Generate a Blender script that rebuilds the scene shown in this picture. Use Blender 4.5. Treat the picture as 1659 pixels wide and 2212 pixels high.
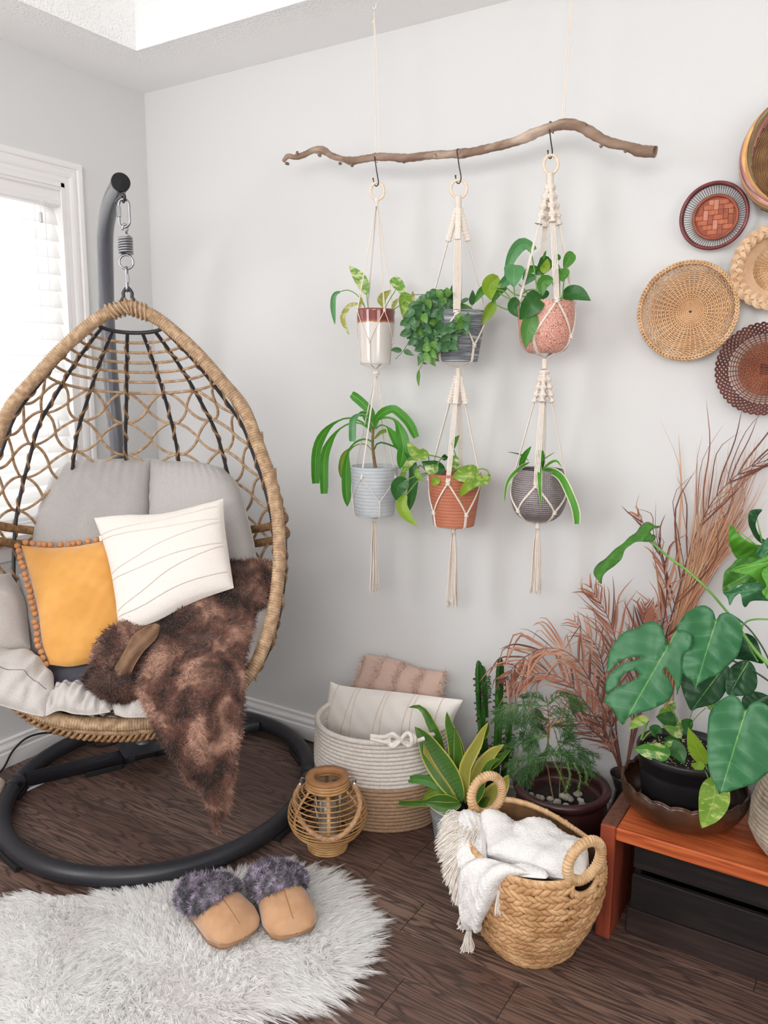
import bpy, math, random
import numpy as np
from math import sin, cos, pi, radians, sqrt
from mathutils import Vector, Matrix, noise
random.seed(7); RNG = np.random.default_rng(7)
for o in list(bpy.data.objects): bpy.data.objects.remove(o)
SC = bpy.context.scene
COL = SC.collection

# ---------------- camera ----------------
YAW, PITCH, ROLL, FPX = -.5604, -.168, .0074, 1748.38
CAM = np.array([2.6251, -2.3852, 1.4161]); IW, IH = 1659, 2212
_f = np.array([sin(YAW)*cos(PITCH), cos(YAW)*cos(PITCH), sin(PITCH)])
_r = np.cross(_f, [0, 0, 1]); _r /= np.linalg.norm(_r); _u = np.cross(_r, _f)
CR = _r*cos(ROLL)+_u*sin(ROLL); CU = -_r*sin(ROLL)+_u*cos(ROLL); CF = _f
cd = bpy.data.cameras.new('camera'); cam = bpy.data.objects.new('camera', cd); COL.objects.link(cam)
cd.sensor_fit = 'VERTICAL'; cd.sensor_height = 36; cd.sensor_width = 27; cd.lens = FPX*36/IH
cd.clip_start = .05; cd.clip_end = 60
M = Matrix(((CR[0], CU[0], -CF[0], CAM[0]), (CR[1], CU[1], -CF[1], CAM[1]), (CR[2], CU[2], -CF[2], CAM[2]), (0, 0, 0, 1)))
cam.matrix_world = M
SC.camera = cam

# ---------------- light and exposure ----------------
SC.view_settings.view_transform = 'Standard'; SC.view_settings.look = 'None'
SC.view_settings.exposure = EXPO = 0.18; SC.view_settings.gamma = 1; SC.view_settings.use_curve_mapping = False
w = bpy.data.worlds.new('sky'); SC.world = w; w.use_nodes = True
bg = w.node_tree.nodes['Background']; bg.inputs[0].default_value = (.97, .98, 1, 1); bg.inputs[1].default_value = 1.7
def area(name, loc, target, sx, sy, power, col=(1, 1, 1), spread=180):
    l = bpy.data.lights.new(name, 'AREA'); l.shape = 'RECTANGLE'; l.size = sx; l.size_y = sy; l.energy = power; l.color = col
    l.spread = radians(spread)
    o = bpy.data.objects.new(name, l); COL.objects.link(o); o.location = loc
    d = Vector(target)-Vector(loc); o.rotation_euler = d.to_track_quat('-Z', 'Y').to_euler(); return o
area('daylight_left_window', (-.45, -1.2, 1.75), (1.2, -1.0, 1.75), 1.6, 1.5, 62, (.98, .985, 1))
area('fill_left', (.06, -2.95, 1.7), (1.8, -1.1, 1.0), 1.7, 1.4, 48, (.99, .99, 1))  # added fill lamp out of view, brightening rug and walls from the left
area('fill_rear', (2.4, -4.25, 2.0), (1.6, -2.3, 2.9), 2.4, .9, 84, (1, .985, .965))  # added fill lamp behind the camera, aimed up to brighten the ceiling
area('fill_side', (4.4, -2.6, 1.7), (2.2, -1.2, 2.2), 1.6, 1.3, 26, (1, .985, .965))  # added fill lamp on the right; the wall has no window there
SC.cycles.max_bounces = 8; SC.cycles.diffuse_bounces = 5; SC.cycles.transparent_max_bounces = 12
SC.cycles.transmission_bounces = 6; SC.cycles.sample_clamp_indirect = 6

# ---------------- pixel -> point on a known plane / depth ----------------
def ray(x, y): return CF+CR*(x-IW/2)/FPX-CU*(y-IH/2)/FPX
def atz(x, y, z): d = ray(x, y); return CAM+d*(z-CAM[2])/d[2]
def aty(x, y, v): d = ray(x, y); return CAM+d*(v-CAM[1])/d[1]
def atx(x, y, v): d = ray(x, y); return CAM+d*(v-CAM[0])/d[0]
def atd(x, y, t): return CAM+ray(x, y)*t
def depth(p): return float((np.array(p)-CAM)@CF)
def mpp(p): return depth(p)/FPX       # metres per pixel there

# ---------------- small maths ----------------
def unit(v): v = np.array(v, float); return v/(np.linalg.norm(v)+1e-12)
def cr(P, n, closed=False):
    """Catmull-Rom through P, n samples, spaced by chord length"""
    P = np.array(P, float)
    if len(P) == 2 and not closed:
        t = np.linspace(0, 1, n)[:, None]; return P[0]*(1-t)+P[1]*t
    Q = np.vstack([P[-1], P, P[0], P[1]]) if closed else np.vstack([2*P[0]-P[1], P, 2*P[-1]-P[-2]])
    m = len(P) if closed else len(P)-1
    k = 14; out = []
    for i in range(m):
        p0, p1, p2, p3 = Q[i], Q[i+1], Q[i+2], Q[i+3]
        t = np.linspace(0, 1, k, endpoint=False)[:, None]
        out.append(.5*((2*p1)+(-p0+p2)*t+(2*p0-5*p1+4*p2-p3)*t*t+(-p0+3*p1-3*p2+p3)*t**3))
    out.append((P[0] if closed else P[-1])[None]); A = np.vstack(out)
    L = np.r_[0, np.cumsum(np.linalg.norm(np.diff(A[:, :3] if A.shape[1] >= 3 else A, axis=0), axis=1))]
    s = np.linspace(0, L[-1], n+1)[:-1] if closed else np.linspace(0, L[-1], n)
    return np.stack([np.interp(s, L, A[:, j]) for j in range(A.shape[1])], 1)
def frames(P, closed=False, up=None):
    m = len(P)
    T = np.roll(P, -1, 0)-np.roll(P, 1, 0) if closed else np.gradient(P, axis=0)
    T /= np.linalg.norm(T, axis=1)[:, None]+1e-12
    N = np.zeros_like(P); a = np.array(up if up is not None else ([0, 0, 1] if abs(T[0][2]) < .9 else [1, 0, 0]), float)
    n = a-T[0]*(a@T[0]); n /= np.linalg.norm(n)+1e-12; N[0] = n
    for i in range(1, m):
        n = n-T[i]*(n@T[i]); l = np.linalg.norm(n)
        n = n/l if l > 1e-9 else N[i-1]; N[i] = n
    if closed:
        e = N[-1]-T[0]*(N[-1]@T[0]); e /= np.linalg.norm(e); B0 = np.cross(T[0], N[0])
        ang = math.atan2(e@B0, e@N[0])
        for i in range(m):
            th = -ang*i/m; B = np.cross(T[i], N[i]); N[i] = N[i]*cos(th)+B*sin(th)
    return T, N, np.cross(T, N)
def sstep(a, b, x): t = np.clip((x-a)/(b-a), 0, 1); return t*t*(3-2*t)
_ph = RNG.uniform(0, 6.28, (4, 3)); 
def wob(P, freq=1., seed=0):
    """cheap smooth pseudo-noise in -1..1 over points P(...,3)"""
    P = np.asarray(P)*freq; s = seed*1.7
    return (np.sin(P[..., 0]*1.0+P[..., 1]*1.7+s+1.3)*np.sin(P[..., 1]*1.3-P[..., 2]*1.1+s*2+.4)
            + .6*np.sin(P[..., 0]*2.3-P[..., 2]*2.1+s*3)*np.sin(P[..., 1]*2.9+P[..., 0]*.7+s)
            + .4*np.sin(P[..., 2]*4.3+P[..., 0]*3.9+s*1.3)*np.sin(P[..., 1]*4.7+s))/2

# ---------------- mesh building ----------------
ORG = {}
def props(o, label=None, cat=None, group=None, kind=None):
    if label: o['label'] = label
    if cat: o['category'] = cat
    if group: o['group'] = group
    if kind: o['kind'] = kind
    return o
def thing(name, label, cat, loc=(0, 0, 0), group=None, kind=None):
    o = bpy.data.objects.new(name, None); COL.objects.link(o); o.empty_display_size = .05
    o.location = loc; ORG[o.name] = np.array(loc, float); return props(o, label, cat, group, kind)
class MB:
    def __init__(s): s.V = []; s.F = []; s.U = []; s.n = 0
    def add(s, V, F, U=None):
        V = np.asarray(V, float).reshape(-1, 3)
        if isinstance(F, np.ndarray): s.F.append(F+s.n)
        elif len(F):
            for k in (3, 4):
                q = [f for f in F if len(f) == k]
                if q: s.F.append(np.array(q)+s.n)
            for f in F:
                if len(f) > 4: s.F.append(np.array([f])+s.n)
        s.V.append(V); s.U.append(np.zeros((len(V), 2)) if U is None else np.asarray(U, float).reshape(-1, 2)); s.n += len(V)
        return s
    def grid(s, P, U=None, wu=False, wv=False):
        a, b = P.shape[:2]; I = np.arange(a*b).reshape(a, b)
        if wu: I = np.vstack([I, I[:1]])
        if wv: I = np.hstack([I, I[:, :1]])
        F = np.stack([I[:-1, :-1], I[1:, :-1], I[1:, 1:], I[:-1, 1:]], -1).reshape(-1, 4)
        if U is None:
            uu, vv = np.meshgrid(np.linspace(0, 1, a), np.linspace(0, 1, b), indexing='ij'); U = np.stack([uu, vv], -1)
        return s.add(P.reshape(-1, 3), F, U)
    def tube(s, P, r, n=8, closed=False, cap=True, up=None, ru=None):
        """ru: optional function (i_frac array, theta array)-> radius multiplier (m,n)"""
        P = np.asarray(P, float); m = len(P); T, N, B = frames(P, closed, up)
        r = np.broadcast_to(np.asarray(r, float), (m,))[:, None]*np.ones((1, n))
        th = np.arange(n)*2*pi/n
        if ru is not None: r = r*ru(np.arange(m)[:, None], th[None])
        Q = P[:, None]+r[..., None]*(N[:, None]*np.cos(th)[None, :, None]+B[:, None]*np.sin(th)[None, :, None])
        L = np.r_[0, np.cumsum(np.linalg.norm(np.diff(P, axis=0), axis=1))]
        U = np.stack(np.broadcast_arrays(L[:, None], (th/2/pi)[None]), -1)
        k = s.n; s.grid(Q, U, wu=closed, wv=True)
        if cap and not closed:
            for i, sg in ((0, 1), (m-1, -1)):
                c = s.n; s.add([P[i]-T[i]*r[i, 0]*.25*sg], [])
                ring = k+i*n+np.arange(n); nx = np.roll(ring, -1)
                tri = np.stack([np.full(n, c), nx, ring] if sg > 0 else [np.full(n, c), ring, nx], 1)
                s.F.append(tri)
        return s
    def box(s, c, size, R=None, bev=0):
        c = np.array(c, float); h = np.array(size, float)/2
        if bev:
            V = []
            for sx in (-1, 1):
                for sy in (-1, 1):
                    for sz in (-1, 1):
                        for k in range(3):
                            q = np.array([sx, sy, sz])*h; q2 = np.array([sx, sy, sz])*(h-bev); q2[k] = q[k]; V.append(q2)
            V = np.array(V); ix = lambda x, y, z, k: ((x*2+y)*2+z)*3+k
            F = []
            for k in range(3):
                for sg in (0, 1):
                    o = [(0, 0), (1, 0), (1, 1), (0, 1)]; f = []
                    for a, b in o:
                        t = [a, b]; t.insert(k, sg); f.append(ix(*t, k))
                    F.append(f if (sg == 1) == (k != 1) else f[::-1])
            for k in range(3):
                i, j = [q for q in range(3) if q != k]
                for a in (0, 1):
                    for b in (0, 1):
                        t0 = [0, 0, 0]; t0[i] = a; t0[j] = b; t1 = list(t0); t1[k] = 1
                        F.append([ix(*t0, i), ix(*t0, j), ix(*t1, j), ix(*t1, i)])
            for x in (0, 1):
                for y in (0, 1):
                    for z in (0, 1): F.append([ix(x, y, z, 0), ix(x, y, z, 1), ix(x, y, z, 2)])
        else:
            V = np.array([[x, y, z] for x in (-1, 1) for y in (-1, 1) for z in (-1, 1)])*h
            F = [[0, 1, 3, 2], [4, 6, 7, 5], [0, 4, 5, 1], [2, 3, 7, 6], [0, 2, 6, 4], [1, 5, 7, 3]]
        if R is not None: V = V@np.array(R).T
        U = (V[:, :2]+V[:, 2:3]) if len(V) else None
        return s.add(V+c, F, U)
    def lathe(s, prof, n=32, c=(0, 0, 0), R=None, ru=None, cap=False, arc=None):
        prof = np.array(prof, float); th = np.arange(n)*2*pi/n
        r = prof[:, :1]*np.ones((1, n)); z = prof[:, 1:2]*np.ones((1, n))
        if ru is not None: r, z = ru(r, z, th[None]*np.ones_like(r))
        Q = np.stack([r*np.cos(th), r*np.sin(th), z], -1)
        if R is not None: Q = Q@np.array(R).T
        uu, vv = np.meshgrid(np.linspace(0, 1, len(prof)), th/2/pi, indexing='ij')
        return s.grid(Q+np.array(c), np.stack([vv, uu], -1), wv=True)
    def ball(s, c, r, n=10, m=7, sc=(1, 1, 1), R=None, noisef=0, amp=0, seed=0):
        ph = np.linspace(0, pi, m)
        th = np.arange(n)*2*pi/n
        Q = np.stack([np.sin(ph)[:, None]*np.cos(th), np.sin(ph)[:, None]*np.sin(th), np.cos(ph)[:, None]*np.ones(n)], -1)
        if amp: Q = Q*(1+amp*wob(Q, noisef, seed))[..., None]
        Q = Q*r*np.array(sc)
        if R is not None: Q = Q@np.array(R).T
        return s.grid(Q+np.array(c), wv=True)
    def build(s, name, mat, parent=None, smooth=True, kind=None, label=None, loc=None, cat=None, group=None, solid=0, sub=0, off=0., normals=None):
        V = np.vstack(s.V); U = np.vstack(s.U)
        if parent is not None: org = ORG[parent.name]
        elif loc is not None: org = np.array(loc, float)
        else: org = np.array([(V[:, 0].min()+V[:, 0].max())/2, (V[:, 1].min()+V[:, 1].max())/2, V[:, 2].min()])
        me = bpy.data.meshes.new(name); me.vertices.add(len(V)); me.vertices.foreach_set('co', (V-org).astype(np.float32).ravel())
        cnt = np.concatenate([np.full(len(f), f.shape[1]) for f in s.F]); li = np.concatenate([f.ravel() for f in s.F])
        me.loops.add(len(li)); me.loops.foreach_set('vertex_index', li.astype(np.int32))
        me.polygons.add(len(cnt)); me.polygons.foreach_set('loop_start', np.r_[0, np.cumsum(cnt)[:-1]].astype(np.int32))
        me.polygons.foreach_set('use_smooth', np.full(len(cnt), bool(smooth)))
        me.update(calc_edges=True); me.validate()
        if len(me.loops) == len(li):
            uv = me.uv_layers.new(name='UVMap'); uv.data.foreach_set('uv', U[li].astype(np.float32).ravel())
        me.materials.append(mat)
        if normals is not None and len(me.loops) == len(li): me.normals_split_custom_set_from_vertices(normals.astype(np.float32).tolist())
        o = bpy.data.objects.new(name, me); COL.objects.link(o)
        ORG[o.name] = org
        if parent is not None: o.parent = parent
        else: o.location = org
        if solid:
            md = o.modifiers.new('solid', 'SOLIDIFY'); md.thickness = solid; md.offset = off
        if sub:
            md = o.modifiers.new('sub', 'SUBSURF'); md.levels = sub; md.render_levels = sub
        return props(o, label, cat, group, kind)
def share(o, parent=None, loc=None, rot=None, scale=None, label=None):
    """copy of an object sharing its mesh, for alike parts"""
    c = o.copy(); COL.objects.link(c); c.parent = parent if parent is not None else o.parent
    if loc is not None: c.location = loc
    if rot is not None: c.rotation_euler = rot
    if scale is not None: c.scale = scale
    ORG[c.name] = ORG[o.name]
    return c

# ---------------- materials ----------------
def _nd(nt, t, **k):
    n = nt.nodes.new(t)
    for a, b in k.items(): setattr(n, a, b)
    return n
def srgb(h):
    if isinstance(h, str):
        c = [int(h[i:i+2], 16)/255 for i in (0, 2, 4)]
        return tuple(((x/12.92) if x <= .04045 else ((x+.055)/1.055)**2.4) for x in c)+(1,)
    return tuple(h)+(1,) if len(h) == 3 else h
def mat(name, c1, c2=None, c3=None, scale=10, rough=.6, spec=.4, bump=0, bscale=None, metal=0, sheen=0, trans=0, stretch=(1, 1, 1),
        coord='Object', detail=4, ramp=(.35, .65), tcol=None, alpha=None, coat=0, kind='noise', distort=0, bdist=.01):
    m = bpy.data.materials.new(name); m.use_nodes = True; nt = m.node_tree; b = nt.nodes['Principled BSDF']; L = nt.links.new
    b.inputs['Roughness'].default_value = rough; b.inputs['Specular IOR Level'].default_value = spec; b.inputs['Metallic'].default_value = metal
    b.inputs['Sheen Weight'].default_value = sheen; b.inputs['Coat Weight'].default_value = coat
    b.inputs['Base Color'].default_value = srgb(c1)
    tc = _nd(nt, 'ShaderNodeTexCoord'); mp = _nd(nt, 'ShaderNodeMapping'); mp.inputs['Scale'].default_value = stretch
    L(tc.outputs[coord], mp.inputs[0])
    if kind == 'wave':
        nz = _nd(nt, 'ShaderNodeTexWave'); nz.inputs['Distortion'].default_value = distort; nz.inputs['Detail'].default_value = detail
    elif kind == 'voronoi': nz = _nd(nt, 'ShaderNodeTexVoronoi')
    else:
        nz = _nd(nt, 'ShaderNodeTexNoise'); nz.inputs['Detail'].default_value = detail; nz.inputs['Distortion'].default_value = distort
    nz.inputs['Scale'].default_value = scale; L(mp.outputs[0], nz.inputs['Vector'])
    out = nz.outputs['Fac'] if kind != 'voronoi' else nz.outputs['Distance']
    if c2 is not None:
        rp = _nd(nt, 'ShaderNodeValToRGB'); e = rp.color_ramp.elements; e[0].position, e[1].position = ramp
        e[0].color = srgb(c1); e[1].color = srgb(c2)
        if c3 is not None: q = e.new((ramp[0]+ramp[1])/2); q.color = srgb(c3)
        L(out, rp.inputs[0]); L(rp.outputs[0], b.inputs['Base Color'])
    if bump:
        bp = _nd(nt, 'ShaderNodeBump'); bp.inputs['Strength'].default_value = bump; bp.inputs['Distance'].default_value = bdist
        n2 = _nd(nt, 'ShaderNodeTexNoise'); n2.inputs['Scale'].default_value = bscale or scale; n2.inputs['Detail'].default_value = 5
        L(mp.outputs[0], n2.inputs['Vector']); L(n2.outputs['Fac'], bp.inputs['Height']); L(bp.outputs[0], b.inputs['Normal'])
    if trans:
        t = _nd(nt, 'ShaderNodeBsdfTranslucent'); t.inputs[0].default_value = srgb(tcol or c1); mx = _nd(nt, 'ShaderNodeMixShader')
        mx.inputs[0].default_value = trans; L(b.outputs[0], mx.inputs[1]); L(t.outputs[0], mx.inputs[2])
        L(mx.outputs[0], nt.nodes['Material Output'].inputs[0])
    return m
def leafmat(name, dark, light, vein, edge=None, ew=(.68, .8), var=0, vcol=None, rough=.38, tr=.28, lat=7, latk=1.2, spec=.5, vw=.035, lats=.35):
    """leaf shader on UV: u along the midrib, v across (0..1)"""
    m = bpy.data.materials.new(name); m.use_nodes = True; nt = m.node_tree; b = nt.nodes['Principled BSDF']; L = nt.links.new
    b.inputs['Roughness'].default_value = rough; b.inputs['Specular IOR Level'].default_value = spec
    tc = _nd(nt, 'ShaderNodeTexCoord'); sp = _nd(nt, 'ShaderNodeSeparateXYZ'); L(tc.outputs['UV'], sp.inputs[0])
    def mth(op, a, bb=None, c=None):
        n = _nd(nt, 'ShaderNodeMath', operation=op)
        for i, x in enumerate((a, bb, c)):
            if x is None: continue
            if isinstance(x, (int, float)): n.inputs[i].default_value = x
            else: L(x, n.inputs[i])
        return n.outputs[0]
    d = mth('ABSOLUTE', mth('MULTIPLY', mth('SUBTRACT', sp.outputs[1], .5), 2.))
    nz = _nd(nt, 'ShaderNodeTexNoise'); nz.inputs['Scale'].default_value = 30; nz.inputs['Detail'].default_value = 3; L(tc.outputs['Object'], nz.inputs['Vector'])
    mix = _nd(nt, 'ShaderNodeMix', data_type='RGBA'); mix.inputs[6].default_value = srgb(dark); mix.inputs[7].default_value = srgb(light); L(nz.outputs['Fac'], mix.inputs[0])
    col = mix.outputs[2]
    if var:
        n3 = _nd(nt, 'ShaderNodeTexNoise'); n3.inputs['Scale'].default_value = 3.5; n3.inputs['Detail'].default_value = 6; n3.inputs['Distortion'].default_value = .6
        mp = _nd(nt, 'ShaderNodeMapping'); mp.inputs['Scale'].default_value = (8, 26, 20); L(tc.outputs['Object'], mp.inputs[0]); L(mp.outputs[0], n3.inputs['Vector'])
        rp = _nd(nt, 'ShaderNodeValToRGB'); rp.color_ramp.elements[0].position = .62-var*.25; rp.color_ramp.elements[1].position = .70-var*.2; L(n3.outputs['Fac'], rp.inputs[0])
        m2 = _nd(nt, 'ShaderNodeMix', data_type='RGBA'); m2.inputs[7].default_value = srgb(vcol); L(col, m2.inputs[6]); L(rp.outputs[0], m2.inputs[0]); col = m2.outputs[2]
    if edge is not None:
        e = _nd(nt, 'ShaderNodeMapRange'); e.inputs[1].default_value = ew[0]; e.inputs[2].default_value = ew[1]; L(d, e.inputs[0])
        m3 = _nd(nt, 'ShaderNodeMix', data_type='RGBA'); m3.inputs[7].default_value = srgb(edge); L(col, m3.inputs[6]); L(e.outputs[0], m3.inputs[0]); col = m3.outputs[2]
    # midrib + laterals
    mr = _nd(nt, 'ShaderNodeMapRange'); mr.inputs[1].default_value = 0; mr.inputs[2].default_value = vw; mr.inputs[3].default_value = .85; mr.inputs[4].default_value = 0; L(d, mr.inputs[0])
    lt = mth('FRACT', mth('SUBTRACT', mth('MULTIPLY', sp.outputs[0], lat), mth('MULTIPLY', d, latk)))
    lv = _nd(nt, 'ShaderNodeMapRange'); lv.inputs[1].default_value = 0; lv.inputs[2].default_value = .10; lv.inputs[3].default_value = lats if lat else 0; lv.inputs[4].default_value = 0; L(lt, lv.inputs[0])
    tot = mth('MAXIMUM', mr.outputs[0], lv.outputs[0])
    m4 = _nd(nt, 'ShaderNodeMix', data_type='RGBA'); m4.inputs[7].default_value = srgb(vein); L(col, m4.inputs[6]); L(tot, m4.inputs[0]); col = m4.outputs[2]
    L(col, b.inputs['Base Color'])
    bp = _nd(nt, 'ShaderNodeBump'); bp.inputs['Strength'].default_value = .25; bp.inputs['Distance'].default_value = .004; bp.invert = True; L(tot, bp.inputs['Height']); L(bp.outputs[0], b.inputs['Normal'])
    t = _nd(nt, 'ShaderNodeBsdfTranslucent'); L(col, t.inputs[0]); mx = _nd(nt, 'ShaderNodeMixShader'); mx.inputs[0].default_value = tr
    L(b.outputs[0], mx.inputs[1]); L(t.outputs[0], mx.inputs[2]); L(mx.outputs[0], nt.nodes['Material Output'].inputs[0])
    return m
# =====================================================================
#                              ROOM
# =====================================================================
HC = 2.5
M_wall = mat('wall_paint', 'd9d9d9', rough=.85, spec=.15, bump=.08, bscale=160, bdist=.002)
M_trim = mat('trim_paint', 'eceaea', rough=.35, spec=.4)
def ceiling_mat():
    m = mat('popcorn_ceiling', 'fbfbfb', rough=.95, spec=.1); nt = m.node_tree; L = nt.links.new; b = nt.nodes['Principled BSDF']
    tc = _nd(nt, 'ShaderNodeTexCoord'); vo = _nd(nt, 'ShaderNodeTexVoronoi'); vo.inputs['Scale'].default_value = 130
    nz = _nd(nt, 'ShaderNodeTexNoise'); nz.inputs['Scale'].default_value = 90; nz.inputs['Detail'].default_value = 4
    L(tc.outputs['Object'], vo.inputs['Vector']); L(tc.outputs['Object'], nz.inputs['Vector'])
    sp = _nd(nt, 'ShaderNodeSeparateXYZ'); L(tc.outputs['Object'], sp.inputs[0])
    ng = _nd(nt, 'ShaderNodeMath', operation='MULTIPLY'); ng.inputs[1].default_value = -1; L(sp.outputs[1], ng.inputs[0])
    mn = _nd(nt, 'ShaderNodeMath', operation='MINIMUM'); L(sp.outputs[0], mn.inputs[0]); L(ng.outputs[0], mn.inputs[1])
    mr = _nd(nt, 'ShaderNodeMapRange'); mr.inputs[1].default_value = .12; mr.inputs[2].default_value = .30; L(mn.outputs[0], mr.inputs[0])
    mu = _nd(nt, 'ShaderNodeMath', operation='MULTIPLY'); L(nz.outputs['Fac'], mu.inputs[0]); L(vo.outputs['Distance'], mu.inputs[1])
    m2 = _nd(nt, 'ShaderNodeMath', operation='MULTIPLY'); L(mu.outputs[0], m2.inputs[0]); L(mr.outputs[0], m2.inputs[1])
    bp = _nd(nt, 'ShaderNodeBump'); bp.inputs['Strength'].default_value = .7; bp.inputs['Distance'].default_value = .009; bp.invert = True
    L(m2.outputs[0], bp.inputs['Height']); L(bp.outputs[0], b.inputs['Normal']); return m
M_ceil = ceiling_mat()
XR, YF, TH = 4.6, -4.4, .12
def struct(mb, name, m, **k): return mb.build(name, m, loc=(0, 0, 0), smooth=k.pop('smooth', False), kind='structure', **k)
mb = MB(); mb.box((XR/2, TH/2, HC/2+.2), (XR+2*TH, TH, HC+.5)); struct(mb, 'wall_back', M_wall)
# left wall with the window opening
WY0, WY1, WZ0, WZ1 = -1.75, -.405, .86, 2.085
mb = MB()
for (y0, y1, z0, z1) in ((WY1, 0, -.05, HC+.4), (YF, WY0, -.05, HC+.4), (WY0, WY1, -.05, WZ0), (WY0, WY1, WZ1, HC+.4)):
    mb.box((-TH/2, (y0+y1)/2, (z0+z1)/2), (TH, y1-y0, z1-z0))
struct(mb, 'wall_left', M_wall)
mb = MB(); mb.box((XR+TH/2, YF/2, HC/2+.2), (TH, -YF, HC+.5)); struct(mb, 'wall_right', M_wall)
mb = MB(); mb.box((XR/2, YF-TH/2, HC/2+.2), (XR+2*TH, TH, HC+.5)); struct(mb, 'wall_front', M_wall)
# ceiling: lower border, risers, raised field
mb = MB(); e = .312; zt = HC+.27
mb.box((XR/2, -e/2, HC+.15), (XR, e, .3)); mb.box((e/2, (YF-e)/2, HC+.15), (e, -YF-e, .3))
mb.box((XR/2, YF+.15, HC+.15), (XR, .3, .3)); mb.box((XR-.15, YF/2, HC+.15), (.3, -YF, .3))
mb.box((XR/2, YF/2, zt+.05), (XR, -YF, .1)); struct(mb, 'ceiling', M_ceil)

# ---- floor: every plank a part ----
def plank_mat():
    m = mat('dark_oak', '3a2a25', rough=.42, spec=.45); nt = m.node_tree; L = nt.links.new; b = nt.nodes['Principled BSDF']
    tc = _nd(nt, 'ShaderNodeTexCoord'); oi = _nd(nt, 'ShaderNodeObjectInfo')
    cx = _nd(nt, 'ShaderNodeCombineXYZ')
    for i, k in enumerate((7., 3., 5.)):
        mu = _nd(nt, 'ShaderNodeMath', operation='MULTIPLY'); mu.inputs[1].default_value = k; L(oi.outputs['Random'], mu.inputs[0]); L(mu.outputs[0], cx.inputs[i])
    ad = _nd(nt, 'ShaderNodeVectorMath', operation='ADD'); L(tc.outputs['Object'], ad.inputs[0]); L(cx.outputs[0], ad.inputs[1])
    mp = _nd(nt, 'ShaderNodeMapping'); mp.inputs['Scale'].default_value = (1.1, 9, 1); L(ad.outputs[0], mp.inputs[0])
    # cathedral grain: contour lines of a stretched noise
    n1 = _nd(nt, 'ShaderNodeTexNoise'); n1.inputs['Scale'].default_value = 1.3; n1.inputs['Detail'].default_value = 2; n1.inputs['Distortion'].default_value = .25; L(mp.outputs[0], n1.inputs['Vector'])
    mu = _nd(nt, 'ShaderNodeMath', operation='MULTIPLY'); mu.inputs[1].default_value = 16; L(n1.outputs['Fac'], mu.inputs[0])
    n2 = _nd(nt, 'ShaderNodeTexNoise'); n2.inputs['Scale'].default_value = 9; n2.inputs['Detail'].default_value = 5; L(mp.outputs[0], n2.inputs['Vector'])
    a2 = _nd(nt, 'ShaderNodeMath', operation='ADD'); L(mu.outputs[0], a2.inputs[0]); L(n2.outputs['Fac'], a2.inputs[1])
    fr = _nd(nt, 'ShaderNodeMath', operation='PINGPONG'); fr.inputs[1].default_value = .5; L(a2.outputs[0], fr.inputs[0])
    mr = _nd(nt, 'ShaderNodeMapRange'); mr.inputs[1].default_value = 0; mr.inputs[2].default_value = .22; L(fr.outputs[0], mr.inputs[0])
    mp3 = _nd(nt, 'ShaderNodeMapping'); mp3.inputs['Scale'].default_value = (6, 160, 1); L(ad.outputs[0], mp3.inputs[0])
    n3 = _nd(nt, 'ShaderNodeTexNoise'); n3.inputs['Scale'].default_value = 1; n3.inputs['Detail'].default_value = 4; L(mp3.outputs[0], n3.inputs['Vector'])
    r3 = _nd(nt, 'ShaderNodeMapRange'); r3.inputs[1].default_value = .38; r3.inputs[2].default_value = .55; L(n3.outputs['Fac'], r3.inputs[0])
    tone = _nd(nt, 'ShaderNodeMix', data_type='RGBA'); tone.inputs[6].default_value = srgb('6a5046'); tone.inputs[7].default_value = srgb('7e6458'); L(oi.outputs['Random'], tone.inputs[0])
    mA = _nd(nt, 'ShaderNodeMix', data_type='RGBA'); mA.inputs[6].default_value = srgb('382a27'); L(tone.outputs[2], mA.inputs[7]); L(mr.outputs[0], mA.inputs[0])
    mB = _nd(nt, 'ShaderNodeMix', data_type='RGBA'); mB.inputs[6].default_value = srgb('4a3a35'); L(mA.outputs[2], mB.inputs[7]); L(r3.outputs[0], mB.inputs[0])
    L(mB.outputs[2], b.inputs['Base Color'])
    bp = _nd(nt, 'ShaderNodeBump'); bp.inputs['Strength'].default_value = .35; bp.inputs['Distance'].default_value = .0015; L(mr.outputs[0], bp.inputs['Height']); L(bp.outputs[0], b.inputs['Normal'])
    rr = _nd(nt, 'ShaderNodeMapRange'); rr.inputs[3].default_value = .55; rr.inputs[4].default_value = .38; L(mr.outputs[0], rr.inputs[0]); L(rr.outputs[0], b.inputs['Roughness'])
    return m
M_plank = plank_mat(); M_seam = mat('floor_seam', '6b5848', rough=.8)
mb = MB(); mb.box((XR/2, YF/2, -.06), (XR, -YF, .1)); floor = struct(mb, 'floor', M_seam)
PW = .1355; y = -.494+PW*3; row = 0
rs = random.Random(5)
while y > YF:
    y1 = min(y, 0); y0 = y-PW
    if y1 <= 0 and y0 < 0:
        x = 0
        cut = rs.uniform(.35, 1.1)
        if y0 < -2.6: cut = XR
        while x < XR-.01:
            x1 = min(XR, cut)
            L_ = x1-x; b_ = MB(); b_.box((x+L_/2, (y1+y0)/2, -.007), (L_-.0012, (y1-y0)-.0014, .014), bev=.0008)
            o = b_.build('plank', M_plank, parent=floor, smooth=False)
            x = x1; cut = x+rs.uniform(.75, 1.5)
    y = y0; row += 1

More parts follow.
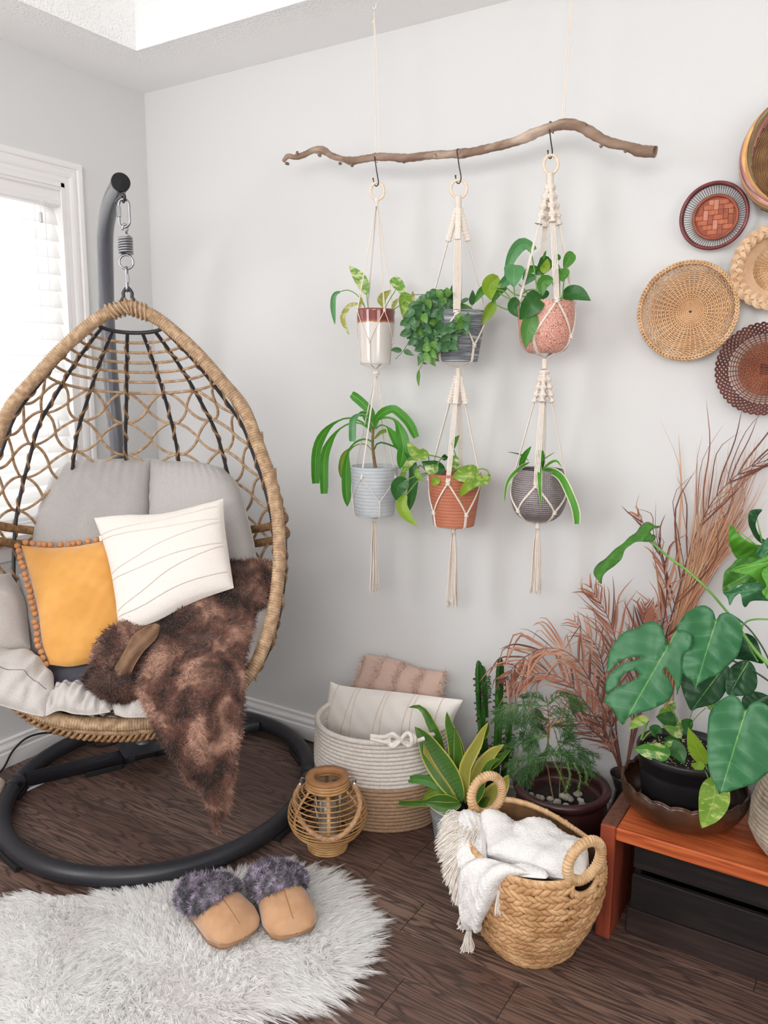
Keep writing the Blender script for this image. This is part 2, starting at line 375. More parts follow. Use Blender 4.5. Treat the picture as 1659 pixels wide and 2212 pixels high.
# ---- baseboards ----
def extrude_profile(mb, prof, A, B, n):
    """prof: (out, up) points; run from A to B; n = outward normal"""
    A = np.array(A, float); B = np.array(B, float); n = np.array(n, float)
    P = np.array([[A+n*o+np.array([0, 0, z]) for o, z in prof], [B+n*o+np.array([0, 0, z]) for o, z in prof]])
    mb.grid(P)
BP = [(0, 0), (.016, 0), (.016, .052), (.012, .056), (.012, .062), (.015, .066), (.015, .07), (.0145, .073), (.010, .082), (.0085, .088), (.010, .092), (.010, .097), (.004, .101), (0, .101)]
BP = [(o, z*1.02) for o, z in BP]
mb = MB(); extrude_profile(mb, BP, (0, 0, 0), (XR, 0, 0), (0, -1, 0)); struct(mb, 'baseboard_back', M_trim)
mb = MB(); extrude_profile(mb, BP, (0, YF, 0), (0, 0, 0), (1, 0, 0)); struct(mb, 'baseboard_left', M_trim)

# ---- window ----
M_glass = bpy.data.materials.new('glass'); M_glass.use_nodes = True; _nt = M_glass.node_tree; _b = _nt.nodes['Principled BSDF']
_tr = _nd(_nt, 'ShaderNodeBsdfTransparent'); _gl = _nd(_nt, 'ShaderNodeBsdfGlossy'); _gl.inputs['Roughness'].default_value = .02
_mx = _nd(_nt, 'ShaderNodeMixShader'); _fr = _nd(_nt, 'ShaderNodeFresnel'); _fr.inputs[0].default_value = 1.45
_nt.links.new(_fr.outputs[0], _mx.inputs[0]); _nt.links.new(_tr.outputs[0], _mx.inputs[1]); _nt.links.new(_gl.outputs[0], _mx.inputs[2]); _nt.links.new(_mx.outputs[0], _nt.nodes['Material Output'].inputs[0])
CP = [(0, 0), (.012, 0), (.014, .008), (.014, .02), (.017, .026), (.019, .034), (.019, .046), (.015, .05), (.015, .054), (.021, .058), (.022, .066), (.022, .074), (.018, .079), (0, .079)]
win = thing('window_1', None, None, (0, -1.08, .86), kind='structure')
def casing():
    mb = MB(); loops = []
    # path: bottom right -> top right -> top left -> bottom left (mitred)
    for (o, k) in CP:
        loops.append([(o, WY1+k, WZ0), (o, WY1+k, WZ1+k), (o, WY0-k, WZ1+k), (o, WY0-k, WZ0)])
    mb.grid(np.array(loops)); return mb
casing().build('window_casing', M_trim, win, smooth=False)
mb = MB()   # jamb liner
for (y0, y1, z0, z1) in ((WY1-.014, WY1, WZ0, WZ1), (WY0, WY0+.014, WZ0, WZ1), (WY0, WY1, WZ1-.014, WZ1), (WY0, WY1, WZ0, WZ0+.014)):
    mb.box((-.05, (y0+y1)/2, (z0+z1)/2), (.13, y1-y0, z1-z0))
mb.build('window_jamb', M_trim, win, smooth=False)
mb = MB(); mb.box((.01, (WY0+WY1)/2, .849), (.16, WY1-WY0+.2, .022), bev=.004)
mb.build('window_sill', M_trim, win, smooth=False)
mb = MB(); extrude_profile(mb, [(0, .755), (.014, .755), (.014, .80), (.018, .806), (.018, .82), (.026, .828), (.028, .838), (0, .838)], (0, WY0-.08, 0), (0, WY1+.08, 0), (1, 0, 0))
mb.build('window_apron', M_trim, win, smooth=False)
for i, (a, b) in enumerate(((WY0+.014, (WY0+WY1)/2+.02), ((WY0+WY1)/2-.02, WY1-.014))):
    mb = MB(); w_ = .045
    for (y0, y1, z0, z1) in ((a, a+w_, WZ0+.014, WZ1-.014), (b-w_, b, WZ0+.014, WZ1-.014), (a, b, WZ0+.014, WZ0+.014+w_), (a, b, WZ1-.014-w_, WZ1-.014)):
        mb.box((-.095+.008*i, (y0+y1)/2, (z0+z1)/2), (.03, y1-y0, z1-z0))
    s_ = mb.build('window_sash', M_trim, win, smooth=False)
    mb = MB(); mb.box((-.095+.008*i, (a+b)/2, (WZ0+WZ1)/2), (.004, b-a-.08, WZ1-WZ0-.11)); mb.build('window_pane', M_glass, s_, smooth=False)
# ---- blind (a thing of its own) ----
M_slat = mat('blind_slat', 'f6f5f3', rough=.5, spec=.3, trans=.30, tcol='ffffff')
M_cordw = mat('blind_cord', 'f2efec', rough=.8)
bl = thing('window_blind', 'white faux wood venetian blind, nearly closed, hanging in the left window', 'blind', (-.03, -1.08, .9))
mb = MB(); ya, yb = WY0+.02, WY1-.0155
extrude_profile(mb, [(0, 0), (.03, 0), (.036, .006), (.036, .02), (.031, .026), (.031, .052), (.038, .058), (.038, .068), (0, .068)], (-.028, ya, 2.003), (-.028, yb, 2.003), (1, 0, 0))
mb.box((-.013, yb-.0015, 2.037), (.03, .003, .066)); mb.build('valance', M_trim, bl, smooth=False)
sl = None; zz = 1.972; k = 0
while zz > .90:
    a = radians(68); n_ = 5; hw = .0335
    if sl is None:
        mb = MB(); P = []
        for yy in (ya+.004, yb-.004):
            row_ = []
            for q in np.linspace(-1, 1, n_):
                row_.append([hw*q*cos(a)+.003*(1-q*q)*sin(a), yy, -hw*q*sin(a)+.003*(1-q*q)*cos(a)])
            P.append(row_)
        P = np.array(P); ORG0 = np.array([-.02, -1.08, .9]); P = P+np.array([-.02, 0, zz])
        mb.grid(P); sl = mb.build('slat', M_slat, bl, smooth=False, solid=.0028); z0s = zz
    else: share(sl, bl, loc=(0, 0, zz-z0s))
    zz -= .0585; k += 1
mb = MB(); mb.box((-.02, -1.08, .893), (.045, yb-ya-.01, .016), bev=.003); mb.build('bottom_rail', M_slat, bl, smooth=False)
for yy in (WY1-.12, -1.08, WY0+.12):
    mb = MB()
    for dx in (-.031, .008): mb.tube([(dx-.004, yy, .9), (dx-.004, yy, 2.0)], .0009, 5)
    mb.build('ladder_cord', M_cordw, bl)
# pull cords with tassels, and the tilt wand's grip
p = atx(88, 462, .03)
pc = thing('blind_pull', 'small white pull hanging high on the right of the blind', 'blind pull', (p[0], p[1], p[2]-.02), 'pulls of the window blind')
mb = MB(); mb.tube([(p[0], p[1], 2.01), p], .0011, 6); mb.build('cord', M_cordw, pc)
mb = MB(); mb.box(p+np.array([0, 0, -.012]), (.010, .012, .036), bev=.003); mb.build('grip', mat('pull_grip', 'c9c9d0', rough=.4), pc, smooth=False)
p = atx(125, 920, .03)
pc = thing('blind_pull', 'white cord ending in a teardrop tassel low on the right of the blind', 'blind pull', (p[0], p[1], p[2]-.02), 'pulls of the window blind')
mb = MB(); mb.tube([(p[0], p[1], 2.01), p], .0011, 6); mb.build('cord', M_cordw, pc)
mb = MB(); mb.lathe([(.001, .024), (.004, .02), (.0055, .008), (.0085, -.008), (.0085, -.014), (.005, -.019), (.0005, -.02)], 12, p); mb.build('tassel', mat('pull_tassel', 'e2e0dd', rough=.5), pc)
# =====================================================================
#                      SOFT SURFACE HELPERS
# =====================================================================
def D3(L): return np.array([atd(*p) for p in L])
def coons(top, bot, left, right, nu=40, nv=40, px=True):
    """sides as pixel+depth points; top/bot left->right, left/right top->bottom; result P[nv, nu, 3]"""
    f = D3 if px else (lambda q: np.array(q, float))
    T, B, Lf, R = cr(f(top), nu), cr(f(bot), nu), cr(f(left), nv), cr(f(right), nv)
    Lf = Lf+np.linspace(1, 0, nv)[:, None]*(T[0]-Lf[0])+np.linspace(0, 1, nv)[:, None]*(B[0]-Lf[-1])
    R = R+np.linspace(1, 0, nv)[:, None]*(T[-1]-R[0])+np.linspace(0, 1, nv)[:, None]*(B[-1]-R[-1])
    u = np.linspace(0, 1, nu)[None, :, None]; v = np.linspace(0, 1, nv)[:, None, None]
    return ((1-v)*T[None]+v*B[None]+(1-u)*Lf[:, None]+u*R[:, None]
            - ((1-u)*(1-v)*T[0]+u*(1-v)*T[-1]+(1-u)*v*B[0]+u*v*B[-1]))
def gnorm(P, toward=None):
    a = np.gradient(P, axis=0); b = np.gradient(P, axis=1); N = np.cross(a, b); N /= np.linalg.norm(N, axis=2)[..., None]+1e-12
    tw = CAM if toward is None else toward
    if (N*(tw-P)).sum() < 0: N = -N
    return N
def UVg(P):
    nv, nu = P.shape[:2]; return np.meshgrid(np.linspace(0, 1, nu), np.linspace(0, 1, nv))
def dome(P, p=2.6, q=.5):
    u, v = UVg(P); return (np.clip(1-np.abs(2*u-1)**p, 0, 1)*np.clip(1-np.abs(2*v-1)**p, 0, 1))**q
def puff(P, th, back=.6, wr=None, p=2.6, q=.5):
    """closed cushion: front bulges to the viewer's side, back away"""
    N = gnorm(P); h = dome(P, p, q)
    Fr = P+N*(h*th)[..., None]
    if wr is not None: Fr = Fr+N*(wr*np.minimum(h*2, 1))[..., None]
    Bk = P-N*(h*th*back)[..., None]
    mb = MB(); u, v = UVg(P); U = np.stack([u, v], -1)
    mb.grid(Fr, U); mb.grid(Bk[::-1], U)
    return mb, Fr, N
def onsurf(Fr, u, v):
    nv, nu = Fr.shape[:2]; x = np.clip(np.asarray(u)*(nu-1), 0, nu-1.001); y = np.clip(np.asarray(v)*(nv-1), 0, nv-1.001)
    i = x.astype(int); j = y.astype(int); a = (x-i)[..., None]; b = (y-j)[..., None]
    return Fr[j, i]*(1-a)*(1-b)+Fr[j, i+1]*a*(1-b)+Fr[j+1, i]*(1-a)*b+Fr[j+1, i+1]*a*b
def fur(Pts, Nrm, Dir, length, width, curl=.3, segs=3, seed=1, spread=.5, droop=0.):
    """tapered ribbons: base points, normals, comb direction; returns MB"""
    g = np.random.default_rng(seed); n = len(Pts)
    L = (np.broadcast_to(length, (n,))*g.uniform(.65, 1.2, n))[:, None]
    d = Dir+g.normal(0, spread, (n, 3)); d /= np.linalg.norm(d, axis=1)[:, None]
    side = np.cross(d, Nrm)+g.normal(0, .35, (n, 3)); side /= np.linalg.norm(side, axis=1)[:, None]
    w = (np.broadcast_to(width, (n,))*g.uniform(.6, 1.2, n))[:, None]
    bend = g.normal(0, curl, (n, 3))
    rows = []
    for k in range(segs+1):
        t = k/segs; c = Pts+d*L*t+bend*L*t*t*.6-np.array([0, 0, 1])*droop*L*t*t
        ww = w*(1-t**1.6)*.5+1e-5
        rows.append(c-side*ww); rows.append(c+side*ww)
    V = np.stack(rows, 1).reshape(-1, 3); m = 2*(segs+1); base = (np.arange(n)*m)[:, None]
    F = np.concatenate([base+np.array([[2*k, 2*k+1, 2*k+3, 2*k+2]]) for k in range(segs)], 0)
    mb = MB(); mb.add(V, F); return mb
def scatter(P, n, g, N=None):
    """area-true random points on grid P -> points, normals, uv"""
    a = P[:-1, :-1]; area = np.linalg.norm(np.cross(P[1:, :-1]-a, P[:-1, 1:]-a), axis=2).ravel(); area /= area.sum()
    idx = g.choice(len(area), n, p=area); nv, nu = P.shape[:2]; j, i = np.divmod(idx, nu-1)
    u = (i+g.random(n))/(nu-1); v = (j+g.random(n))/(nv-1)
    N = gnorm(P) if N is None else N
    nn = onsurf(N, u, v); nn /= np.linalg.norm(nn, axis=1)[:, None]+1e-12
    return onsurf(P, u, v), nn, u, v

# =====================================================================
#                       HANGING EGG CHAIR
# =====================================================================
M_wick = mat('wicker', '9a7c5e', 'c4a686', 'ae9070', scale=60, rough=.5, spec=.45, bump=.3, bscale=220, stretch=(1, 1, 1), bdist=.002)
M_wickL = mat('wicker_dark', '7c5a3a', 'a8845c', scale=70, rough=.5, spec=.4, bump=.3, bscale=200, bdist=.002)
M_steel = mat('dark_steel', '35353a', rough=.42, spec=.5, metal=.3)
M_zinc = mat('zinc', '9c9ca0', rough=.38, metal=1.)
A0 = np.array([.70, -.729, 0]); AZ = radians(-52)
FXc = np.array([cos(AZ), sin(AZ), 0]); RXc = np.array([-sin(AZ), cos(AZ), 0]); ZC = np.array([0, 0, 1.])
def Cw(l, f, z): return A0+RXc*l+FXc*f+ZC*z
RIM = cr([(0, 0, 1.607), (.05, .001, 1.59), (.103, .007, 1.558), (.19, .022, 1.48), (.274, .043, 1.385), (.33, .06, 1.315), (.368, .085, 1.22), (.402, .108, 1.125), (.424, .14, 1.03),
          (.432, .171, .92), (.424, .206, .804), (.40, .241, .69), (.352, .274, .586), (.265, .297, .51), (.15, .312, .468), (0, .317, .455)], 200)
BACK = cr([(0, 0, 1.607), (0, -.03, 1.585), (0, -.07, 1.55), (0, -.14, 1.46), (0, -.21, 1.35), (0, -.265, 1.22), (0, -.30, 1.08), (0, -.32, .93), (0, -.32, .80), (0, -.295, .67), (0, -.24, .56),
           (0, -.15, .475), (0, -.03, .43), (0, .10, .412), (0, .21, .425), (0, .317, .455)], 200)
def shell(s, ph):
    """s 0..1 down from the apex, ph angle 0 (right rim) .. pi (left rim)"""
    s = np.clip(np.asarray(s, float), 0, 1)*199; i = np.minimum(s.astype(int), 198); a = (s-i)[..., None]
    R = RIM[i]*(1-a)+RIM[i+1]*a; B = BACK[i]*(1-a)+BACK[i+1]*a
    c, sn = np.cos(ph), np.sin(ph)
    l = R[..., 0]*c*(1+.27*sn); fz = R[..., 1:]*(1-sn[..., None])+B[..., 1:]*sn[..., None]
    return A0+l[..., None]*RXc+fz[..., 0:1]*FXc+fz[..., 1:2]*ZC
chair = thing('hanging_chair', 'natural wicker egg chair with open lattice back hanging in the corner', 'chair', Cw(0, 0, .40))
def wrapf(per, amp=.10, slant=1.):
    return lambda i, th: 1+amp*(np.abs(np.sin(pi*(i/per+slant*th/2/pi)))-.5)
full = np.vstack([[Cw(*p) for p in RIM], [Cw(-p[0], p[1], p[2]) for p in RIM[::-1]][1:-1]])
full = cr(full[::4], 1700, closed=True)
mb = MB(); mb.tube(full, .0185, 12, closed=True, ru=wrapf(4, .20)); mb.build('rim', M_wick, chair)
# second thick band of the lower front edge, with the plaited border below it
low = cr([Cw(l, f, z) for (l, f, z) in [(-.36, .262, .60), (-.27, .29, .505), (-.15, .30, .452), (0, .305, .436), (.15, .30, .452), (.27, .29, .505), (.36, .262, .60)]], 560)
mb = MB(); mb.tube(low, .017, 10, ru=wrapf(4, .14)); mb.build('lower_rim', M_wick, chair)
for q in range(3):
    t = np.linspace(0, 1, 420); ph = q*2*pi/3
    P = low-ZC*.022+np.interp(np.linspace(0, 1, 560), t, .011*np.sin(t*105+ph))[:, None]*ZC+np.interp(np.linspace(0, 1, 560), t, .009*np.cos(t*105+ph))[:, None]*FXc
    mb = MB(); mb.tube(P[::2], .0055, 6); mb.build('border_braid', M_wickL, chair)
s0 = .062
ring = shell(np.full(60, s0), np.linspace(0, pi, 60)); mb = MB(); mb.tube(ring, .0062, 8); mb.build('hub_ring', M_steel, chair)
NR = 8; PHI = [radians(13+22*k) for k in range(NR)]
for k in range(NR):
    s = np.linspace(s0, .985, 90); P = shell(s, np.full(90, PHI[k]))
    mb = MB(); mb.tube(P, .0058, 8); rb = mb.build('rib', M_steel, chair)
    s = np.linspace(s0+.03, .97, 700); C = shell(s, np.full(700, PHI[k])); T, N, B = frames(C); a = s*150*(1 if k % 2 else -1)
    mb = MB(); mb.tube(C+.0062*(N*np.cos(a)[:, None]+B*np.sin(a)[:, None]), .0036, 5); mb.build('rib_wrap', M_wickL, rb)
ph = np.linspace(radians(5), radians(175), 180)
for s in (.083, .104, .125, .145, .166, .189):
    mb = MB(); P = shell(s+0*ph, ph); mb.tube(P, .0048, 6); mb.build('wicker_strand', M_wick, chair)
rows = np.array([.191, .252, .315, .378, .441, .504, .567, .63, .69, .75, .81, .87, .92]); dphi = radians(22)
ph = np.linspace(0, pi, 420)
for j in range(len(rows)-1):
    for sg in (1, -1):
        md = (rows[j]+rows[j+1])/2; am = (rows[j+1]-rows[j])/2*1.02
        c = np.cos(pi*(ph-PHI[0])/dphi); c = np.sign(c)*np.abs(c)**.8
        P = shell(md-sg*am*c, ph); T, N, B = frames(P)
        n = P-Cw(0, 0, .95); n[:, 2] *= .3; n /= np.linalg.norm(n, axis=1)[:, None]
        P = P+n*(.006*np.abs(np.cos(pi*(ph-PHI[0])/dphi))**6)[:, None]+n*(.004*sg*np.sin(2*pi*(ph-PHI[0])/dphi))[:, None]
        mb = MB(); mb.tube(P, .0046, 6); mb.build('wicker_strand', M_wick, chair)
ph = np.linspace(0, pi, 1000)
for dz in (0, .028):
    P = shell(np.full(1000, .475+dz), ph); n = P-Cw(0, 0, .95); n[:, 2] = 0; n /= np.linalg.norm(n, axis=1)[:, None]
    mb = MB(); mb.tube(P+n*.004, .0135, 10, ru=wrapf(4, .12)); mb.build('arm_band', M_wickL, chair)
# loops of the armband ties seen outside the right rim
for s in (.33, .40, .475, .63, .70, .77):
    for pb in (.10, pi-.10):
        c = shell(np.array([s]), np.array([pb]))[0]; c2 = c+(RXc if pb < 1 else -RXc)*.012
        th = np.linspace(0, 2*pi, 20)[:-1]; P = c2+.014*np.cos(th)[:, None]*FXc+.019*np.sin(th)[:, None]*unit(ZC+.3*FXc)
        mb = MB(); mb.tube(P, .0038, 6, closed=True); mb.build('tie_loop', M_wick, chair)
# bracket on the apex
mb = MB(); c = Cw(0, 0, 1.60)
P = cr([c-RXc*.021-ZC*.006, c-RXc*.018+ZC*.022, c-RXc*.012+ZC*.034, c-RXc*.012+ZC*.046, c+ZC*.060, c+RXc*.012+ZC*.046, c+RXc*.012+ZC*.034, c+RXc*.018+ZC*.022, c+RXc*.021-ZC*.006], 40)
mb.tube(P, .0050, 8); mb.build('hanging_bracket', M_steel, chair)
# cross-wrap at the apex
for k in range(9):
    a = -.05+.1*k/8; q = Cw(a, .0, 1.607-abs(a)*.33); th = np.linspace(0, 2*pi, 18)[:-1]; tx = unit(Cw(a+.01, 0, 1.6-abs(a+.01)*.33)-Cw(a-.01, 0, 1.6-abs(a-.01)*.33)); nn = np.cross(tx, FXc)
    mb = MB(); P = q+.0225*np.cos(th)[:, None]*nn+.0225*np.sin(th)[:, None]*FXc+tx*(.008*np.cos(th))[:, None]; mb.tube(P, .0036, 6, closed=True); mb.build('apex_wrap', M_wick, chair)

# ---- suspension: link, spring, ring, link ----
sus = thing('suspension_spring', 'zinc spring with quick links joining the black pole to the egg chair', 'spring', Cw(0, 0, 1.63))
def linkp(z0, z1, w, ax, n=40):
    c = (z0+z1)/2; h = (z1-z0)/2-w; th = np.linspace(0, 2*pi, n, endpoint=False)
    return np.array([Cw(0, 0, c)+ax*w*cos(t)+ZC*(w*sin(t)+(h if sin(t) >= 0 else -h)) for t in th])
mb = MB(); mb.tube(linkp(1.828, 1.905, .0165, unit(RXc*.9+FXc*.3)), .0038, 8, closed=True); l1 = mb.build('quick_link', M_zinc, sus)
mb = MB(); q = Cw(0, 0, 1.872)-unit(RXc*.9+FXc*.3)*.0165; mb.tube([q-ZC*.015, q+ZC*.014], .0066, 6); mb.build('link_nut', M_zinc, l1, smooth=False)
th = np.linspace(0, 2*pi*6.2, 150); c = Cw(0, 0, 0)
P = np.array([c+ZC*(1.798-.044*t/(2*pi*6.2))+RXc*.0185*cos(t)+FXc*.0185*sin(t) for t in th])
hk = cr([P[0], Cw(.010, .012, 1.804), Cw(.004, .0, 1.812), Cw(.006, -.004, 1.824), Cw(.002, .0, 1.836), Cw(-.006, 0, 1.830), Cw(-.006, 0, 1.820)], 30)[::-1]
mb = MB(); mb.tube(np.vstack([hk[:-1], P]), .0036, 8); mb.build('spring_coil', M_zinc, sus)
mb = MB(); th = np.linspace(0, 2*pi, 36)[:-1]; mb.tube([Cw(0, 0, 1.732)+RXc*.0195*cos(t)+ZC*.0195*sin(t) for t in th], .0036, 8, closed=True); mb.build('ring', M_zinc, sus)
mb = MB(); mb.tube(linkp(1.650, 1.717, .008, FXc), .0036, 8, closed=True); l2 = mb.build('quick_link', M_zinc, sus)
mb = MB(); q = Cw(.003, 0, 1.685)+FXc*.008; mb.tube([q-ZC*.011, q+ZC*.011], .0056, 6); mb.build('link_nut', M_zinc, l2, smooth=False)

# ---- stand ----
M_blk = mat('black_powder_coat', '26262b', '2c2c32', scale=300, rough=.38, spec=.5, bump=.05, bscale=500, bdist=.0005)
M_pole = mat('black_coat_with_sheen', '50525a', '5a5c64', scale=300, rough=.32, spec=.7, coat=.2)  # black coat lightened to grey, the pole's sheen put into its colour
M_rub = mat('black_rubber', '1c1c1e', rough=.8)
st = thing('chair_stand', 'black tubular steel stand with oval floor ring and curved pole behind the egg chair', 'stand', (.60, -.57, 0))
cc = np.array([.61, -.585, .034]); e1 = np.array([cos(radians(-62)), sin(radians(-62)), 0]); e2 = np.array([-e1[1], e1[0], 0])
th = np.linspace(0, 2*pi, 121)[:-1]; RG = np.array([cc+e1*.548*cos(t)+e2*.495*sin(t) for t in th])
mb = MB(); mb.tube(RG, .028, 16, closed=True); mb.build('floor_ring', M_blk, st)
bA, bB = np.array([.215, -.845, .036]), np.array([.585, -.075, .036])
mb = MB(); mb.tube([bA, bB], .0255, 16); mb.build('cross_bar', M_blk, st)
bm = bA+(bB-bA)*.47
for s_ in (-.06, .06):
    q = bm+unit(bB-bA)*s_; mb = MB(); mb.tube([q-unit(bB-bA)*.022, q+unit(bB-bA)*.022], .029, 16); mb.build('sleeve', M_blk, st)
mb = MB(); R = np.array([unit(bB-bA), np.cross([0, 0, 1], unit(bB-bA)), [0, 0, 1]]).T
mb.box(bm+np.array([0, 0, .035])+unit(FXc)*.03, (.15, .13, .006), R=R, bev=.001); pl = mb.build('base_plate', M_blk, st, smooth=False)
for sx in (-.055, .055):
    for sy in (-.045, .045):
        mb = MB(); mb.lathe([(0, .006), (.006, .006), (.007, .003), (.007, 0)], 6, bm+np.array([0, 0, .037])+FXc*.03+R[:, 0]*sx+R[:, 1]*sy); mb.build('bolt', M_steel, pl, smooth=False)
pole = cr([bm+[0, 0, .03], (.375, -.47, .30), (.348, -.475, .65), (.335, -.48, .95), (.325, -.485, 1.2), (.318, -.49, 1.4), (.322, -.497, 1.58), (.355, -.52, 1.74), (.43, -.575, 1.86), (.54, -.64, 1.925), (.672, -.712, 1.957)], 120)
mb = MB(); mb.tube(pole, .0255, 20); mb.build('pole', M_pole, st)
i = 43; mb = MB(); mb.tube(pole[i-3:i+4], .0275, 20); mb.build('sleeve', M_blk, st)
T = unit(pole[-1]-pole[-3]); mb = MB(); mb.tube([pole[-1]-T*.006, pole[-1]+T*.004], .0268, 24); mb.build('end_cap', M_rub, st, smooth=False)
hk = cr([(pole[-7]-[0, 0, .02]), Cw(-.012, -.03, 1.92), Cw(-.004, -.012, 1.905), Cw(0, 0, 1.897), Cw(.006, .012, 1.905), Cw(.004, .008, 1.915), pole[-3]-[0, 0, .02]], 40)
mb = MB(); mb.tube(hk, .004, 8); mb.build('pole_hook', M_steel, st)
for q in range(7):
    k = [4, 22, 40, 57, 74, 92, 108][q]; p = RG[k]; t = unit(RG[(k+1) % 120]-RG[k-1]); R = np.array([t, np.cross([0, 0, 1], t), [0, 0, 1]]).T
    mb = MB(); mb.box((p[0], p[1], .0095), (.12, .062, .019), R=R, bev=.003); mb.build('rubber_foot', M_rub, st, smooth=False)
for f_ in (.3, .72):
    p = bA+(bB-bA)*f_; t = unit(bB-bA); R = np.array([t, np.cross([0, 0, 1], t), [0, 0, 1]]).T
    mb = MB(); mb.box((p[0], p[1], .0095), (.13, .05, .019), R=R, bev=.003); mb.build('rubber_foot', M_rub, st, smooth=False)
for k in (33, 93):
    mb = MB(); mb.tube(RG[k-1:k+2], .0288, 16); mb.build('ring_joint', M_blk, st)

# ---- black cable and things by the left wall ----
cb = cr([atz(-60, 1700, .006), atz(0, 1668, .008), atx(28, 1622, .035), atx(62, 1592, .045), atx(112, 1583, .06), atx(165, 1598, .10), atz(215, 1612, .006), atz(262, 1597, .006), atz(300, 1560, .006)], 90)
mb = MB(); mb.tube(cb, .0036, 8); props(mb.build('power_cable', M_rub), 'black power cable looping up off the floor along the left baseboard', 'cable')
# =====================================================================
#                CUSHION, PILLOWS AND THROW IN THE CHAIR
# =====================================================================
def clothmat(name, c1, c2, scale=400, rough=.9, bump=.4, sheen=.2, bd=.001, c3=None):
    return mat(name, c1, c2, c3, scale=scale, rough=rough, spec=.15, bump=bump, bscale=scale*1.4, sheen=sheen, bdist=bd, detail=3)
M_cush = clothmat('grey_canvas', 'a8a4a2', 'bab6b4', 500)
M_cushL = clothmat('grey_canvas_light', 'b4aeaa', 'c8c2be', 500)
M_navy = clothmat('slate_fabric', '3d3c46', '4a4954', 400)
M_seam2 = mat('seam_thread', '6f6a68', rough=.9)
cu = thing('seat_cushion', 'large grey canvas seat cushion filling the wicker egg chair', 'cushion', Cw(0, 0, .45))
def softwr(P, amp, fr, seed=0, aniso=(1, 1, 1)):
    return amp*wob(P*np.array(aniso), fr, seed)
def cushion_part(name, top, bot, left, right, th, m, amp=.004, fr=28, seed=0, p=3., q=.42, back=.5, parent=None, nu=44, nv=44, label=None, extra=None):
    P = coons(top, bot, left, right, nu, nv)
    wr = softwr(P, amp, fr, seed)+softwr(P, amp*.4, fr*2.7, seed+3)
    if extra is not None: wr = wr+extra(*UVg(P))
    mb, Fr, N = puff(P, th, back, wr, p, q)
    o = mb.build(name, m, parent or cu, label=label)
    return Fr, N, o
def piping(Fr, N, side, r, m, parent, name='piping', off=0., n=90, a=0., b=1.):
    t = np.linspace(a, b, n); u, v = {'t': (t, 0*t), 'b': (t, 0*t+1), 'l': (0*t, t), 'r': (0*t+1, t)}[side] if isinstance(side, str) else (side[:, 0], side[:, 1])
    C = onsurf(Fr, u, v)+onsurf(N, u, v)*off
    mb = MB(); mb.tube(C, r, 6); return mb.build(name, m, parent)
gat = lambda u, v: -.010*np.abs(np.sin(u*38))*np.exp(-v*8)-.009*np.abs(np.sin(v*26+1))*(np.exp(-(1-u)*12)+np.exp(-u*12))
# back lobes
Fr, N, o = cushion_part('back_panel', [(112, 1040, 2.70), (160, 996, 2.71), (230, 993, 2.72), (325, 992, 2.73)], [(66, 1250, 2.60), (150, 1275, 2.60), (240, 1280, 2.60), (325, 1270, 2.60)],
    [(112, 1040, 2.70), (88, 1100, 2.67), (72, 1165, 2.63), (66, 1250, 2.60)], [(325, 992, 2.73), (325, 1080, 2.70), (325, 1180, 2.64), (325, 1270, 2.60)], .075, M_cush, .005, 16, 1, extra=gat)
piping(Fr, N, 't', .0022, M_cush, o); piping(Fr, N, 'l', .0022, M_cush, o)
Fr, N, o = cushion_part('back_panel', [(325, 992, 2.73), (370, 997, 2.72), (430, 1000, 2.70), (480, 1012, 2.68)], [(325, 1270, 2.60), (420, 1290, 2.58), (500, 1300, 2.56), (555, 1290, 2.55)],
    [(325, 992, 2.73), (325, 1080, 2.70), (325, 1180, 2.64), (325, 1270, 2.60)], [(480, 1012, 2.68), (515, 1050, 2.65), (535, 1120, 2.62), (552, 1200, 2.58), (555, 1290, 2.55)], .075, M_cush, .005, 16, 2, extra=gat)
piping(Fr, N, 't', .0022, M_cush, o); piping(Fr, N, 'r', .0022, M_cush, o)
# seat
cushion_part('seat_panel', [(60, 1400, 2.58), (200, 1330, 2.60), (400, 1330, 2.58), (560, 1330, 2.50)], [(60, 1500, 2.33), (200, 1512, 2.29), (350, 1512, 2.29), (490, 1480, 2.33)],
    [(60, 1400, 2.58), (50, 1450, 2.46), (60, 1500, 2.33)], [(560, 1330, 2.50), (550, 1410, 2.42), (490, 1480, 2.33)], .03, M_cush, .004, 15, 4)
cushion_part('seat_pad', [(105, 1440, 2.44), (200, 1425, 2.46), (300, 1425, 2.46)], [(125, 1488, 2.30), (210, 1496, 2.28), (300, 1490, 2.28)],
    [(105, 1440, 2.44), (95, 1465, 2.38), (125, 1488, 2.30)], [(300, 1425, 2.46), (310, 1455, 2.36), (300, 1490, 2.28)], .045, M_navy, .004, 22, 5, label='dark slate seat centre pad')
# left side bolsters
cushion_part('side_bolster', [(-130, 1290, 2.50), (-60, 1250, 2.52), (22, 1238, 2.50)], [(-110, 1480, 2.36), (-20, 1455, 2.34), (66, 1400, 2.38)],
    [(-130, 1290, 2.50), (-150, 1380, 2.42), (-110, 1480, 2.36)], [(22, 1238, 2.50), (52, 1290, 2.48), (60, 1340, 2.44), (66, 1400, 2.38)], .09, M_cushL, .006, 20, 6)
cushion_part('side_bolster', [(40, 1240, 2.56), (80, 1235, 2.58), (130, 1240, 2.60)], [(66, 1400, 2.42), (110, 1430, 2.42), (150, 1440, 2.42)],
    [(40, 1240, 2.56), (50, 1320, 2.50), (66, 1400, 2.42)], [(130, 1240, 2.60), (140, 1340, 2.50), (150, 1440, 2.42)], .04, M_cush, .004, 25, 7)
pleat = lambda u, v: -.010*np.exp(-((u*4.2) % 1-.5)**2*90)*np.minimum(1, v*3)+.004*np.sin(u*40+v*9)
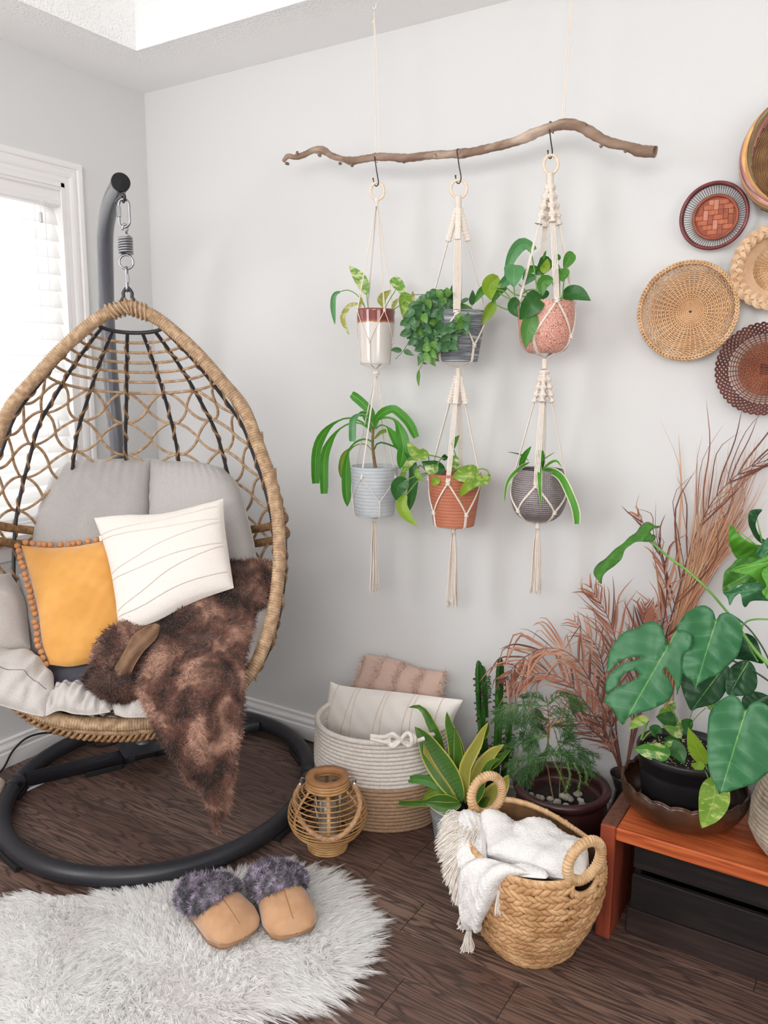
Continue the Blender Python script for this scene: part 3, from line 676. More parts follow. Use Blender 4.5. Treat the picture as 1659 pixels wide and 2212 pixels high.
Fr, N, o = cushion_part('front_roll', [(-120, 1420, 2.38), (-40, 1412, 2.34), (30, 1410, 2.33), (75, 1425, 2.35), (112, 1470, 2.30)], [(-120, 1490, 2.26), (-40, 1510, 2.22), (20, 1528, 2.20), (60, 1540, 2.19), (95, 1547, 2.18)],
    [(-120, 1420, 2.38), (-135, 1450, 2.31), (-120, 1480, 2.26)], [(112, 1470, 2.30), (118, 1500, 2.24), (95, 1547, 2.18)], .05, M_cushL, .004, 26, 8, extra=pleat)
piping(Fr, N, 'b', .0024, M_cushL, o)
tt = np.linspace(.05, .95, 70); piping(Fr, N, np.stack([tt, .55+.03*np.sin(tt*9)], 1), .0012, M_seam2, o, 'seam', .0)
Fr, N, o = cushion_part('front_roll', [(112, 1488, 2.29), (150, 1483, 2.27), (190, 1487, 2.27), (235, 1502, 2.26)], [(97, 1547, 2.18), (128, 1534, 2.19), (160, 1541, 2.18), (200, 1543, 2.175), (238, 1537, 2.18)],
    [(112, 1488, 2.29), (108, 1505, 2.24), (97, 1547, 2.18)], [(235, 1502, 2.26), (240, 1510, 2.22), (238, 1537, 2.18)], .028, M_cushL, .0035, 34, 9, extra=pleat)
piping(Fr, N, 'b', .0022, M_cushL, o); piping(Fr, N, np.stack([tt, .35+.02*np.sin(tt*11)], 1), .0011, M_seam2, o, 'seam', .0)
Fr, N, o = cushion_part('front_roll', [(236, 1500, 2.26), (300, 1496, 2.26), (400, 1490, 2.26), (500, 1440, 2.30)], [(248, 1542, 2.18), (285, 1549, 2.175), (400, 1536, 2.18), (515, 1470, 2.24)],
    [(236, 1500, 2.26), (238, 1513, 2.22), (248, 1542, 2.18)], [(500, 1440, 2.30), (512, 1455, 2.27), (515, 1470, 2.24)], .028, M_cushL, .0035, 30, 10, extra=pleat)
piping(Fr, N, 'b', .0022, M_cushL, o)
cushion_part('side_bolster', [(540, 1290, 2.52), (565, 1280, 2.50), (588, 1290, 2.46)], [(500, 1440, 2.34), (530, 1440, 2.30), (550, 1420, 2.30)],
    [(540, 1290, 2.52), (530, 1370, 2.42), (500, 1440, 2.34)], [(588, 1290, 2.46), (580, 1360, 2.38), (550, 1420, 2.30)], .05, M_cushL, .004, 25, 11)

# ---- mustard pillow with pompoms ----
M_must = clothmat('mustard_velvet', 'd2964a', 'dea458', 9, rough=.8, bump=.15, sheen=.5, bd=.002)
M_pom = mat('pompom_wool', 'c08456', 'd39c70', scale=300, rough=1, spec=.1, bump=.8, bscale=500, bdist=.002)
pl = thing('pompom_pillow', 'mustard velvet pillow edged with tan pompoms on left of the egg chair', 'pillow', atd(150, 1440, 2.36))
P = coons([(46, 1178, 2.50), (110, 1184, 2.50), (170, 1180, 2.51), (235, 1170, 2.53), (330, 1180, 2.56)], [(108, 1436, 2.32), (150, 1440, 2.32), (200, 1432, 2.33), (330, 1410, 2.38)],
    [(46, 1178, 2.50), (66, 1250, 2.45), (82, 1320, 2.40), (92, 1390, 2.35), (108, 1436, 2.32)], [(330, 1180, 2.56), (325, 1300, 2.48), (330, 1410, 2.38)], 60, 60)
wr = softwr(P, .0025, 22, 3)+softwr(P, .0022, 60, 5, (1, 1, 2.5))+(lambda u, v: -.003*np.abs(np.sin(v*30+u*6))*np.exp(-u*8)-.002*np.abs(np.sin(u*25))*np.exp(-(1-v)*7))(*UVg(P))
mb, Fr, N = puff(P, .055, .8, wr, 2.4, .5); mb.build('cover', M_must, pl)
gg = random.Random(3); pm = None
def pom(c):
    global pm
    r = gg.uniform(.0082, .0098)
    if pm is None:
        mb = MB(); mb.ball(c, .0095, 12, 8, noisef=9, amp=.07); pm = mb.build('pompom', M_pom, pl); pm['_c'] = list(c)
    else:
        share(pm, pl, loc=Vector(c-np.array(pm['_c'])))
for t in np.linspace(0, 1, 21):
    c = onsurf(P, np.array(0.), np.array(t)); out = unit(-CR)*.012; c = c+out+np.array([0, 0, gg.uniform(-.003, .003)])-CF*gg.uniform(-.004, .006)
    pom(c); mb = MB(); mb.tube([onsurf(P, np.array(0.), np.array(t)), c], .0009, 4); mb.build('pompom_cord', M_pom, pl)
for t in np.linspace(.03, .72, 14):
    c = onsurf(P, np.array(t), np.array(0.))+CU*.010+CR*gg.uniform(-.006, .006)-CF*gg.uniform(-.004, .004); pom(c)
del pm
# ---- cream pillow with corded lines ----
M_cream = clothmat('cream_cotton', 'ddd5ce', 'e9e3dd', 600, rough=.9, bump=.25)
M_cream2 = clothmat('cream_cord', 'd6cbc2', 'e2d8d0', 300)
cp = thing('corded_pillow', 'cream square pillow with slanting corded lines at centre of the egg chair', 'pillow', atd(330, 1360, 2.36))
P = coons([(203, 1119, 2.50), (260, 1113, 2.49), (335, 1112, 2.48), (385, 1104, 2.47), (482, 1077, 2.46)], [(256, 1366, 2.31), (330, 1345, 2.30), (420, 1300, 2.32), (505, 1270, 2.34)],
    [(203, 1119, 2.50), (222, 1170, 2.47), (238, 1225, 2.42), (250, 1290, 2.37), (256, 1366, 2.31)], [(482, 1077, 2.46), (485, 1130, 2.43), (493, 1190, 2.39), (505, 1270, 2.34)], 64, 64)
wr = softwr(P, .002, 20, 7)+(lambda u, v: -.003*np.abs(np.sin(u*22))*np.exp(-v*10))(*UVg(P))
mb, Fr, N = puff(P, .06, .8, wr, 2.4, .5); mb.build('cover', M_cream, cp)
for (a, b) in (((0.02, .17), (.97, .09)), ((.03, .22), (.98, .24)), ((.03, .55), (.98, .28)), ((.03, .60), (.99, .52)), ((.02, .86), (.99, .55)), ((.02, .90), (.99, .83))):
    t = np.linspace(0, 1, 60); uv = np.stack([a[0]+(b[0]-a[0])*t, a[1]+(b[1]-a[1])*t+.006*np.sin(t*9)], 1); piping(Fr, N, uv, .0022, M_cream2, cp, 'cord_line', .0006)
M_tag = mat('tag_cloth', 'e6e6e6', rough=.8); q = onsurf(P, np.array(.0), np.array(.18))
mb = MB(); mb.box(q-CR*.003-CU*.002, (.010, .0015, .016)); mb.build('fabric_tag', M_tag, cp, smooth=False)

# ---- brown plush throw ----
M_fur = mat('brown_plush', '35221c', 'ad8673', '6b483c', scale=11, rough=.75, spec=.2, detail=6, ramp=(.36, .62), distort=.5, sheen=.3)
M_furb = clothmat('suede_back', '705440', '84664e', 40, rough=.7, bump=.1)
tw = thing('plush_throw', 'brown mottled faux fur throw spilling over the right front of the egg chair', 'throw', atd(470, 1600, 2.18))
_pile = []
def fur_patch(top, bot, left, right, th, n, nu=60, nv=60, amp=.012, fr=14, seed=0, comb=(0, 0, -1), L=.017, extra=None, name='fold'):
    P = coons(top, bot, left, right, nu, nv)
    wr = softwr(P, amp, fr, seed)+softwr(P, amp*.45, fr*2.3, seed+2)
    if extra is not None: wr = wr+extra(*UVg(P))
    mb, Fr, N = puff(P, th, .5, wr, 3.2, .4); mb.build(name, M_fur, tw)
    N2 = gnorm(Fr); g = np.random.default_rng(seed+50); pts, nn, _, _ = scatter(Fr, n, g, N2)
    d = nn*.55+np.array(comb)*.45+.5*np.stack([wob(pts, 17, 1), wob(pts, 17, 2), wob(pts, 17, 3)], 1)
    _pile.append((pts-nn*.002, nn, d)); return Fr
# body that spills over the rim and hangs to a point
fur_patch([(335, 1360, 2.32), (400, 1325, 2.33), (470, 1290, 2.36), (540, 1285, 2.38)], [(455, 1745, 2.11), (466, 1783, 2.11), (472, 1793, 2.11), (486, 1750, 2.12)],
    [(335, 1360, 2.32), (310, 1440, 2.24), (306, 1500, 2.16), (345, 1590, 2.11), (395, 1655, 2.10), (430, 1690, 2.11), (455, 1745, 2.11)], [(540, 1285, 2.38), (548, 1350, 2.32), (530, 1420, 2.24), (528, 1500, 2.16), (520, 1580, 2.13), (508, 1630, 2.12), (500, 1690, 2.12), (486, 1750, 2.12)],
    .03, 15000, 70, 110, .014, 15, 1, extra=lambda u, v: .016*np.sin(u*11+v*3)*sstep(.1, .4, v)*(1-v*.5))
# the upper right part inside the rim
fur_patch([(455, 1250, 2.44), (490, 1222, 2.47), (540, 1213, 2.49), (592, 1215, 2.47)], [(330, 1400, 2.29), (400, 1385, 2.29), (470, 1370, 2.32), (545, 1340, 2.38)],
    [(455, 1250, 2.44), (430, 1290, 2.40), (370, 1330, 2.35), (330, 1400, 2.29)], [(592, 1215, 2.47), (588, 1265, 2.45), (575, 1300, 2.42), (545, 1340, 2.38)], .045, 9000, 60, 50, .016, 17, 5, comb=(.1, -.2, -.6))
# folds on the seat at the left
fur_patch([(330, 1320, 2.36), (352, 1315, 2.36), (372, 1322, 2.36)], [(192, 1470, 2.24), (250, 1480, 2.23), (310, 1478, 2.24)],
    [(330, 1320, 2.36), (280, 1345, 2.34), (225, 1370, 2.31), (205, 1415, 2.28), (192, 1470, 2.24)], [(372, 1322, 2.36), (345, 1370, 2.33), (330, 1420, 2.28), (310, 1478, 2.24)], .03, 6000, 50, 50, .010, 22, 9, comb=(0, -.1, -.5))
fur_patch([(190, 1455, 2.25), (240, 1450, 2.23), (312, 1455, 2.25)], [(205, 1495, 2.20), (250, 1513, 2.19), (300, 1512, 2.20)],
    [(190, 1455, 2.25), (190, 1478, 2.22), (205, 1495, 2.20)], [(312, 1455, 2.25), (318, 1485, 2.22), (300, 1512, 2.20)], .035, 4500, 50, 34, .008, 26, 13, comb=(0, -.2, -.5))
pts = np.vstack([a for a, _, _ in _pile]); nn = np.vstack([b for _, b, _ in _pile]); dd = np.vstack([c for _, _, c in _pile])
mb = fur(pts, nn, dd, .017, .0042, .25, 2, 4, .35); mb.build('pile', M_fur, tw, kind='stuff')
# suede underside showing in the turned back fold
P = coons([(322, 1352, 2.262), (334, 1347, 2.262), (346, 1350, 2.262)], [(232, 1466, 2.195), (252, 1472, 2.19), (278, 1470, 2.195)],
    [(322, 1352, 2.262), (288, 1374, 2.25), (272, 1402, 2.225), (250, 1438, 2.205), (232, 1466, 2.195)], [(346, 1350, 2.262), (338, 1378, 2.245), (310, 1408, 2.22), (290, 1440, 2.205), (278, 1470, 2.195)], 30, 44)
wr = softwr(P, .003, 40, 2)+(lambda u, v: .005*np.sin(u*9+v*4))(*UVg(P)); mb, Fr, N = puff(P, .007, .5, wr); mb.build('turned_back_underside', M_furb, tw, label='tan suede underside')
# =====================================================================
#                   LEAVES
# =====================================================================
LG = {
 'varg': leafmat('pothos_flecked', '3f7d2c', '5c9a3c', '8fb45c', var=.32, vcol='c9d68a', lat=6, tr=.3),
 'poth': leafmat('pothos_leaf', '3f7d2c', '5c9a3c', '86b65c', lat=6, tr=.3),
 'pothd': leafmat('pothos_leaf_dark', '245a26', '3a7430', '5a8c48', lat=6, tr=.25),
 'pothy': leafmat('pothos_leaf_lime', '7ea62a', '9fbf3c', 'b7cc66', lat=6, tr=.4),
 'pothb': leafmat('pothos_leaf_cool', '4c8a52', '66a066', '8dbb86', lat=6, tr=.25),
 'vari': leafmat('variegated_leaf', '5f9438', '7fae4a', 'cfd99a', var=.55, vcol='d3dba0', lat=6, tr=.35),
 'variy': leafmat('variegated_yellow_leaf', 'a3a84e', 'b9b860', 'd9d9a0', var=.5, vcol='dcd9a2', lat=6, tr=.35),
 'varim': leafmat('marbled_leaf', '6d9c34', '8fb548', 'c3d57e', var=.45, vcol='bcd070', lat=6, tr=.35),
 'hoya': leafmat('wax_leaf', '3c6a3e', '557f52', '6f9868', lat=0, tr=.12, rough=.33),
 'hoyal': leafmat('wax_leaf_light', '5c8f3c', '74a14c', '9abf70', lat=0, tr=.2, rough=.35),
 'drac': leafmat('strap_leaf', '3c8423', '4f9a2c', '9ccf4e', lat=0, tr=.35, vw=.07),
 'draco': leafmat('strap_leaf_olive', '6f8f2a', '86a23a', 'a9bf57', lat=0, tr=.35, vw=.12),
 'spid': leafmat('spider_leaf', '3f8a22', '5aa532', '4f9a2e', edge='dfe3b4', lat=0, tr=.3, vw=.02),
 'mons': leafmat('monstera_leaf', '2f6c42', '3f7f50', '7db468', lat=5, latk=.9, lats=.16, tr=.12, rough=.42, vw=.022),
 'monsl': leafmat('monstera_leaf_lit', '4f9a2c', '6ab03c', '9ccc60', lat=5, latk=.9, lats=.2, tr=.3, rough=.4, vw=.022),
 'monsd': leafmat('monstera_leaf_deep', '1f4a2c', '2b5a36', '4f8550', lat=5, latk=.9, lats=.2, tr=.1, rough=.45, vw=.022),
 'snake': leafmat('snake_leaf', '2f5a1c', '4f7c28', '43701f', edge='b9b24a', ew=(.86, .92), lat=22, latk=-.3, tr=.1, rough=.4, vw=.01),
 'snakey': leafmat('snake_leaf_back', '8c8c3a', 'a6a24c', '9a9a44', edge='c4bb5e', lat=0, tr=.1, rough=.45, vw=.01),
}
M_stemg = mat('green_stem', '5f8a3a', '7a9f4c', scale=30, rough=.45)
M_stemd = mat('dark_stem', '3c4a30', '5a6a40', scale=30, rough=.5)
M_stemb = mat('woody_stem', '6e5436', '8a7048', scale=60, rough=.8, bump=.4)
WF = {
 'heart': (lambda u: np.sin(pi*np.clip(u, 0, 1)**.60)**.80*(1-.10*u), .20),
 'ovate': (lambda u: np.sin(pi*np.clip(u, 0, 1)**.72)**.9, .04),
 'lance': (lambda u: np.sin(pi*np.clip(u, 0, 1)**.85)**.75, 0),
 'strap': (lambda u: np.minimum(1, .30+u*2.2)*np.minimum(1, ((1-u)*9)**.6+.0), 0),
 'cut': (lambda u: np.minimum(1, .35+u*2.2)*np.minimum(1, .72+(1-u)*3), 0),
 'droop': (lambda u: (.18+.82*sstep(.33, .62, u))*np.minimum(1, ((1-u)*7)**.6), 0),
 'droopcut': (lambda u: (.18+.82*sstep(.33, .62, u))*np.minimum(1, .8+(1-u)*3), 0),
 'grass': (lambda u: np.minimum(1, .4+u*3)*(1-u)**.6, 0),
}
_lr = random.Random(11)
def leaf3(P, width, shape, m, parent, roll=0., fold=.25, nu=18, nv=9, wavy=.0, cup=0., name='leaf', add=None, label=None):
    """P 3D midrib points base->tip; width full metres; fold lifts the halves towards the viewer"""
    C = cr(P, nu); T = np.gradient(C, axis=0); T /= np.linalg.norm(T, axis=1)[:, None]+1e-12
    vd = CAM-C; vd /= np.linalg.norm(vd, axis=1)[:, None]; S = np.cross(T, vd); S /= np.linalg.norm(S, axis=1)[:, None]+1e-9
    N = np.cross(S, T); c, s = cos(roll), sin(roll); S2 = S*c+N*s; N2 = -S*s+N*c
    u = np.linspace(0, 1, nu); v = np.linspace(-1, 1, nv); wf, notch = WF[shape]; w = wf(u)*width/2
    Ln = np.linalg.norm(np.diff(C, axis=0), axis=1).sum()
    av = np.abs(v)[None, :, None]
    Q = C[:, None]+S2[:, None]*(w[:, None]*v[None])[..., None]+N2[:, None]*((w[:, None]*fold*np.abs(v)[None]**1.3-cup*w[:, None]*v[None]**2)+wavy*width*np.sin(u*13+2)[:, None]*(v**2*np.sign(v))[None])[..., None]
    if notch: Q = Q-T[:, None]*(notch*Ln*(np.abs(v)[None]**1.2)*((1-u)**3)[:, None])[..., None]
    mb = MB() if add is None else add
    uu, vv = np.meshgrid(u, (v+1)/2, indexing='ij'); mb.grid(Q, np.stack([uu, vv], -1))
    if add is None: return mb.build(name, m, parent, label=label)
def planter(o, s, y0): return lambda p: aty(o[0]+p[0]/s, o[1]+p[1]/s, y0+(p[2] if len(p) > 2 else 0))
def lay_leaves(parent, f, specs, rolls=.35, dys=.05):
    for sp in specs:
        shape, wpx, key, pts = sp[:4]; roll = sp[4] if len(sp) > 4 else _lr.uniform(-rolls, rolls); dy = _lr.uniform(-dys, dys)*.6
        n = len(pts); P = [f((p[0], p[1], (p[2] if len(p) > 2 else dy-.018*i/(n-1)))) for i, p in enumerate(pts)]
        leaf3(P, wpx*mpp(P[0])/max(.6, cos(roll)), shape, LG[key], parent, roll, wavy=.05 if shape in ('droop', 'droopcut', 'strap', 'cut') else .02)
def lay_stems(parent, f, specs, m, r=1.1, dy=0.):
    for pts in specs:
        P = cr([f((p[0], p[1], (p[2] if len(p) > 2 else dy))) for p in pts], 24); mb = MB(); mb.tube(P, r*mpp(P[0]), 6); mb.build('stem', m, parent)

# =====================================================================
#                   BRANCH, CORDS, HOOKS
# =====================================================================
Y0 = -.19
M_drift = mat('driftwood', 'a48c7c', 'cdb8a6', '846a5a', scale=16, rough=.8, bump=.6, bscale=40, stretch=(.35, 1, 1), detail=8, ramp=(.3, .7), bdist=.004)
M_cordc = mat('cotton_cord', 'e2d6ca', 'efe6dc', scale=500, rough=.95, spec=.1, bump=.5, bscale=700, bdist=.001)
M_hook = mat('black_hook', '1b1b1d', rough=.4, spec=.5)
bp_ = [(612, 349, 3.5), (622, 338, 5), (640, 340, 5.5), (660, 333, 6), (676, 325, 6.5), (697, 325, 8), (716, 336, 6.5), (740, 343, 6), (762, 347, 8), (790, 343, 7), (813, 340, 8), (845, 340, 8), (873, 342, 8.5), (905, 338, 8), (939, 334, 8.5), (970, 333, 8), (1000, 331, 9.5),
       (1030, 327, 8.5), (1056, 321, 9), (1082, 315, 9), (1106, 308, 9.5), (1128, 300, 9.5), (1147, 291, 12), (1165, 283, 10), (1190, 275, 10), (1218, 268, 11), (1248, 271, 11), (1279, 288, 11), (1309, 306, 10.5), (1330, 312, 10), (1355, 317, 10), (1380, 326, 12), (1400, 327, 12.5), (1416, 327, 11)]
C = cr([np.r_[aty(a, b, Y0+.012*sin(a*.02)), r*mpp(aty(a, b, Y0))] for a, b, r in bp_], 240)
br = thing('driftwood_branch', 'long crooked driftwood branch hung level from two cords, carrying the plant hangers', 'branch', C[120, :3])
mb = MB(); rr = C[:, 3]
mb.tube(C[:, :3], rr, 14, ru=lambda i, th: 1+.10*np.sin(3*th+i*.09)+.06*np.sin(i*.5+2*th)+.05*np.sin(i*1.3+th*5)); mb.build('wood', M_drift, br)
for (a, b, r, dx, dy) in ((641, 333, 3.2, 2, -5), (622, 352, 3, -5, 3), (735, 351, 3, -2, 5), (760, 355, 3.5, 1, 5), (1149, 288, 6, -2, -3), (872, 347, 3.5, 0, 3), (940, 336, 4, 1, -2), (1299, 314, 3, 0, 5), (1352, 325, 3, -3, 4), (997, 336, 4, 3, 4), (690, 333, 4, 0, 4), (1265, 272, 3, 2, -1)):
    p = aty(a, b, Y0-.008); k = mpp(p); mb = MB(); q = p+CR*dx*k-CU*dy*k-CF*.004
    mb.tube([p+CF*.006, (p+q)/2, q], [r*k*1.2, r*k, r*k*.7], 8, ru=lambda i, th: 1+.12*np.sin(2*th+i)); mb.build('branch_stub', M_drift, br)
# two hanging cords with their ceiling hooks
for (nm, top, bots, lab) in (('l', aty(808, 8, Y0), [(812.5, 348), (821, 346)], 'thin white cord looped from ceiling hook to left part of the driftwood branch'),
                             ('r', None, [(1215, 276), (1219, 273)], 'thin white cord holding the right, arched part of the driftwood branch')):
    if top is None:
        a = aty(1217, 262, Y0); b = aty(1233.5, 0, Y0); top = a+(b-a)*((HC-.03)-a[2])/(b[2]-a[2])
    t = thing('support_rope', lab, 'rope', top, 'white cords holding up the branch')
    k = mpp(top)
    for i, (x, y) in enumerate(bots):
        e = aty(x, y, Y0-.012); e2 = aty(x, y-22, Y0-.004); P = cr([top-[0, 0, .02], top*.5+e2*.5+CR*(.002 if i else -.001), e2, e], 60)
        mb = MB(); mb.tube(P, .0016, 6); mb.build('strand', M_cordc, t)
    a, b = aty(bots[0][0], bots[0][1], Y0-.012), aty(bots[1][0], bots[1][1], Y0-.012); mb = MB(); mb.tube(cr([a, (a+b)/2-[0, 0, .003], b], 12), .0016, 6); mb.build('strand', M_cordc, t)
    kn = top-[0, 0, .05]; mb = MB(); mb.ball(kn, .006, 10, 8, noisef=7, amp=.25)
    g = random.Random(3)
    for q in range(9):
        d = unit([g.uniform(-1, .4), g.uniform(-.4, .4), g.uniform(-.5, .8)]); mb.tube([kn, kn+d*.008, kn+d*.017+np.array([0, 0, g.uniform(-.003, .003)])], [.0012, .0009, .0004], 4)
    mb.build('cord_knot', M_cordc, t)
    mb = MB(); P = cr([top+[0, 0, HC-top[2]], top+[.0, 0, .012], top+[.007, 0, .002], top+[.006, 0, -.010], top+[-.001, 0, -.014], top+[-.005, 0, -.006]], 30); mb.tube(P, .0016, 6)
    mb.build('ceiling_hook', M_trim, t)
def s_hook(pts, lab):
    P = cr([aty(x, y, Y0+d) for x, y, d in pts], 60); mb = MB(); mb.tube(P, .0017, 8)
    mb.ball(P[-1], .0026, 8, 6)
    props(mb.build('s_hook', M_hook), lab, 'hook', 'black wire hooks on the branch')
s_hook([(814, 351, .012), (816, 340, .018), (813, 331, .008), (809, 333, -.008), (810, 344, -.019), (814, 372, -.012), (817.5, 394, -.002), (814, 402, .002), (809, 399, -.002), (806, 386, -.006)], 'black wire hook at the left, holding the hanger with the white glazed pot')
s_hook([(993, 343, .012), (994, 332, .020), (991, 322, .010), (987, 325, -.008), (988.5, 336, -.021), (992, 360, -.012), (996, 384, -.002), (992, 396, .002), (986, 393, -.002), (984, 380, -.006)], 'black wire hook in the middle of the branch, above the grey striped pot')
s_hook([(1195, 288, .012), (1193, 272, .022), (1190, 263, .010), (1187, 266, -.008), (1187, 280, -.021), (1190, 305, -.012), (1193, 328, -.002), (1190, 342, .002), (1185, 339, -.002), (1183.5, 326, -.006)], 'black wire hook on the arched right part of the branch')

# =====================================================================
#                   POTS AND MACRAME HANGERS
# =====================================================================
M_ring = mat('pale_wood_ring', 'e6cdb4', 'efdcc8', scale=20, rough=.5, stretch=(1, 1, 6))
M_soil = mat('potting_soil', '1e1613', '3b2e28', scale=160, rough=1, bump=1, bscale=120, ramp=(.4, .75), bdist=.006)
VD = -np.array([CF[0], CF[1], 0]); VD /= np.linalg.norm(VD); VR = np.array([-VD[1], VD[0], 0])     # towards the viewer / to the right
def potprof(zs, rs, wall=.004):
    """outer profile bottom->top then inner back down"""
    z, r = np.array(zs), np.array(rs)
    return [(0, z[0]), (r[0]*.97, z[0])]+[(b, a) for a, b in zip(z, r)]+[(r[-1]-wall, z[-1]+.0005)]+[(max(b-wall, .001), a) for a, b in list(zip(z, r))[::-1][1:] if a > z[0]+.01]+[(.001, z[0]+.008)]
def hpot(name, lab, cx, yt, yb, prof, m, dy=0., ru=None, n=48, soil=.8, wall=.004, build=True, grp=None, nr=26):
    """cx, yt, yb pixels of axis / rim / base; prof list of (height fraction, half width px)"""
    T = aty(cx, yt, Y0+dy); B = aty(cx, yb, Y0+dy); B = np.array([T[0], T[1], B[2]]); k = mpp((T+B)/2)
    zs = [f*(T[2]-B[2]) for f, _ in prof]; rs = [r*k for _, r in prof]
    zz = np.linspace(0, 1, 30); R = cr([[z, r] for z, r in zip(zs, rs)], nr)
    t = thing(name, lab, 'pot plant', B)
    mb = MB(); mb.lathe(potprof(R[:, 0], R[:, 1], wall), n, B, ru=ru); mb.build('pot', m, t)
    rsoil = np.interp(soil*zs[-1], R[:, 0], R[:, 1])-wall
    mb = MB(); mb.lathe([(rsoil, soil*zs[-1]), (rsoil*.6, soil*zs[-1]+.002), (.001, soil*zs[-1]+.003)], 20, B); mb.build('soil', M_soil, t)
    return t, B, T[2]-B[2], (lambda z: float(np.interp(z, R[:, 0], R[:, 1])))
def strand(mb_or_none, P, r, parent, n=30, name='cord', m=None):
    P = cr(P, n); mb = MB(); mb.tube(P, r, 6, ru=lambda i, th: 1+.12*np.sin(i*1.9+2*th)); return mb.build(name, m or M_cordc, parent)
def knot(c, r, parent, axis=None, name='knot'):
    mb = MB(); c = np.array(c, float); n = 3
    for k in range(4):
        z = (k-1.5)*r*.55; th = np.linspace(0, 2*pi, 16)[:-1]; tl = (.25 if k % 2 else -.25)
        mb.tube([c+VR*r*cos(t)*.95+VD*r*sin(t)*.75+ZC*(z+tl*r*cos(t)) for t in th], r*.34, 6, closed=True)
    mb.ball(c, r*.7, 8, 6); return mb.build(name, M_cordc, parent)
def wrapk(a, b, r, parent, name='wrapping'):
    P = cr([a, b], 60); mb = MB(); mb.tube(P, r, 14, ru=lambda i, th: 1+.08*np.sin(i*pi/2+th)); return mb.build(name, M_cordc, parent)
def arm_pts(B, R, ang, z, off=.003): return B+(VD*cos(ang)+VR*sin(ang))*(R(z)+off)+ZC*z
def tier(parent, top, B, H, R, ang0, zk, zm, gather, ns=4, sr=.0014, style=None, slen=.07, splen=.5, kr=.0045, spread=.0035):
    """top: point the arms leave; arms at ang0 + 90k; zk, zm heights (fractions) of rim knots and side knots"""
    angs = [ang0+k*pi/2 for k in range(4)]
    mids = [arm_pts(B, R, a+pi/4, zm*H) for a in angs]
    for a, mp_ in zip(angs, mids): knot(mp_, kr*.85, parent)
    for i, a in enumerate(angs):
        kp = arm_pts(B, R, a, zk*H); s0_ = top+unit((kp-top)*[1, 1, 0])*.004
        d = unit(kp-s0_); Ls = np.linalg.norm(kp-s0_); st_ = s0_
        if style == 'square':
            e = s0_+d*slen; Pq = cr([s0_, e], 90); mb = MB(); mb.tube(Pq, .0085, 10, up=VD, ru=lambda i_, th: (1+.22*np.abs(np.sin(i_*pi/9)))*(.72+.28*np.cos(2*th-pi))); mb.build('square_knot_band', M_cordc, parent); st_ = e
        if style == 'spiral':
            e = s0_+d*slen+0*ZC; Pq = cr([s0_, s0_*.5+e*.5, e], 110); mb = MB(); mb.tube(Pq, .0080, 12, ru=lambda i_, th: 1+.38*np.sin(i_*pi/13+0*th)+.16*np.sin(i_*.7+3*th)); mb.build('spiral_knot_band', M_cordc, parent); st_ = e
        sd = unit(np.cross(d, VD)) if abs(d@VD) < .95 else VR
        sd = unit(np.cross(d, (VD*cos(a)+VR*sin(a))))
        for q in range(ns):
            o = sd*((q-(ns-1)/2)*spread); strand(None, [st_+o*.8, (st_+kp)/2+o, kp+o*.8], sr, parent, 26)
        knot(kp, kr, parent)
        for sgn, mp_ in ((1, mids[i]), (-1, mids[i-1])):
            for q in ((-1, 1) if ns > 2 else (0,)):
                o = ZC*q*.0022
                pts = [kp+o]
                for f in (.25, .5, .75):
                    z = (zk+(zm-zk)*f)*H; pts.append(arm_pts(B, R, a+sgn*pi/4*f, z, .0025)+o)
                strand(None, pts+[mp_+o], sr*.95, parent, 16)
    for a in angs:
        a = a+pi/4; zs = [zm*H, zm*H*.5, .0]; pts = [arm_pts(B, R, a, z, .0022) for z in zs]
        pts.append(B+(VD*cos(a)+VR*sin(a))*R(0)*.75-ZC*.004)
        sd = -VD*sin(a)+VR*cos(a)
        for q in range(min(ns, 3)):
            o = sd*(q-1)*.0028 if ns > 2 else sd*(q*.002)
            strand(None, [p+o for p in pts]+[gather+(VD*cos(a)+VR*sin(a))*.003], sr, parent, 22)
def tassel(top, L, r0, r1, parent, n=34, seed=0):
    g = random.Random(seed); mb = MB()
    for k in range(n):
        a = g.uniform(0, 6.28); q = sqrt(g.random()); d = VR*cos(a)+VD*sin(a); l = L*g.uniform(.93, 1.02)
        P = cr([top+d*r0*q, top-ZC*l*.35+d*(r0*.6+r1*.5)*q+VR*g.uniform(-.0015, .0015), top-ZC*l*.7+d*r1*.85*q, top-ZC*l+d*r1*q*1.1+VR*g.uniform(-.003, .003)], 12)
        mb.tube(P, [.0013]*10+[.0012, .0007], 5)
    for k in range(70):
        a = g.uniform(0, 6.28); q = sqrt(g.random()); d = VR*cos(a)+VD*sin(a); p = top-ZC*L*g.uniform(.9, 1.0)+d*r1*q*1.05
        mb.tube([p, p-ZC*g.uniform(.006, .016)+d*.003], [.0006, .0003], 3)
    mb.build('tassel', M_cordc, parent, kind='stuff')
def oring(cx, cy, rx, ry, parent, r=.0042):
    c = aty(cx, cy, Y0); k = mpp(c); th = np.linspace(0, 2*pi, 40)[:-1]; mb = MB()
    mb.tube([c+VR*rx*k*cos(t)+ZC*ry*k*sin(t) for t in th], r, 10, closed=True); mb.build('wooden_ring', M_ring, parent); return c

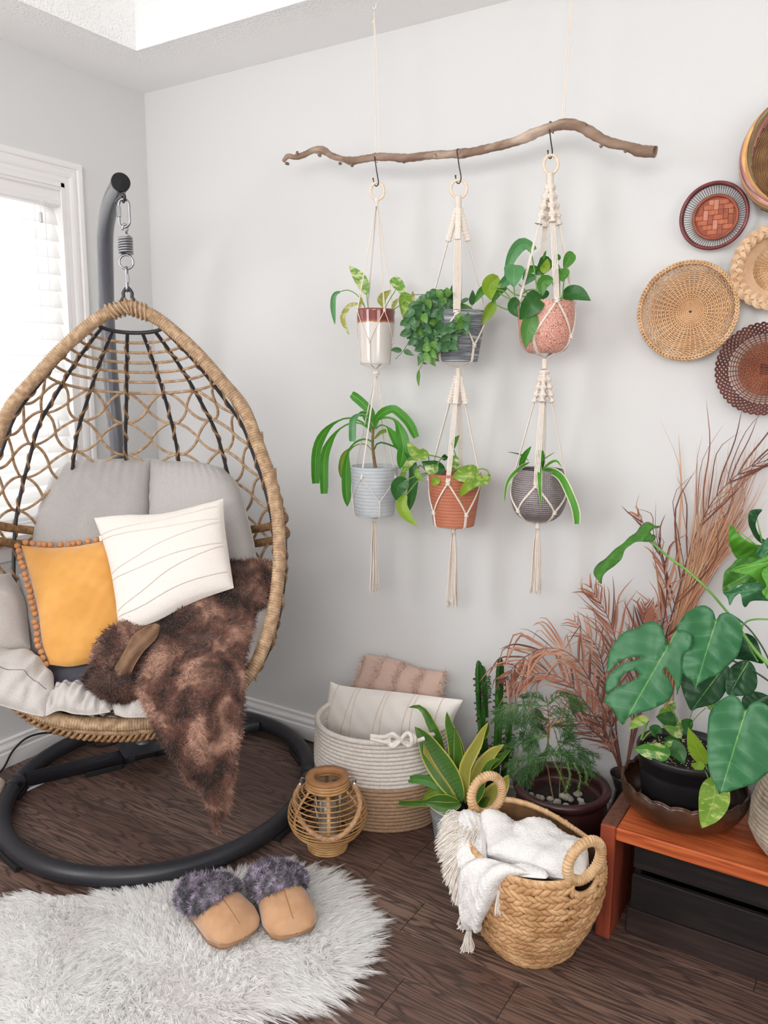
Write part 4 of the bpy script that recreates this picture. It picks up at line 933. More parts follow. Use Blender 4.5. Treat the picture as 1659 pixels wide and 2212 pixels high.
# pot materials
def bandpot():
    m = mat('glazed_pot', 'd8d2cb', rough=.12, spec=.6, coat=.6); nt = m.node_tree; L = nt.links.new; b = nt.nodes['Principled BSDF']
    tc = _nd(nt, 'ShaderNodeTexCoord'); sp = _nd(nt, 'ShaderNodeSeparateXYZ'); L(tc.outputs['Object'], sp.inputs[0])
    nz = _nd(nt, 'ShaderNodeTexNoise'); nz.inputs['Scale'].default_value = 14; L(tc.outputs['Object'], nz.inputs['Vector'])
    ma = _nd(nt, 'ShaderNodeMath', operation='MULTIPLY_ADD'); ma.inputs[1].default_value = .018; L(nz.outputs['Fac'], ma.inputs[0]); L(sp.outputs[2], ma.inputs[2])
    rp = _nd(nt, 'ShaderNodeValToRGB'); rp.color_ramp.interpolation = 'LINEAR'
    mr = _nd(nt, 'ShaderNodeMapRange'); mr.inputs[1].default_value = 0; mr.inputs[2].default_value = .2; L(ma.outputs[0], mr.inputs[0]); L(mr.outputs[0], rp.inputs[0])
    e = rp.color_ramp.elements; e[0].position = 0; e[0].color = srgb('dad4ce'); e[1].position = 1; e[1].color = srgb('c9c4ad')
    for p_, c_ in ((.672, 'd6cfc8'), (.688, 'b06f50'), (.72, '8a3d30'), (.76, '7e3a34'), (.895, '84403a'), (.915, 'c9c2ad')): q = e.new(p_); q.color = srgb(c_)
    L(rp.outputs[0], b.inputs['Base Color']); return m
M_grit = mat('grey_ribbed_pot', '8b8f95', 'b9bcc0', '63676d', scale=9, rough=.6, bump=.2, stretch=(1, 1, 14), detail=6, ramp=(.35, .65))
M_pale = mat('pale_blue_pot', 'b7bdc3', 'c2c7cc', scale=20, rough=.55)
M_terra = mat('terracotta_ribbed', 'b06a50', 'bd785c', scale=12, rough=.6)
M_pewter = mat('pewter_weave_pot', '837a7c', '938a8c', scale=20, rough=.32, spec=.5, metal=.45)
def terrazzo():
    m = mat('pink_terrazzo', 'd69a8b', rough=.4, spec=.4); nt = m.node_tree; L = nt.links.new; b = nt.nodes['Principled BSDF']; tc = _nd(nt, 'ShaderNodeTexCoord'); col = None
    base = srgb('d29786')
    for sc_, thr, cc_ in ((260, .17, 'ecccc0'), (190, .12, '7a3f3a'), (120, .10, '4e2826'), (330, .15, 'b06454')):
        v = _nd(nt, 'ShaderNodeTexVoronoi'); v.inputs['Scale'].default_value = sc_; L(tc.outputs['Object'], v.inputs['Vector'])
        lt = _nd(nt, 'ShaderNodeMath', operation='LESS_THAN'); lt.inputs[1].default_value = thr*1.9; L(v.outputs['Distance'], lt.inputs[0])
        mx = _nd(nt, 'ShaderNodeMix', data_type='RGBA'); mx.inputs[7].default_value = srgb(cc_); L(lt.outputs[0], mx.inputs[0])
        if col is None: mx.inputs[6].default_value = base
        else: L(col, mx.inputs[6])
        col = mx.outputs[2]
    L(col, b.inputs['Base Color']); return m
ribs = lambda n, amp: (lambda r, z, th: (r*(1+amp*np.abs(np.sin(z*n))), z))

# hanger 1
h1 = thing('macrame_hanger', 'thin cord macrame hanger at the left, two tiers, ending in the short left tassel', 'plant hanger', aty(813, 1110, Y0), 'macrame hangers on the branch')
c = oring(815, 413, 14.5, 17.5, h1); k = mpp(c)
a = aty(813.5, 431, Y0); b = aty(814, 446, Y0)
mb = MB(); mb.tube(cr([a+ZC*.004, a, (a+b)/2, b], 30), [.0075]*8+list(np.linspace(.0075, .003, 22)), 14, ru=lambda i, th: 1+.07*np.sin(8*th)); mb.build('lark_knot', M_cordc, h1)
t1, B1, H1, R1 = hpot('variegated_pothos', 'variegated pothos in white glazed pot with red-brown band, upper left hanger', 811.5, 668, 787, [(0, 33), (.04, 34.5), (.5, 38), (.93, 41), (1, 42)], bandpot(), soil=.9)
g1 = aty(812, 797, Y0)
tier(h1, b, B1, H1, R1, radians(26), .955, .40, g1, ns=2, sr=.0013, kr=.004, spread=.0028)
mb = MB(); kc = aty(813, 805, Y0)
for q in range(5): mb.tube(cr([kc+VR*.008*cos(x+q)+VD*.007*sin(x+q)+ZC*(.005*sin(2*x+q*1.3)) for x in np.linspace(0, 5.2, 8)], 22), .0028, 6)
mb.build('overhand_knot', M_cordc, h1)
t1b, B1b, H1b, R1b = hpot('dracaena', 'arching dracaena in pale grey ribbed pot, lower left hanger', 809, 1006.5, 1111, [(0, 41), (.05, 43.5), (.5, 48), (1, 52)], M_pale, ru=lambda r, z, th: (r*(1-.022*(np.sin(z*560) > .75)), z), soil=.86, n=56, nr=170)
tier(h1, aty(813, 812, Y0), B1b, H1b, R1b, radians(-31), .80, .32, B1b-ZC*.012, ns=2, sr=.0013, kr=.004, spread=.0028)
wrapk(B1b+ZC*.0, B1b-ZC*.022, .0062, h1); tassel(B1b-ZC*.02, aty(806, 1120, Y0)[2]-aty(806, 1272, Y0)[2], .005, .016, h1, seed=1)
# hanger 2
h2 = thing('macrame_hanger', 'cotton macrame hanger in the middle with square-knot bands and the longest tassel', 'plant hanger', aty(982, 1134, Y0), 'macrame hangers on the branch')
oring(991, 408, 17.5, 18.5, h2)
a = aty(990, 424, Y0); b = aty(990, 450, Y0); wrapk(a, b, .0095, h2)
t2, B2, H2, R2 = hpot('hoya', 'small-leaved dark hoya trailing over grey streaked pot, upper middle hanger', 988, 672, 781, [(0, 45), (.05, 46.5), (.5, 54), (1, 62)], M_grit, ru=lambda r, z, th: (r*(1+.012*np.sin(z*1100)), z), soil=.93, n=56, nr=170)
g2 = aty(990, 794, Y0)
tier(h2, b, B2, H2, R2, radians(-6), .92, .32, g2, ns=6, sr=.0017, style='square', slen=.095, kr=.0065, spread=.0042)
wrapk(g2, aty(990, 812, Y0), .008, h2)
t2b, B2b, H2b, R2b = hpot('golden_pothos', 'lime and green pothos in terracotta ribbed pot, lower middle hanger', 982.5, 1021, 1134, [(0, 43), (.05, 45), (.5, 52), (1, 56.5)], M_terra, ru=lambda r, z, th: (r*(1-.024*(np.sin(z*640) > .72)), z), soil=.86, n=56, nr=170)
tier(h2, aty(990, 812, Y0), B2b, H2b, R2b, radians(-19), .86, .26, B2b-ZC*.012, ns=4, sr=.0017, style='square', slen=.085, kr=.0062, spread=.0044)
wrapk(B2b, B2b-ZC*.024, .0075, h2); tassel(B2b-ZC*.022, aty(982, 1142, Y0)[2]-aty(978, 1303, Y0)[2], .006, .019, h2, 40, 2)
# hanger 3
h3 = thing('macrame_hanger', 'cotton macrame hanger at the right with knobbly spiral-knot bands and a tassel', 'plant hanger', aty(1162, 1124, Y0), 'macrame hangers on the branch')
oring(1190, 355, 15.5, 19, h3)
a = aty(1188, 374, Y0); b = aty(1188, 400, Y0); wrapk(a, b, .0095, h3)
t3, B3, H3, R3 = hpot('green_pothos', 'glossy green pothos in pink terrazzo pot, upper right hanger', 1181, 652, 762, [(0, 34), (.03, 41), (.12, 49), (.3, 56), (.6, 59), (1, 59)], terrazzo(), soil=.88)
g3 = aty(1177, 774, Y0)
tier(h3, b, B3, H3, R3, radians(9), .985, .31, g3, ns=4, sr=.0018, style='spiral', slen=.105, kr=.0062, spread=.0046)
wrapk(g3, aty(1176, 797, Y0), .0078, h3)
def weave(r, z, th): return r*(1+.034*np.abs(np.sin(z*520))*np.abs(np.sin(th*42))), z
t3b, B3b, H3b, R3b = hpot('spider_plant', 'spider plant with cream-edged blades in pewter textured round pot', 1166, 1013, 1124, [(0, 28), (.05, 38), (.18, 50), (.42, 58.5), (.62, 58), (.85, 53), (1, 49.5)], M_pewter, ru=weave, soil=.82, n=336, nr=150)
tier(h3, aty(1176, 800, Y0), B3b, H3b, R3b, radians(-17), .74, .22, B3b-ZC*.012, ns=4, sr=.0018, style='spiral', slen=.09, kr=.0062, spread=.0046)
wrapk(B3b, B3b-ZC*.024, .0075, h3); tassel(B3b-ZC*.022, aty(1161, 1134, Y0)[2]-aty(1157, 1275, Y0)[2], .006, .018, h3, 36, 3)

# ---------------- leaves of the hanging plants ----------------
f = planter((690, 540), 6.9125, Y0)
lay_leaves(t1, f, [('ovate', 27, 'vari', [(705, 650), (620, 450), (437, 222)]), ('lance', 12, 'pothb', [(330, 615), (225, 670), (200, 850), (232, 1120)], .2), ('lance', 12, 'variy', [(600, 800), (450, 830), (345, 1020), (445, 1275)], .2),
    ('lance', 9, 'variy', [(585, 880), (620, 770), (600, 640)]), ('ovate', 19, 'variy', [(960, 850), (930, 720), (1072, 592)]), ('heart', 26, 'vari', [(1120, 455), (1200, 560), (1275, 708)], .2), ('heart', 32, 'varim', [(1285, 700), (1290, 860), (1265, 1060)], .1),
    ('ovate', 10, 'variy', [(1090, 870), (1130, 780), (1185, 712)]), ('lance', 8, 'variy', [(1410, 780), (1395, 690), (1390, 610)]), ('ovate', 17, 'pothy', [(1470, 850), (1520, 760), (1540, 670)])])
lay_stems(t1, f, [[(735, 900), (715, 760), (705, 650)], [(700, 900), (600, 720), (520, 640), (420, 600), (330, 615)], [(690, 900), (650, 780), (600, 800)], [(960, 900), (1060, 720), (1135, 600), (1160, 500)], [(1080, 900), (1170, 850), (1290, 760)]], M_stemg, 1.1)
f = planter((840, 560), 6.9125, Y0)
lay_leaves(t2, f, [('ovate', 12, 'hoya', [(190, 1365, -.05), (100, 1350, -.06), (28, 1362, -.06)]), ('ovate', 12, 'hoya', [(230, 1365, -.05), (300, 1400, -.06), (378, 1442, -.06)]), ('ovate', 14, 'hoya', [(330, 1170), (290, 1100), (270, 1030)]), ('ovate', 16, 'hoya', [(345, 1190), (400, 1260), (462, 1338)]),
    ('ovate', 12, 'hoyal', [(545, 1410), (480, 1500), (435, 1598)]), ('ovate', 17, 'hoyal', [(590, 1390), (640, 1500), (700, 1602)]), ('ovate', 8, 'hoyal', [(448, 1660), (440, 1780), (447, 1905)]), ('ovate', 5, 'hoya', [(510, 1550), (575, 1562)]), ('ovate', 15, 'hoya', [(1240, 680), (1250, 570), (1250, 455)]),
    ('ovate', 14, 'hoyal', [(1060, 685), (1180, 740), (1308, 790)]), ('ovate', 12, 'pothd', [(1050, 1195), (1140, 1200), (1232, 1222)]), ('ovate', 13, 'hoya', [(870, 560), (850, 490), (860, 430)]), ('ovate', 6, 'hoya', [(940, 560), (930, 470), (945, 380)]), ('ovate', 9, 'hoya', [(1190, 590), (1120, 620), (1040, 690)])], dys=.03)
lay_stems(t2, f, [[(330, 1170), (220, 1360), (100, 1492)], [(580, 1400), (500, 1560), (450, 1660)], [(1240, 720), (1240, 660)], [(530, 530), (440, 600), (420, 800)], [(380, 527), (600, 527)]], M_stemd, .7, -.05)
g = random.Random(21)
vines = [[(1000, 660), (900, 620), (760, 600), (600, 620), (450, 740), (380, 900), (330, 1080)], [(980, 700), (860, 660), (700, 680), (560, 760), (480, 900), (440, 1060), (430, 1180)], [(980, 720), (880, 720), (760, 760), (640, 850), (560, 1000), (540, 1200), (520, 1400)],
         [(1000, 740), (920, 760), (820, 820), (720, 920), (660, 1080), (640, 1240), (630, 1360)], [(1020, 760), (980, 800), (900, 880), (820, 980), (780, 1120), (790, 1260)], [(1040, 760), (1040, 820), (1010, 920), (960, 1040), (920, 1160), (910, 1300)],
         [(1060, 740), (1110, 820), (1120, 900), (1110, 980)], [(960, 640), (820, 560), (680, 540), (560, 620), (400, 760), (290, 920)], [(1000, 640), (950, 600), (850, 560), (740, 570)], [(960, 690), (760, 820), (700, 960), (700, 1100)], [(990, 700), (840, 780), (780, 900), (860, 1050)]]
for vi, v in enumerate(vines):
    n = int(len(v)*1.9); Pv = cr([(a, b) for a, b in v], n)
    m3 = cr([f((a, b, -.03-.05*min(1, i/len(v)*1.4)+.01*sin(vi*3))) for i, (a, b) in enumerate(v)], 40); mb = MB(); mb.tube(m3, .0011, 5); mb.build('stem', M_stemd, t2)
    for i in range(1, n):
        for sd in (-1, 1):
            x, y = Pv[i]+np.array([g.uniform(-12, 12), g.uniform(-12, 12)]); t_ = Pv[min(i+1, n-1)]-Pv[i-1]; an = math.atan2(t_[1], t_[0])+sd*g.uniform(.5, 1.3)
            L_ = g.uniform(125, 175); q = -.03-.05*min(1, i/n*1.4)+g.uniform(-.03, .012)
            P = [f((x, y, q)), f((x+cos(an)*L_*.5, y+sin(an)*L_*.5+6, q-.008)), f((x+cos(an)*L_, y+sin(an)*L_+22, q-.006))]
            leaf3(P, g.uniform(14, 20)*mpp(P[0]), 'ovate', LG['hoyal' if g.random() < .16 else 'hoya'], t2, g.uniform(-.7, .7), nu=10, nv=5)
f = planter((1020, 500), 6.144, Y0)
lay_leaves(t3, f, [('heart', 29, 'pothb', [(750, 195), (640, 180), (530, 320), (425, 600)], .3), ('heart', 45, 'pothb', [(555, 480, -.06), (550, 600, -.08), (550, 745, -.08)], .1), ('ovate', 22, 'pothb', [(520, 590), (430, 670), (330, 758)]), ('lance', 20, 'poth', [(470, 745), (340, 790), (265, 950)], .3), ('ovate', 24, 'pothy', [(300, 930), (210, 1080), (122, 1245)], .3),
    ('heart', 40, 'pothy', [(305, 640), (230, 740), (245, 915)], .2), ('lance', 18, 'poth', [(325, 790), (150, 770), (28, 950)], .3), ('lance', 17, 'poth', [(900, 490), (760, 510), (668, 645)], .3), ('heart', 32, 'pothd', [(990, 380), (930, 480), (830, 580)], .3), ('ovate', 17, 'pothb', [(850, 600), (760, 620), (680, 722)]), ('ovate', 27, 'poth', [(1065, 635, -.07), (940, 680, -.08), (930, 862, -.08)], .2),
    ('heart', 26, 'poth', [(1315, 310), (1270, 390), (1213, 512)], .2), ('ovate', 12, 'poth', [(1148, 380), (1130, 330), (1080, 330)]), ('heart', 33, 'poth', [(1185, 520), (1190, 600), (1190, 668)], .2), ('ovate', 33, 'pothd', [(1200, 850), (1380, 820), (1575, 920)], .2), ('heart', 25, 'pothd', [(570, 920, -.07), (540, 1020, -.08), (610, 1140, -.08)], .1),
    ('heart', 47, 'pothd', [(860, 880, -.08), (780, 980, -.10), (628, 1172, -.10)], .15), ('ovate', 35, 'poth', [(835, 1090, -.08), (750, 1260, -.09), (705, 1552, -.09)], .15), ('lance', 6, 'poth', [(945, 380), (960, 310), (980, 250)]), ('ovate', 17, 'pothd', [(1000, 790), (950, 850), (880, 910)]), ('ovate', 11, 'pothy', [(910, 590), (960, 610), (1010, 640)]), ('lance', 20, 'pothy', [(900, 500), (970, 480), (1000, 360)])])
lay_stems(t3, f, [[(720, 870), (560, 830), (470, 760)], [(530, 920), (430, 800), (330, 770)], [(560, 930), (430, 860), (360, 820)], [(1160, 960), (1160, 660), (1185, 560)], [(1190, 960), (1215, 680), (1240, 560)], [(1110, 960), (1085, 740), (1050, 660)], [(1185, 530), (1120, 400), (1100, 350)], [(900, 860), (860, 780), (740, 780), (660, 830)],
    [(1130, 960), (1200, 850)], [(870, 860), (820, 480), (780, 280), (745, 195)], [(580, 960), (555, 760), (552, 500)], [(480, 1040), (390, 1010), (300, 960)], [(780, 900), (700, 780), (620, 700)], [(860, 760), (840, 610)]], M_stemg, 1.5, -.03)
f = planter((660, 840), 6.381, Y0)
lay_leaves(t1b, f, [('cut', 19, 'drac', [(940, 500), (885, 310), (770, 180), (635, 72)], .15), ('droopcut', 16, 'pothb', [(940, 520), (840, 370), (750, 350), (660, 420), (645, 560), (645, 725)], .1), ('droopcut', 20, 'drac', [(910, 570), (800, 470), (640, 405), (500, 420), (330, 520), (200, 700), (140, 930), (140, 1305)], .15),
    ('droopcut', 19, 'drac', [(910, 600), (820, 510), (720, 465), (600, 480), (450, 570), (340, 720), (260, 950), (255, 1445)], .15), ('cut', 18, 'drac', [(955, 540), (1010, 370), (1190, 280), (1300, 340), (1430, 480), (1525, 672)], .2), ('droop', 25, 'drac', [(960, 540), (1000, 430), (1110, 395), (1230, 430), (1300, 560), (1350, 800), (1300, 1110)], .15),
    ('droop', 15, 'drac', [(960, 560), (1040, 500), (1140, 540), (1220, 680), (1290, 860)], .2), ('lance', 8, 'draco', [(940, 700), (1040, 600), (1150, 580), (1290, 612)]), ('droop', 21, 'drac', [(925, 730), (860, 700), (760, 700), (650, 770), (580, 900), (560, 1250), (577, 1628)], .2), ('droop', 12, 'draco', [(920, 850), (830, 765), (690, 780), (540, 900), (490, 1050), (490, 1235)], .2),
    ('droop', 20, 'pothd', [(950, 830), (1010, 740), (1180, 780), (1400, 900), (1490, 1150), (1430, 1690)], .15), ('lance', 10, 'draco', [(1370, 1060), (1360, 1160), (1330, 1290)]), ('cut', 11, 'drac', [(930, 560), (850, 440), (800, 340), (740, 360)], .3)], dys=.07)
mb = MB(); P = cr([f((962, 1085, 0)), f((940, 930, 0)), f((928, 800, 0)), f((925, 700, 0)), f((938, 500, 0))], 40); mb.tube(P, [(3.6-1.0*i/40)*mpp(P[0]) for i in range(40)], 10, ru=lambda i, th: 1+.08*np.sin(i*1.6)); mb.build('trunk', M_stemb, t1b)
f = planter((830, 920), 6.9125, Y0)
lay_leaves(t2b, f, [('heart', 26, 'varim', [(605, 425, -.06), (470, 400, -.07), (340, 222, -.08)], .4), ('ovate', 17, 'vari', [(540, 460, -.06), (400, 520, -.07), (230, 760, -.07)], .2), ('heart', 37, 'pothd', [(290, 830, -.09), (210, 920, -.10), (180, 1115, -.10)], .15), ('ovate', 25, 'pothy', [(320, 1030, -.09), (255, 1180, -.1), (350, 1360, -.1), (495, 1497, -.1)], .15),
    ('ovate', 13, 'varim', [(490, 640, -.08), (500, 730, -.08), (590, 838, -.08)]), ('ovate', 34, 'pothd', [(900, 640), (720, 620), (555, 530)], .2), ('ovate', 21, 'vari', [(800, 600, -.08), (700, 650, -.09), (598, 590, -.09)], .3), ('ovate', 18, 'pothy', [(800, 770, -.08), (770, 820, -.09), (705, 880, -.09)], .1), ('ovate', 21, 'vari', [(1080, 455), (1040, 520), (990, 600)]),
    ('ovate', 18, 'vari', [(1000, 610), (1070, 600), (1150, 600)]), ('heart', 38, 'varim', [(1345, 690, -.07), (1200, 720, -.09), (1015, 765, -.09)], .1), ('ovate', 24, 'varim', [(1575, 780, -.05), (1380, 840, -.08), (1260, 920, -.08)], .1), ('heart', 27, 'pothy', [(1400, 790, -.06), (1240, 900, -.09), (1130, 1062, -.09)], .1), ('lance', 12, 'poth', [(1035, 345), (1050, 240), (1122, 138)], .2),
    ('ovate', 9, 'vari', [(1540, 780), (1570, 740), (1590, 720)]), ('ovate', 14, 'pothd', [(930, 500), (900, 460), (910, 420)])])
lay_stems(t2b, f, [[(640, 700, -.05), (470, 750, -.08), (300, 830, -.09)], [(650, 710, -.05), (520, 800, -.08), (330, 1030, -.09)], [(900, 490), (740, 450, -.04), (600, 425, -.06)], [(670, 560), (650, 400), (570, 340)], [(980, 720, -.03), (1130, 630, -.05), (1200, 640, -.06)], [(1345, 690, -.06), (1450, 640, -.06), (1550, 680, -.05), (1540, 770, -.05)],
    [(1035, 345), (1080, 480), (1110, 650)], [(790, 590, -.08), (840, 500, -.04), (900, 485)], [(640, 680), (540, 590), (500, 650)], [(900, 745), (790, 765, -.08)]], M_stemg, 1.3, -.01)
f = planter((1070, 940), 8.295, Y0)
lay_leaves(t3b, f, [('cut', 17, 'spid', [(840, 610), (1000, 640, -.03), (1180, 760, -.07), (1330, 1050, -.08), (1440, 1350, -.08), (1462, 1592, -.08)], .1), ('lance', 8, 'spid', [(1000, 640), (1300, 880, -.05), (1400, 1080, -.06), (1485, 1245, -.06)], .1), ('lance', 11, 'spid', [(785, 480, 0), (790, 640, -.06), (795, 850, -.08), (815, 1292, -.08)], .1),
    ('lance', 9, 'spid', [(620, 480), (450, 580, -.04), (270, 760, -.07), (190, 950, -.08), (165, 1212, -.08)], .2), ('lance', 13, 'drac', [(440, 620), (510, 400), (645, 195)], .1), ('lance', 3, 'pothd', [(605, 465), (450, 350), (212, 298)]), ('lance', 3, 'spid', [(800, 490), (930, 390), (1080, 300)]), ('cut', 15, 'drac', [(760, 640), (800, 420), (815, 265)], .1),
    ('lance', 7, 'spid', [(850, 610), (980, 500), (1100, 465), (1190, 575)], .2), ('lance', 7, 'pothd', [(840, 610), (855, 420), (862, 285)])], dys=.02)
# =====================================================================
#                     WALL BASKETS
# =====================================================================
M_tan = mat('pale_rattan', 'c2946a', 'e6c09a', 'd9b086', scale=9, rough=.55, spec=.35, detail=5, ramp=(.3, .7))
M_tan2 = mat('pale_rattan_rim', 'c69c72', 'e4c29c', scale=30, rough=.55, spec=.35)
M_brn = mat('brown_rattan', '7c4430', 'a5644a', '92563c', scale=14, rough=.5, spec=.4, detail=5, ramp=(.3, .7))
M_brnd = mat('dark_rattan', '5e3530', '7d4a40', scale=30, rough=.45, spec=.4)
M_red = mat('lacquered_rim', '5e2426', '83383a', scale=30, rough=.3, spec=.5)
M_spoke = mat('dark_spoke', '4f4646', rough=.6)
M_bei = mat('beige_cane', 'cfa983', 'e3c6a4', 'd9b896', scale=20, rough=.5, spec=.35, ramp=(.3, .7))
WN = np.array([0, -1., 0]); WX = np.array([1., 0, 0]); WZ = np.array([0, 0, 1.])
def wpt(c, r, th, off): return c+WX*(r*np.cos(th))[..., None]+WZ*(r*np.sin(th))[..., None]+WN*np.broadcast_to(off, np.shape(r*th))[..., None]
def weave_disc(t, c, r0, r1, dr, ns, prof, rt, m, amp=.0014, sq=(1, 1), name='weaver_coils', jit=.0):
    mb = MB(); k = 0; r = r0
    while r < r1:
        n = max(24, int(ns*4)); th = np.linspace(0, 2*pi, n, endpoint=False); ph = pi*k
        rr = r*(1+.0*th)+jit*np.sin(th*5+k*.7)
        P = wpt(c, rr, th, prof(r)+amp*np.cos(ns*th/1.0+ph)); mb.tube(P, rt, 5, closed=True); r += dr; k += 1
    return mb.build(name, m, t, kind='stuff')
def spokes(t, c, r0, r1, ns, prof, rt, m, name='spoke', n=14, tw=0.):
    for k in range(ns):
        th = 2*pi*(k+.5)/ns; r = np.linspace(r0, r1, n); P = wpt(c, r, np.full(n, th)+tw*(r-r0)/(r1-r0), np.array([prof(x) for x in r])); mb = MB(); mb.tube(P, rt, 5); mb.build(name, m, t)
def braid_rim(t, c, R, off, amp, nw, rt, m, strands=3, name='rim_braid', depth=.006):
    for q in range(strands):
        th = np.linspace(0, 2*pi, nw*16, endpoint=False); a = nw*th+q*2*pi/strands
        P = wpt(c, R+amp*np.sin(a), th, off+depth*np.sin(2*a)); mb = MB(); mb.tube(P, rt, 6, closed=True); mb.build(name, m, t)
# large tan tray
off = .05; c = aty(1486, 672, -off); c[1] = -.012; k = mpp(c); R = 103*k
t = thing('woven_tray', 'large pale tan round woven tray on the wall', 'wall basket', c)
pf = lambda r: .006+.036*(r/R)**3
weave_disc(t, c, .006, R*.83, .0049, 40, pf, .0021, M_tan, .0034, jit=.0007)
spokes(t, c, .004, R*.88, 40, lambda r: pf(r)-.001, .0022, M_tan2)
for kk in range(44):
    for sg in (1, -1):
        for q in range(2):
            th0 = 2*pi*(kk+.5)/44; th = th0+sg*np.linspace(0, .40, 14); r = np.linspace(R*.82, R*(.975-.012*q), 14); P = wpt(c, r, th, pf(R*.83)+np.linspace(0, .014, 14)+sg*.0015+.001*q); mb = MB(); mb.tube(P, .0015, 5); mb.build('rim_loop', M_tan2, t)
braid_rim(t, c, R*.965, .046, .0042, 22, .0027, M_tan2, 4)
# small lacquered tray
c = aty(1543, 467, -.03); c[1] = -.006; k = mpp(c); R = 67*k
t = thing('small_tray', 'small round tray with dark red rim, thin spokes and chequered woven centre', 'wall basket', c)
th = np.linspace(0, 2*pi, 90, endpoint=False)
mb = MB(); mb.tube(wpt(c, np.full(90, R), th, .032), .0048, 10, closed=True); mb.build('rim', M_red, t)
mb = MB(); mb.tube(wpt(c, np.full(90, R*.965), th, .026), .0030, 8, closed=True); mb.build('inner_rim', M_spoke, t)
spokes(t, c, R*.655, R*.97, 74, lambda r: .008+.018*(r/R-.65)/.32, .0008, M_spoke, n=4)
mb = MB(); mb.tube(wpt(c, np.full(90, R*.665), th, .010), .0042, 8, closed=True); mb.build('centre_ring', mat('ring_redbrown', '8a4634', 'a85a42', scale=20, rough=.4), t)
M_sp = [mat('splint_%s' % n, a, b, scale=30, rough=.45, stretch=s_, bump=.2, bscale=200) for n, a, b, s_ in (('dark', '8e4630', 'a85a3e', (1, 1, 12)), ('mid', 'a85638', 'c06c48', (12, 1, 1)), ('light', 'c07a5c', 'd0907a', (1, 1, 12)))]
S = R*.63*2/8.2; g = random.Random(4)
for i in range(-5, 6):
    for j in range(-5, 6):
        # 2/2 twill: horizontal over for (i+j)%4 in 0,1 else vertical
        x, z = i*S, j*S
        if x*x+z*z > (R*.66)**2: continue
        hor = ((i+j) % 4) in (0, 1); st_ = ((i+j) % 4) in (0, 2)
        if not st_: continue
        dx = (S*.5 if hor else 0); dz = (0 if hor else S*.5)
        cx_, cz_ = x+dx, z+dz
        if (abs(cx_)+(S if hor else S*.5))**2+(abs(cz_)+(S*.5 if hor else S))**2 > (R*.72)**2: 
            wl = .5
            if x*x+z*z > (R*.60)**2: continue
            cx_, cz_ = x, z; szx = szz = S*.96
        else: szx, szz = (2*S*.97, S*.94) if hor else (S*.94, 2*S*.97)
        mb = MB(); mb.box(c+WX*cx_+WZ*cz_+WN*(.0065+(.0008 if hor else 0)), (szx, .0016, szz), bev=.0006); mb.build('splint', M_sp[1 if hor else g.choice((0, 2, 2))], t, smooth=False)
mb = MB(); mb.lathe([(R*.66, 0), (.001, 0)], 40, c+WN*.005, R=np.array([WX, WZ, WN]).T); mb.build('backing', M_sp[0], t)
# pale braided bowl
c = aty(1677, 575, -.06); c[1] = -.01; k = mpp(c); R = 87*k*1.0
t = thing('braided_bowl', 'pale beige bowl basket with thick plaited rim, cut by the right edge', 'wall basket', c)
pf = lambda r: .004+.05*max(0, (r/R-.58)/.3)**1.0 if r > R*.58 else .004
weave_disc(t, c, .006, R*.60, .0036, 36, pf, .0018, M_tan2, .0016)
spokes(t, c, .004, R*.8, 36, pf, .0015, M_tan2)
rr = np.linspace(R*.60, R*.80, 16)
for r in rr: mb = MB(); n_ = 90; th = np.linspace(0, 2*pi, n_, endpoint=False); mb.tube(wpt(c, np.full(n_, r), th, pf(r)), .0024, 5, closed=True); mb.build('side_coil', M_bei, t)
th = np.linspace(0, 2*pi, 480, endpoint=False)
for q in range(3):
    for s_ in range(4):
        a = 9*th+q*2*pi/3; P = wpt(c, R*.89+.0100*np.sin(a)+(s_-1.5)*.0036, th, .052+.005*np.sin(2*a)); mb = MB(); mb.tube(P, .0026, 6, closed=True); mb.build('rim_strand', M_bei, t)
# big multi coloured bowl
c = aty(1740, 328, -.08); c[1] = -.015; k = mpp(c); R = 131*k
t = thing('coiled_bowl', 'large bowl basket with pink, yellow and olive coiled rim at upper right', 'wall basket', c)
cols = [mat('cane_'+n, a, b, scale=25, rough=.35, spec=.5) for n, a, b in (('pink', 'b0777a', 'c4908e'), ('salmon', 'd0937a', 'e0a88c'), ('amber', 'd9a05c', 'e8b878'), ('olive', '8a7a52', 'a2906a'), ('brown', '6a4a34', '8a6848'))]
order = [0, 1, 0, 3, 3, 4, 2, 2, 2, 0, 4, 0, 1, 3, 1, 3, 4, 2, 0, 1]
for q in range(34):
    th = np.linspace(q*2*pi/34, q*2*pi/34+pi*.8, 90); u = np.linspace(0, 1, 90)
    P = wpt(c, R*(.985-.17*u)+.0*u, th, .048+.035*np.sin(u*pi)); mb = MB(); mb.tube(P, .0044*(1-.5*u), 7); mb.build('rim_cane', cols[order[(q*3//4) % 20]], t)
M_bowlin = mat('bowl_inside', '5f4022', '8e6a3e', '74502c', scale=20, rough=.45, spec=.4, stretch=(1, 1, 1), ramp=(.3, .7))
for q, r in enumerate(np.linspace(R*.10, R*.84, 26)):
    n_ = 90; th = np.linspace(0, 2*pi, n_, endpoint=False); mb = MB(); mb.tube(wpt(c, r+.001*np.sin(7*th+q), th, .004+.06*(r/R)**2.5), .0042, 6, closed=True); mb.build('inner_coil', M_bowlin, t)
mb = MB(); mb.lathe([(R*.86, .05), (R*.6, .012), (.001, -.004)], 48, c, R=np.array([WX, WZ, WN]).T); mb.build('base', M_bowlin, t)
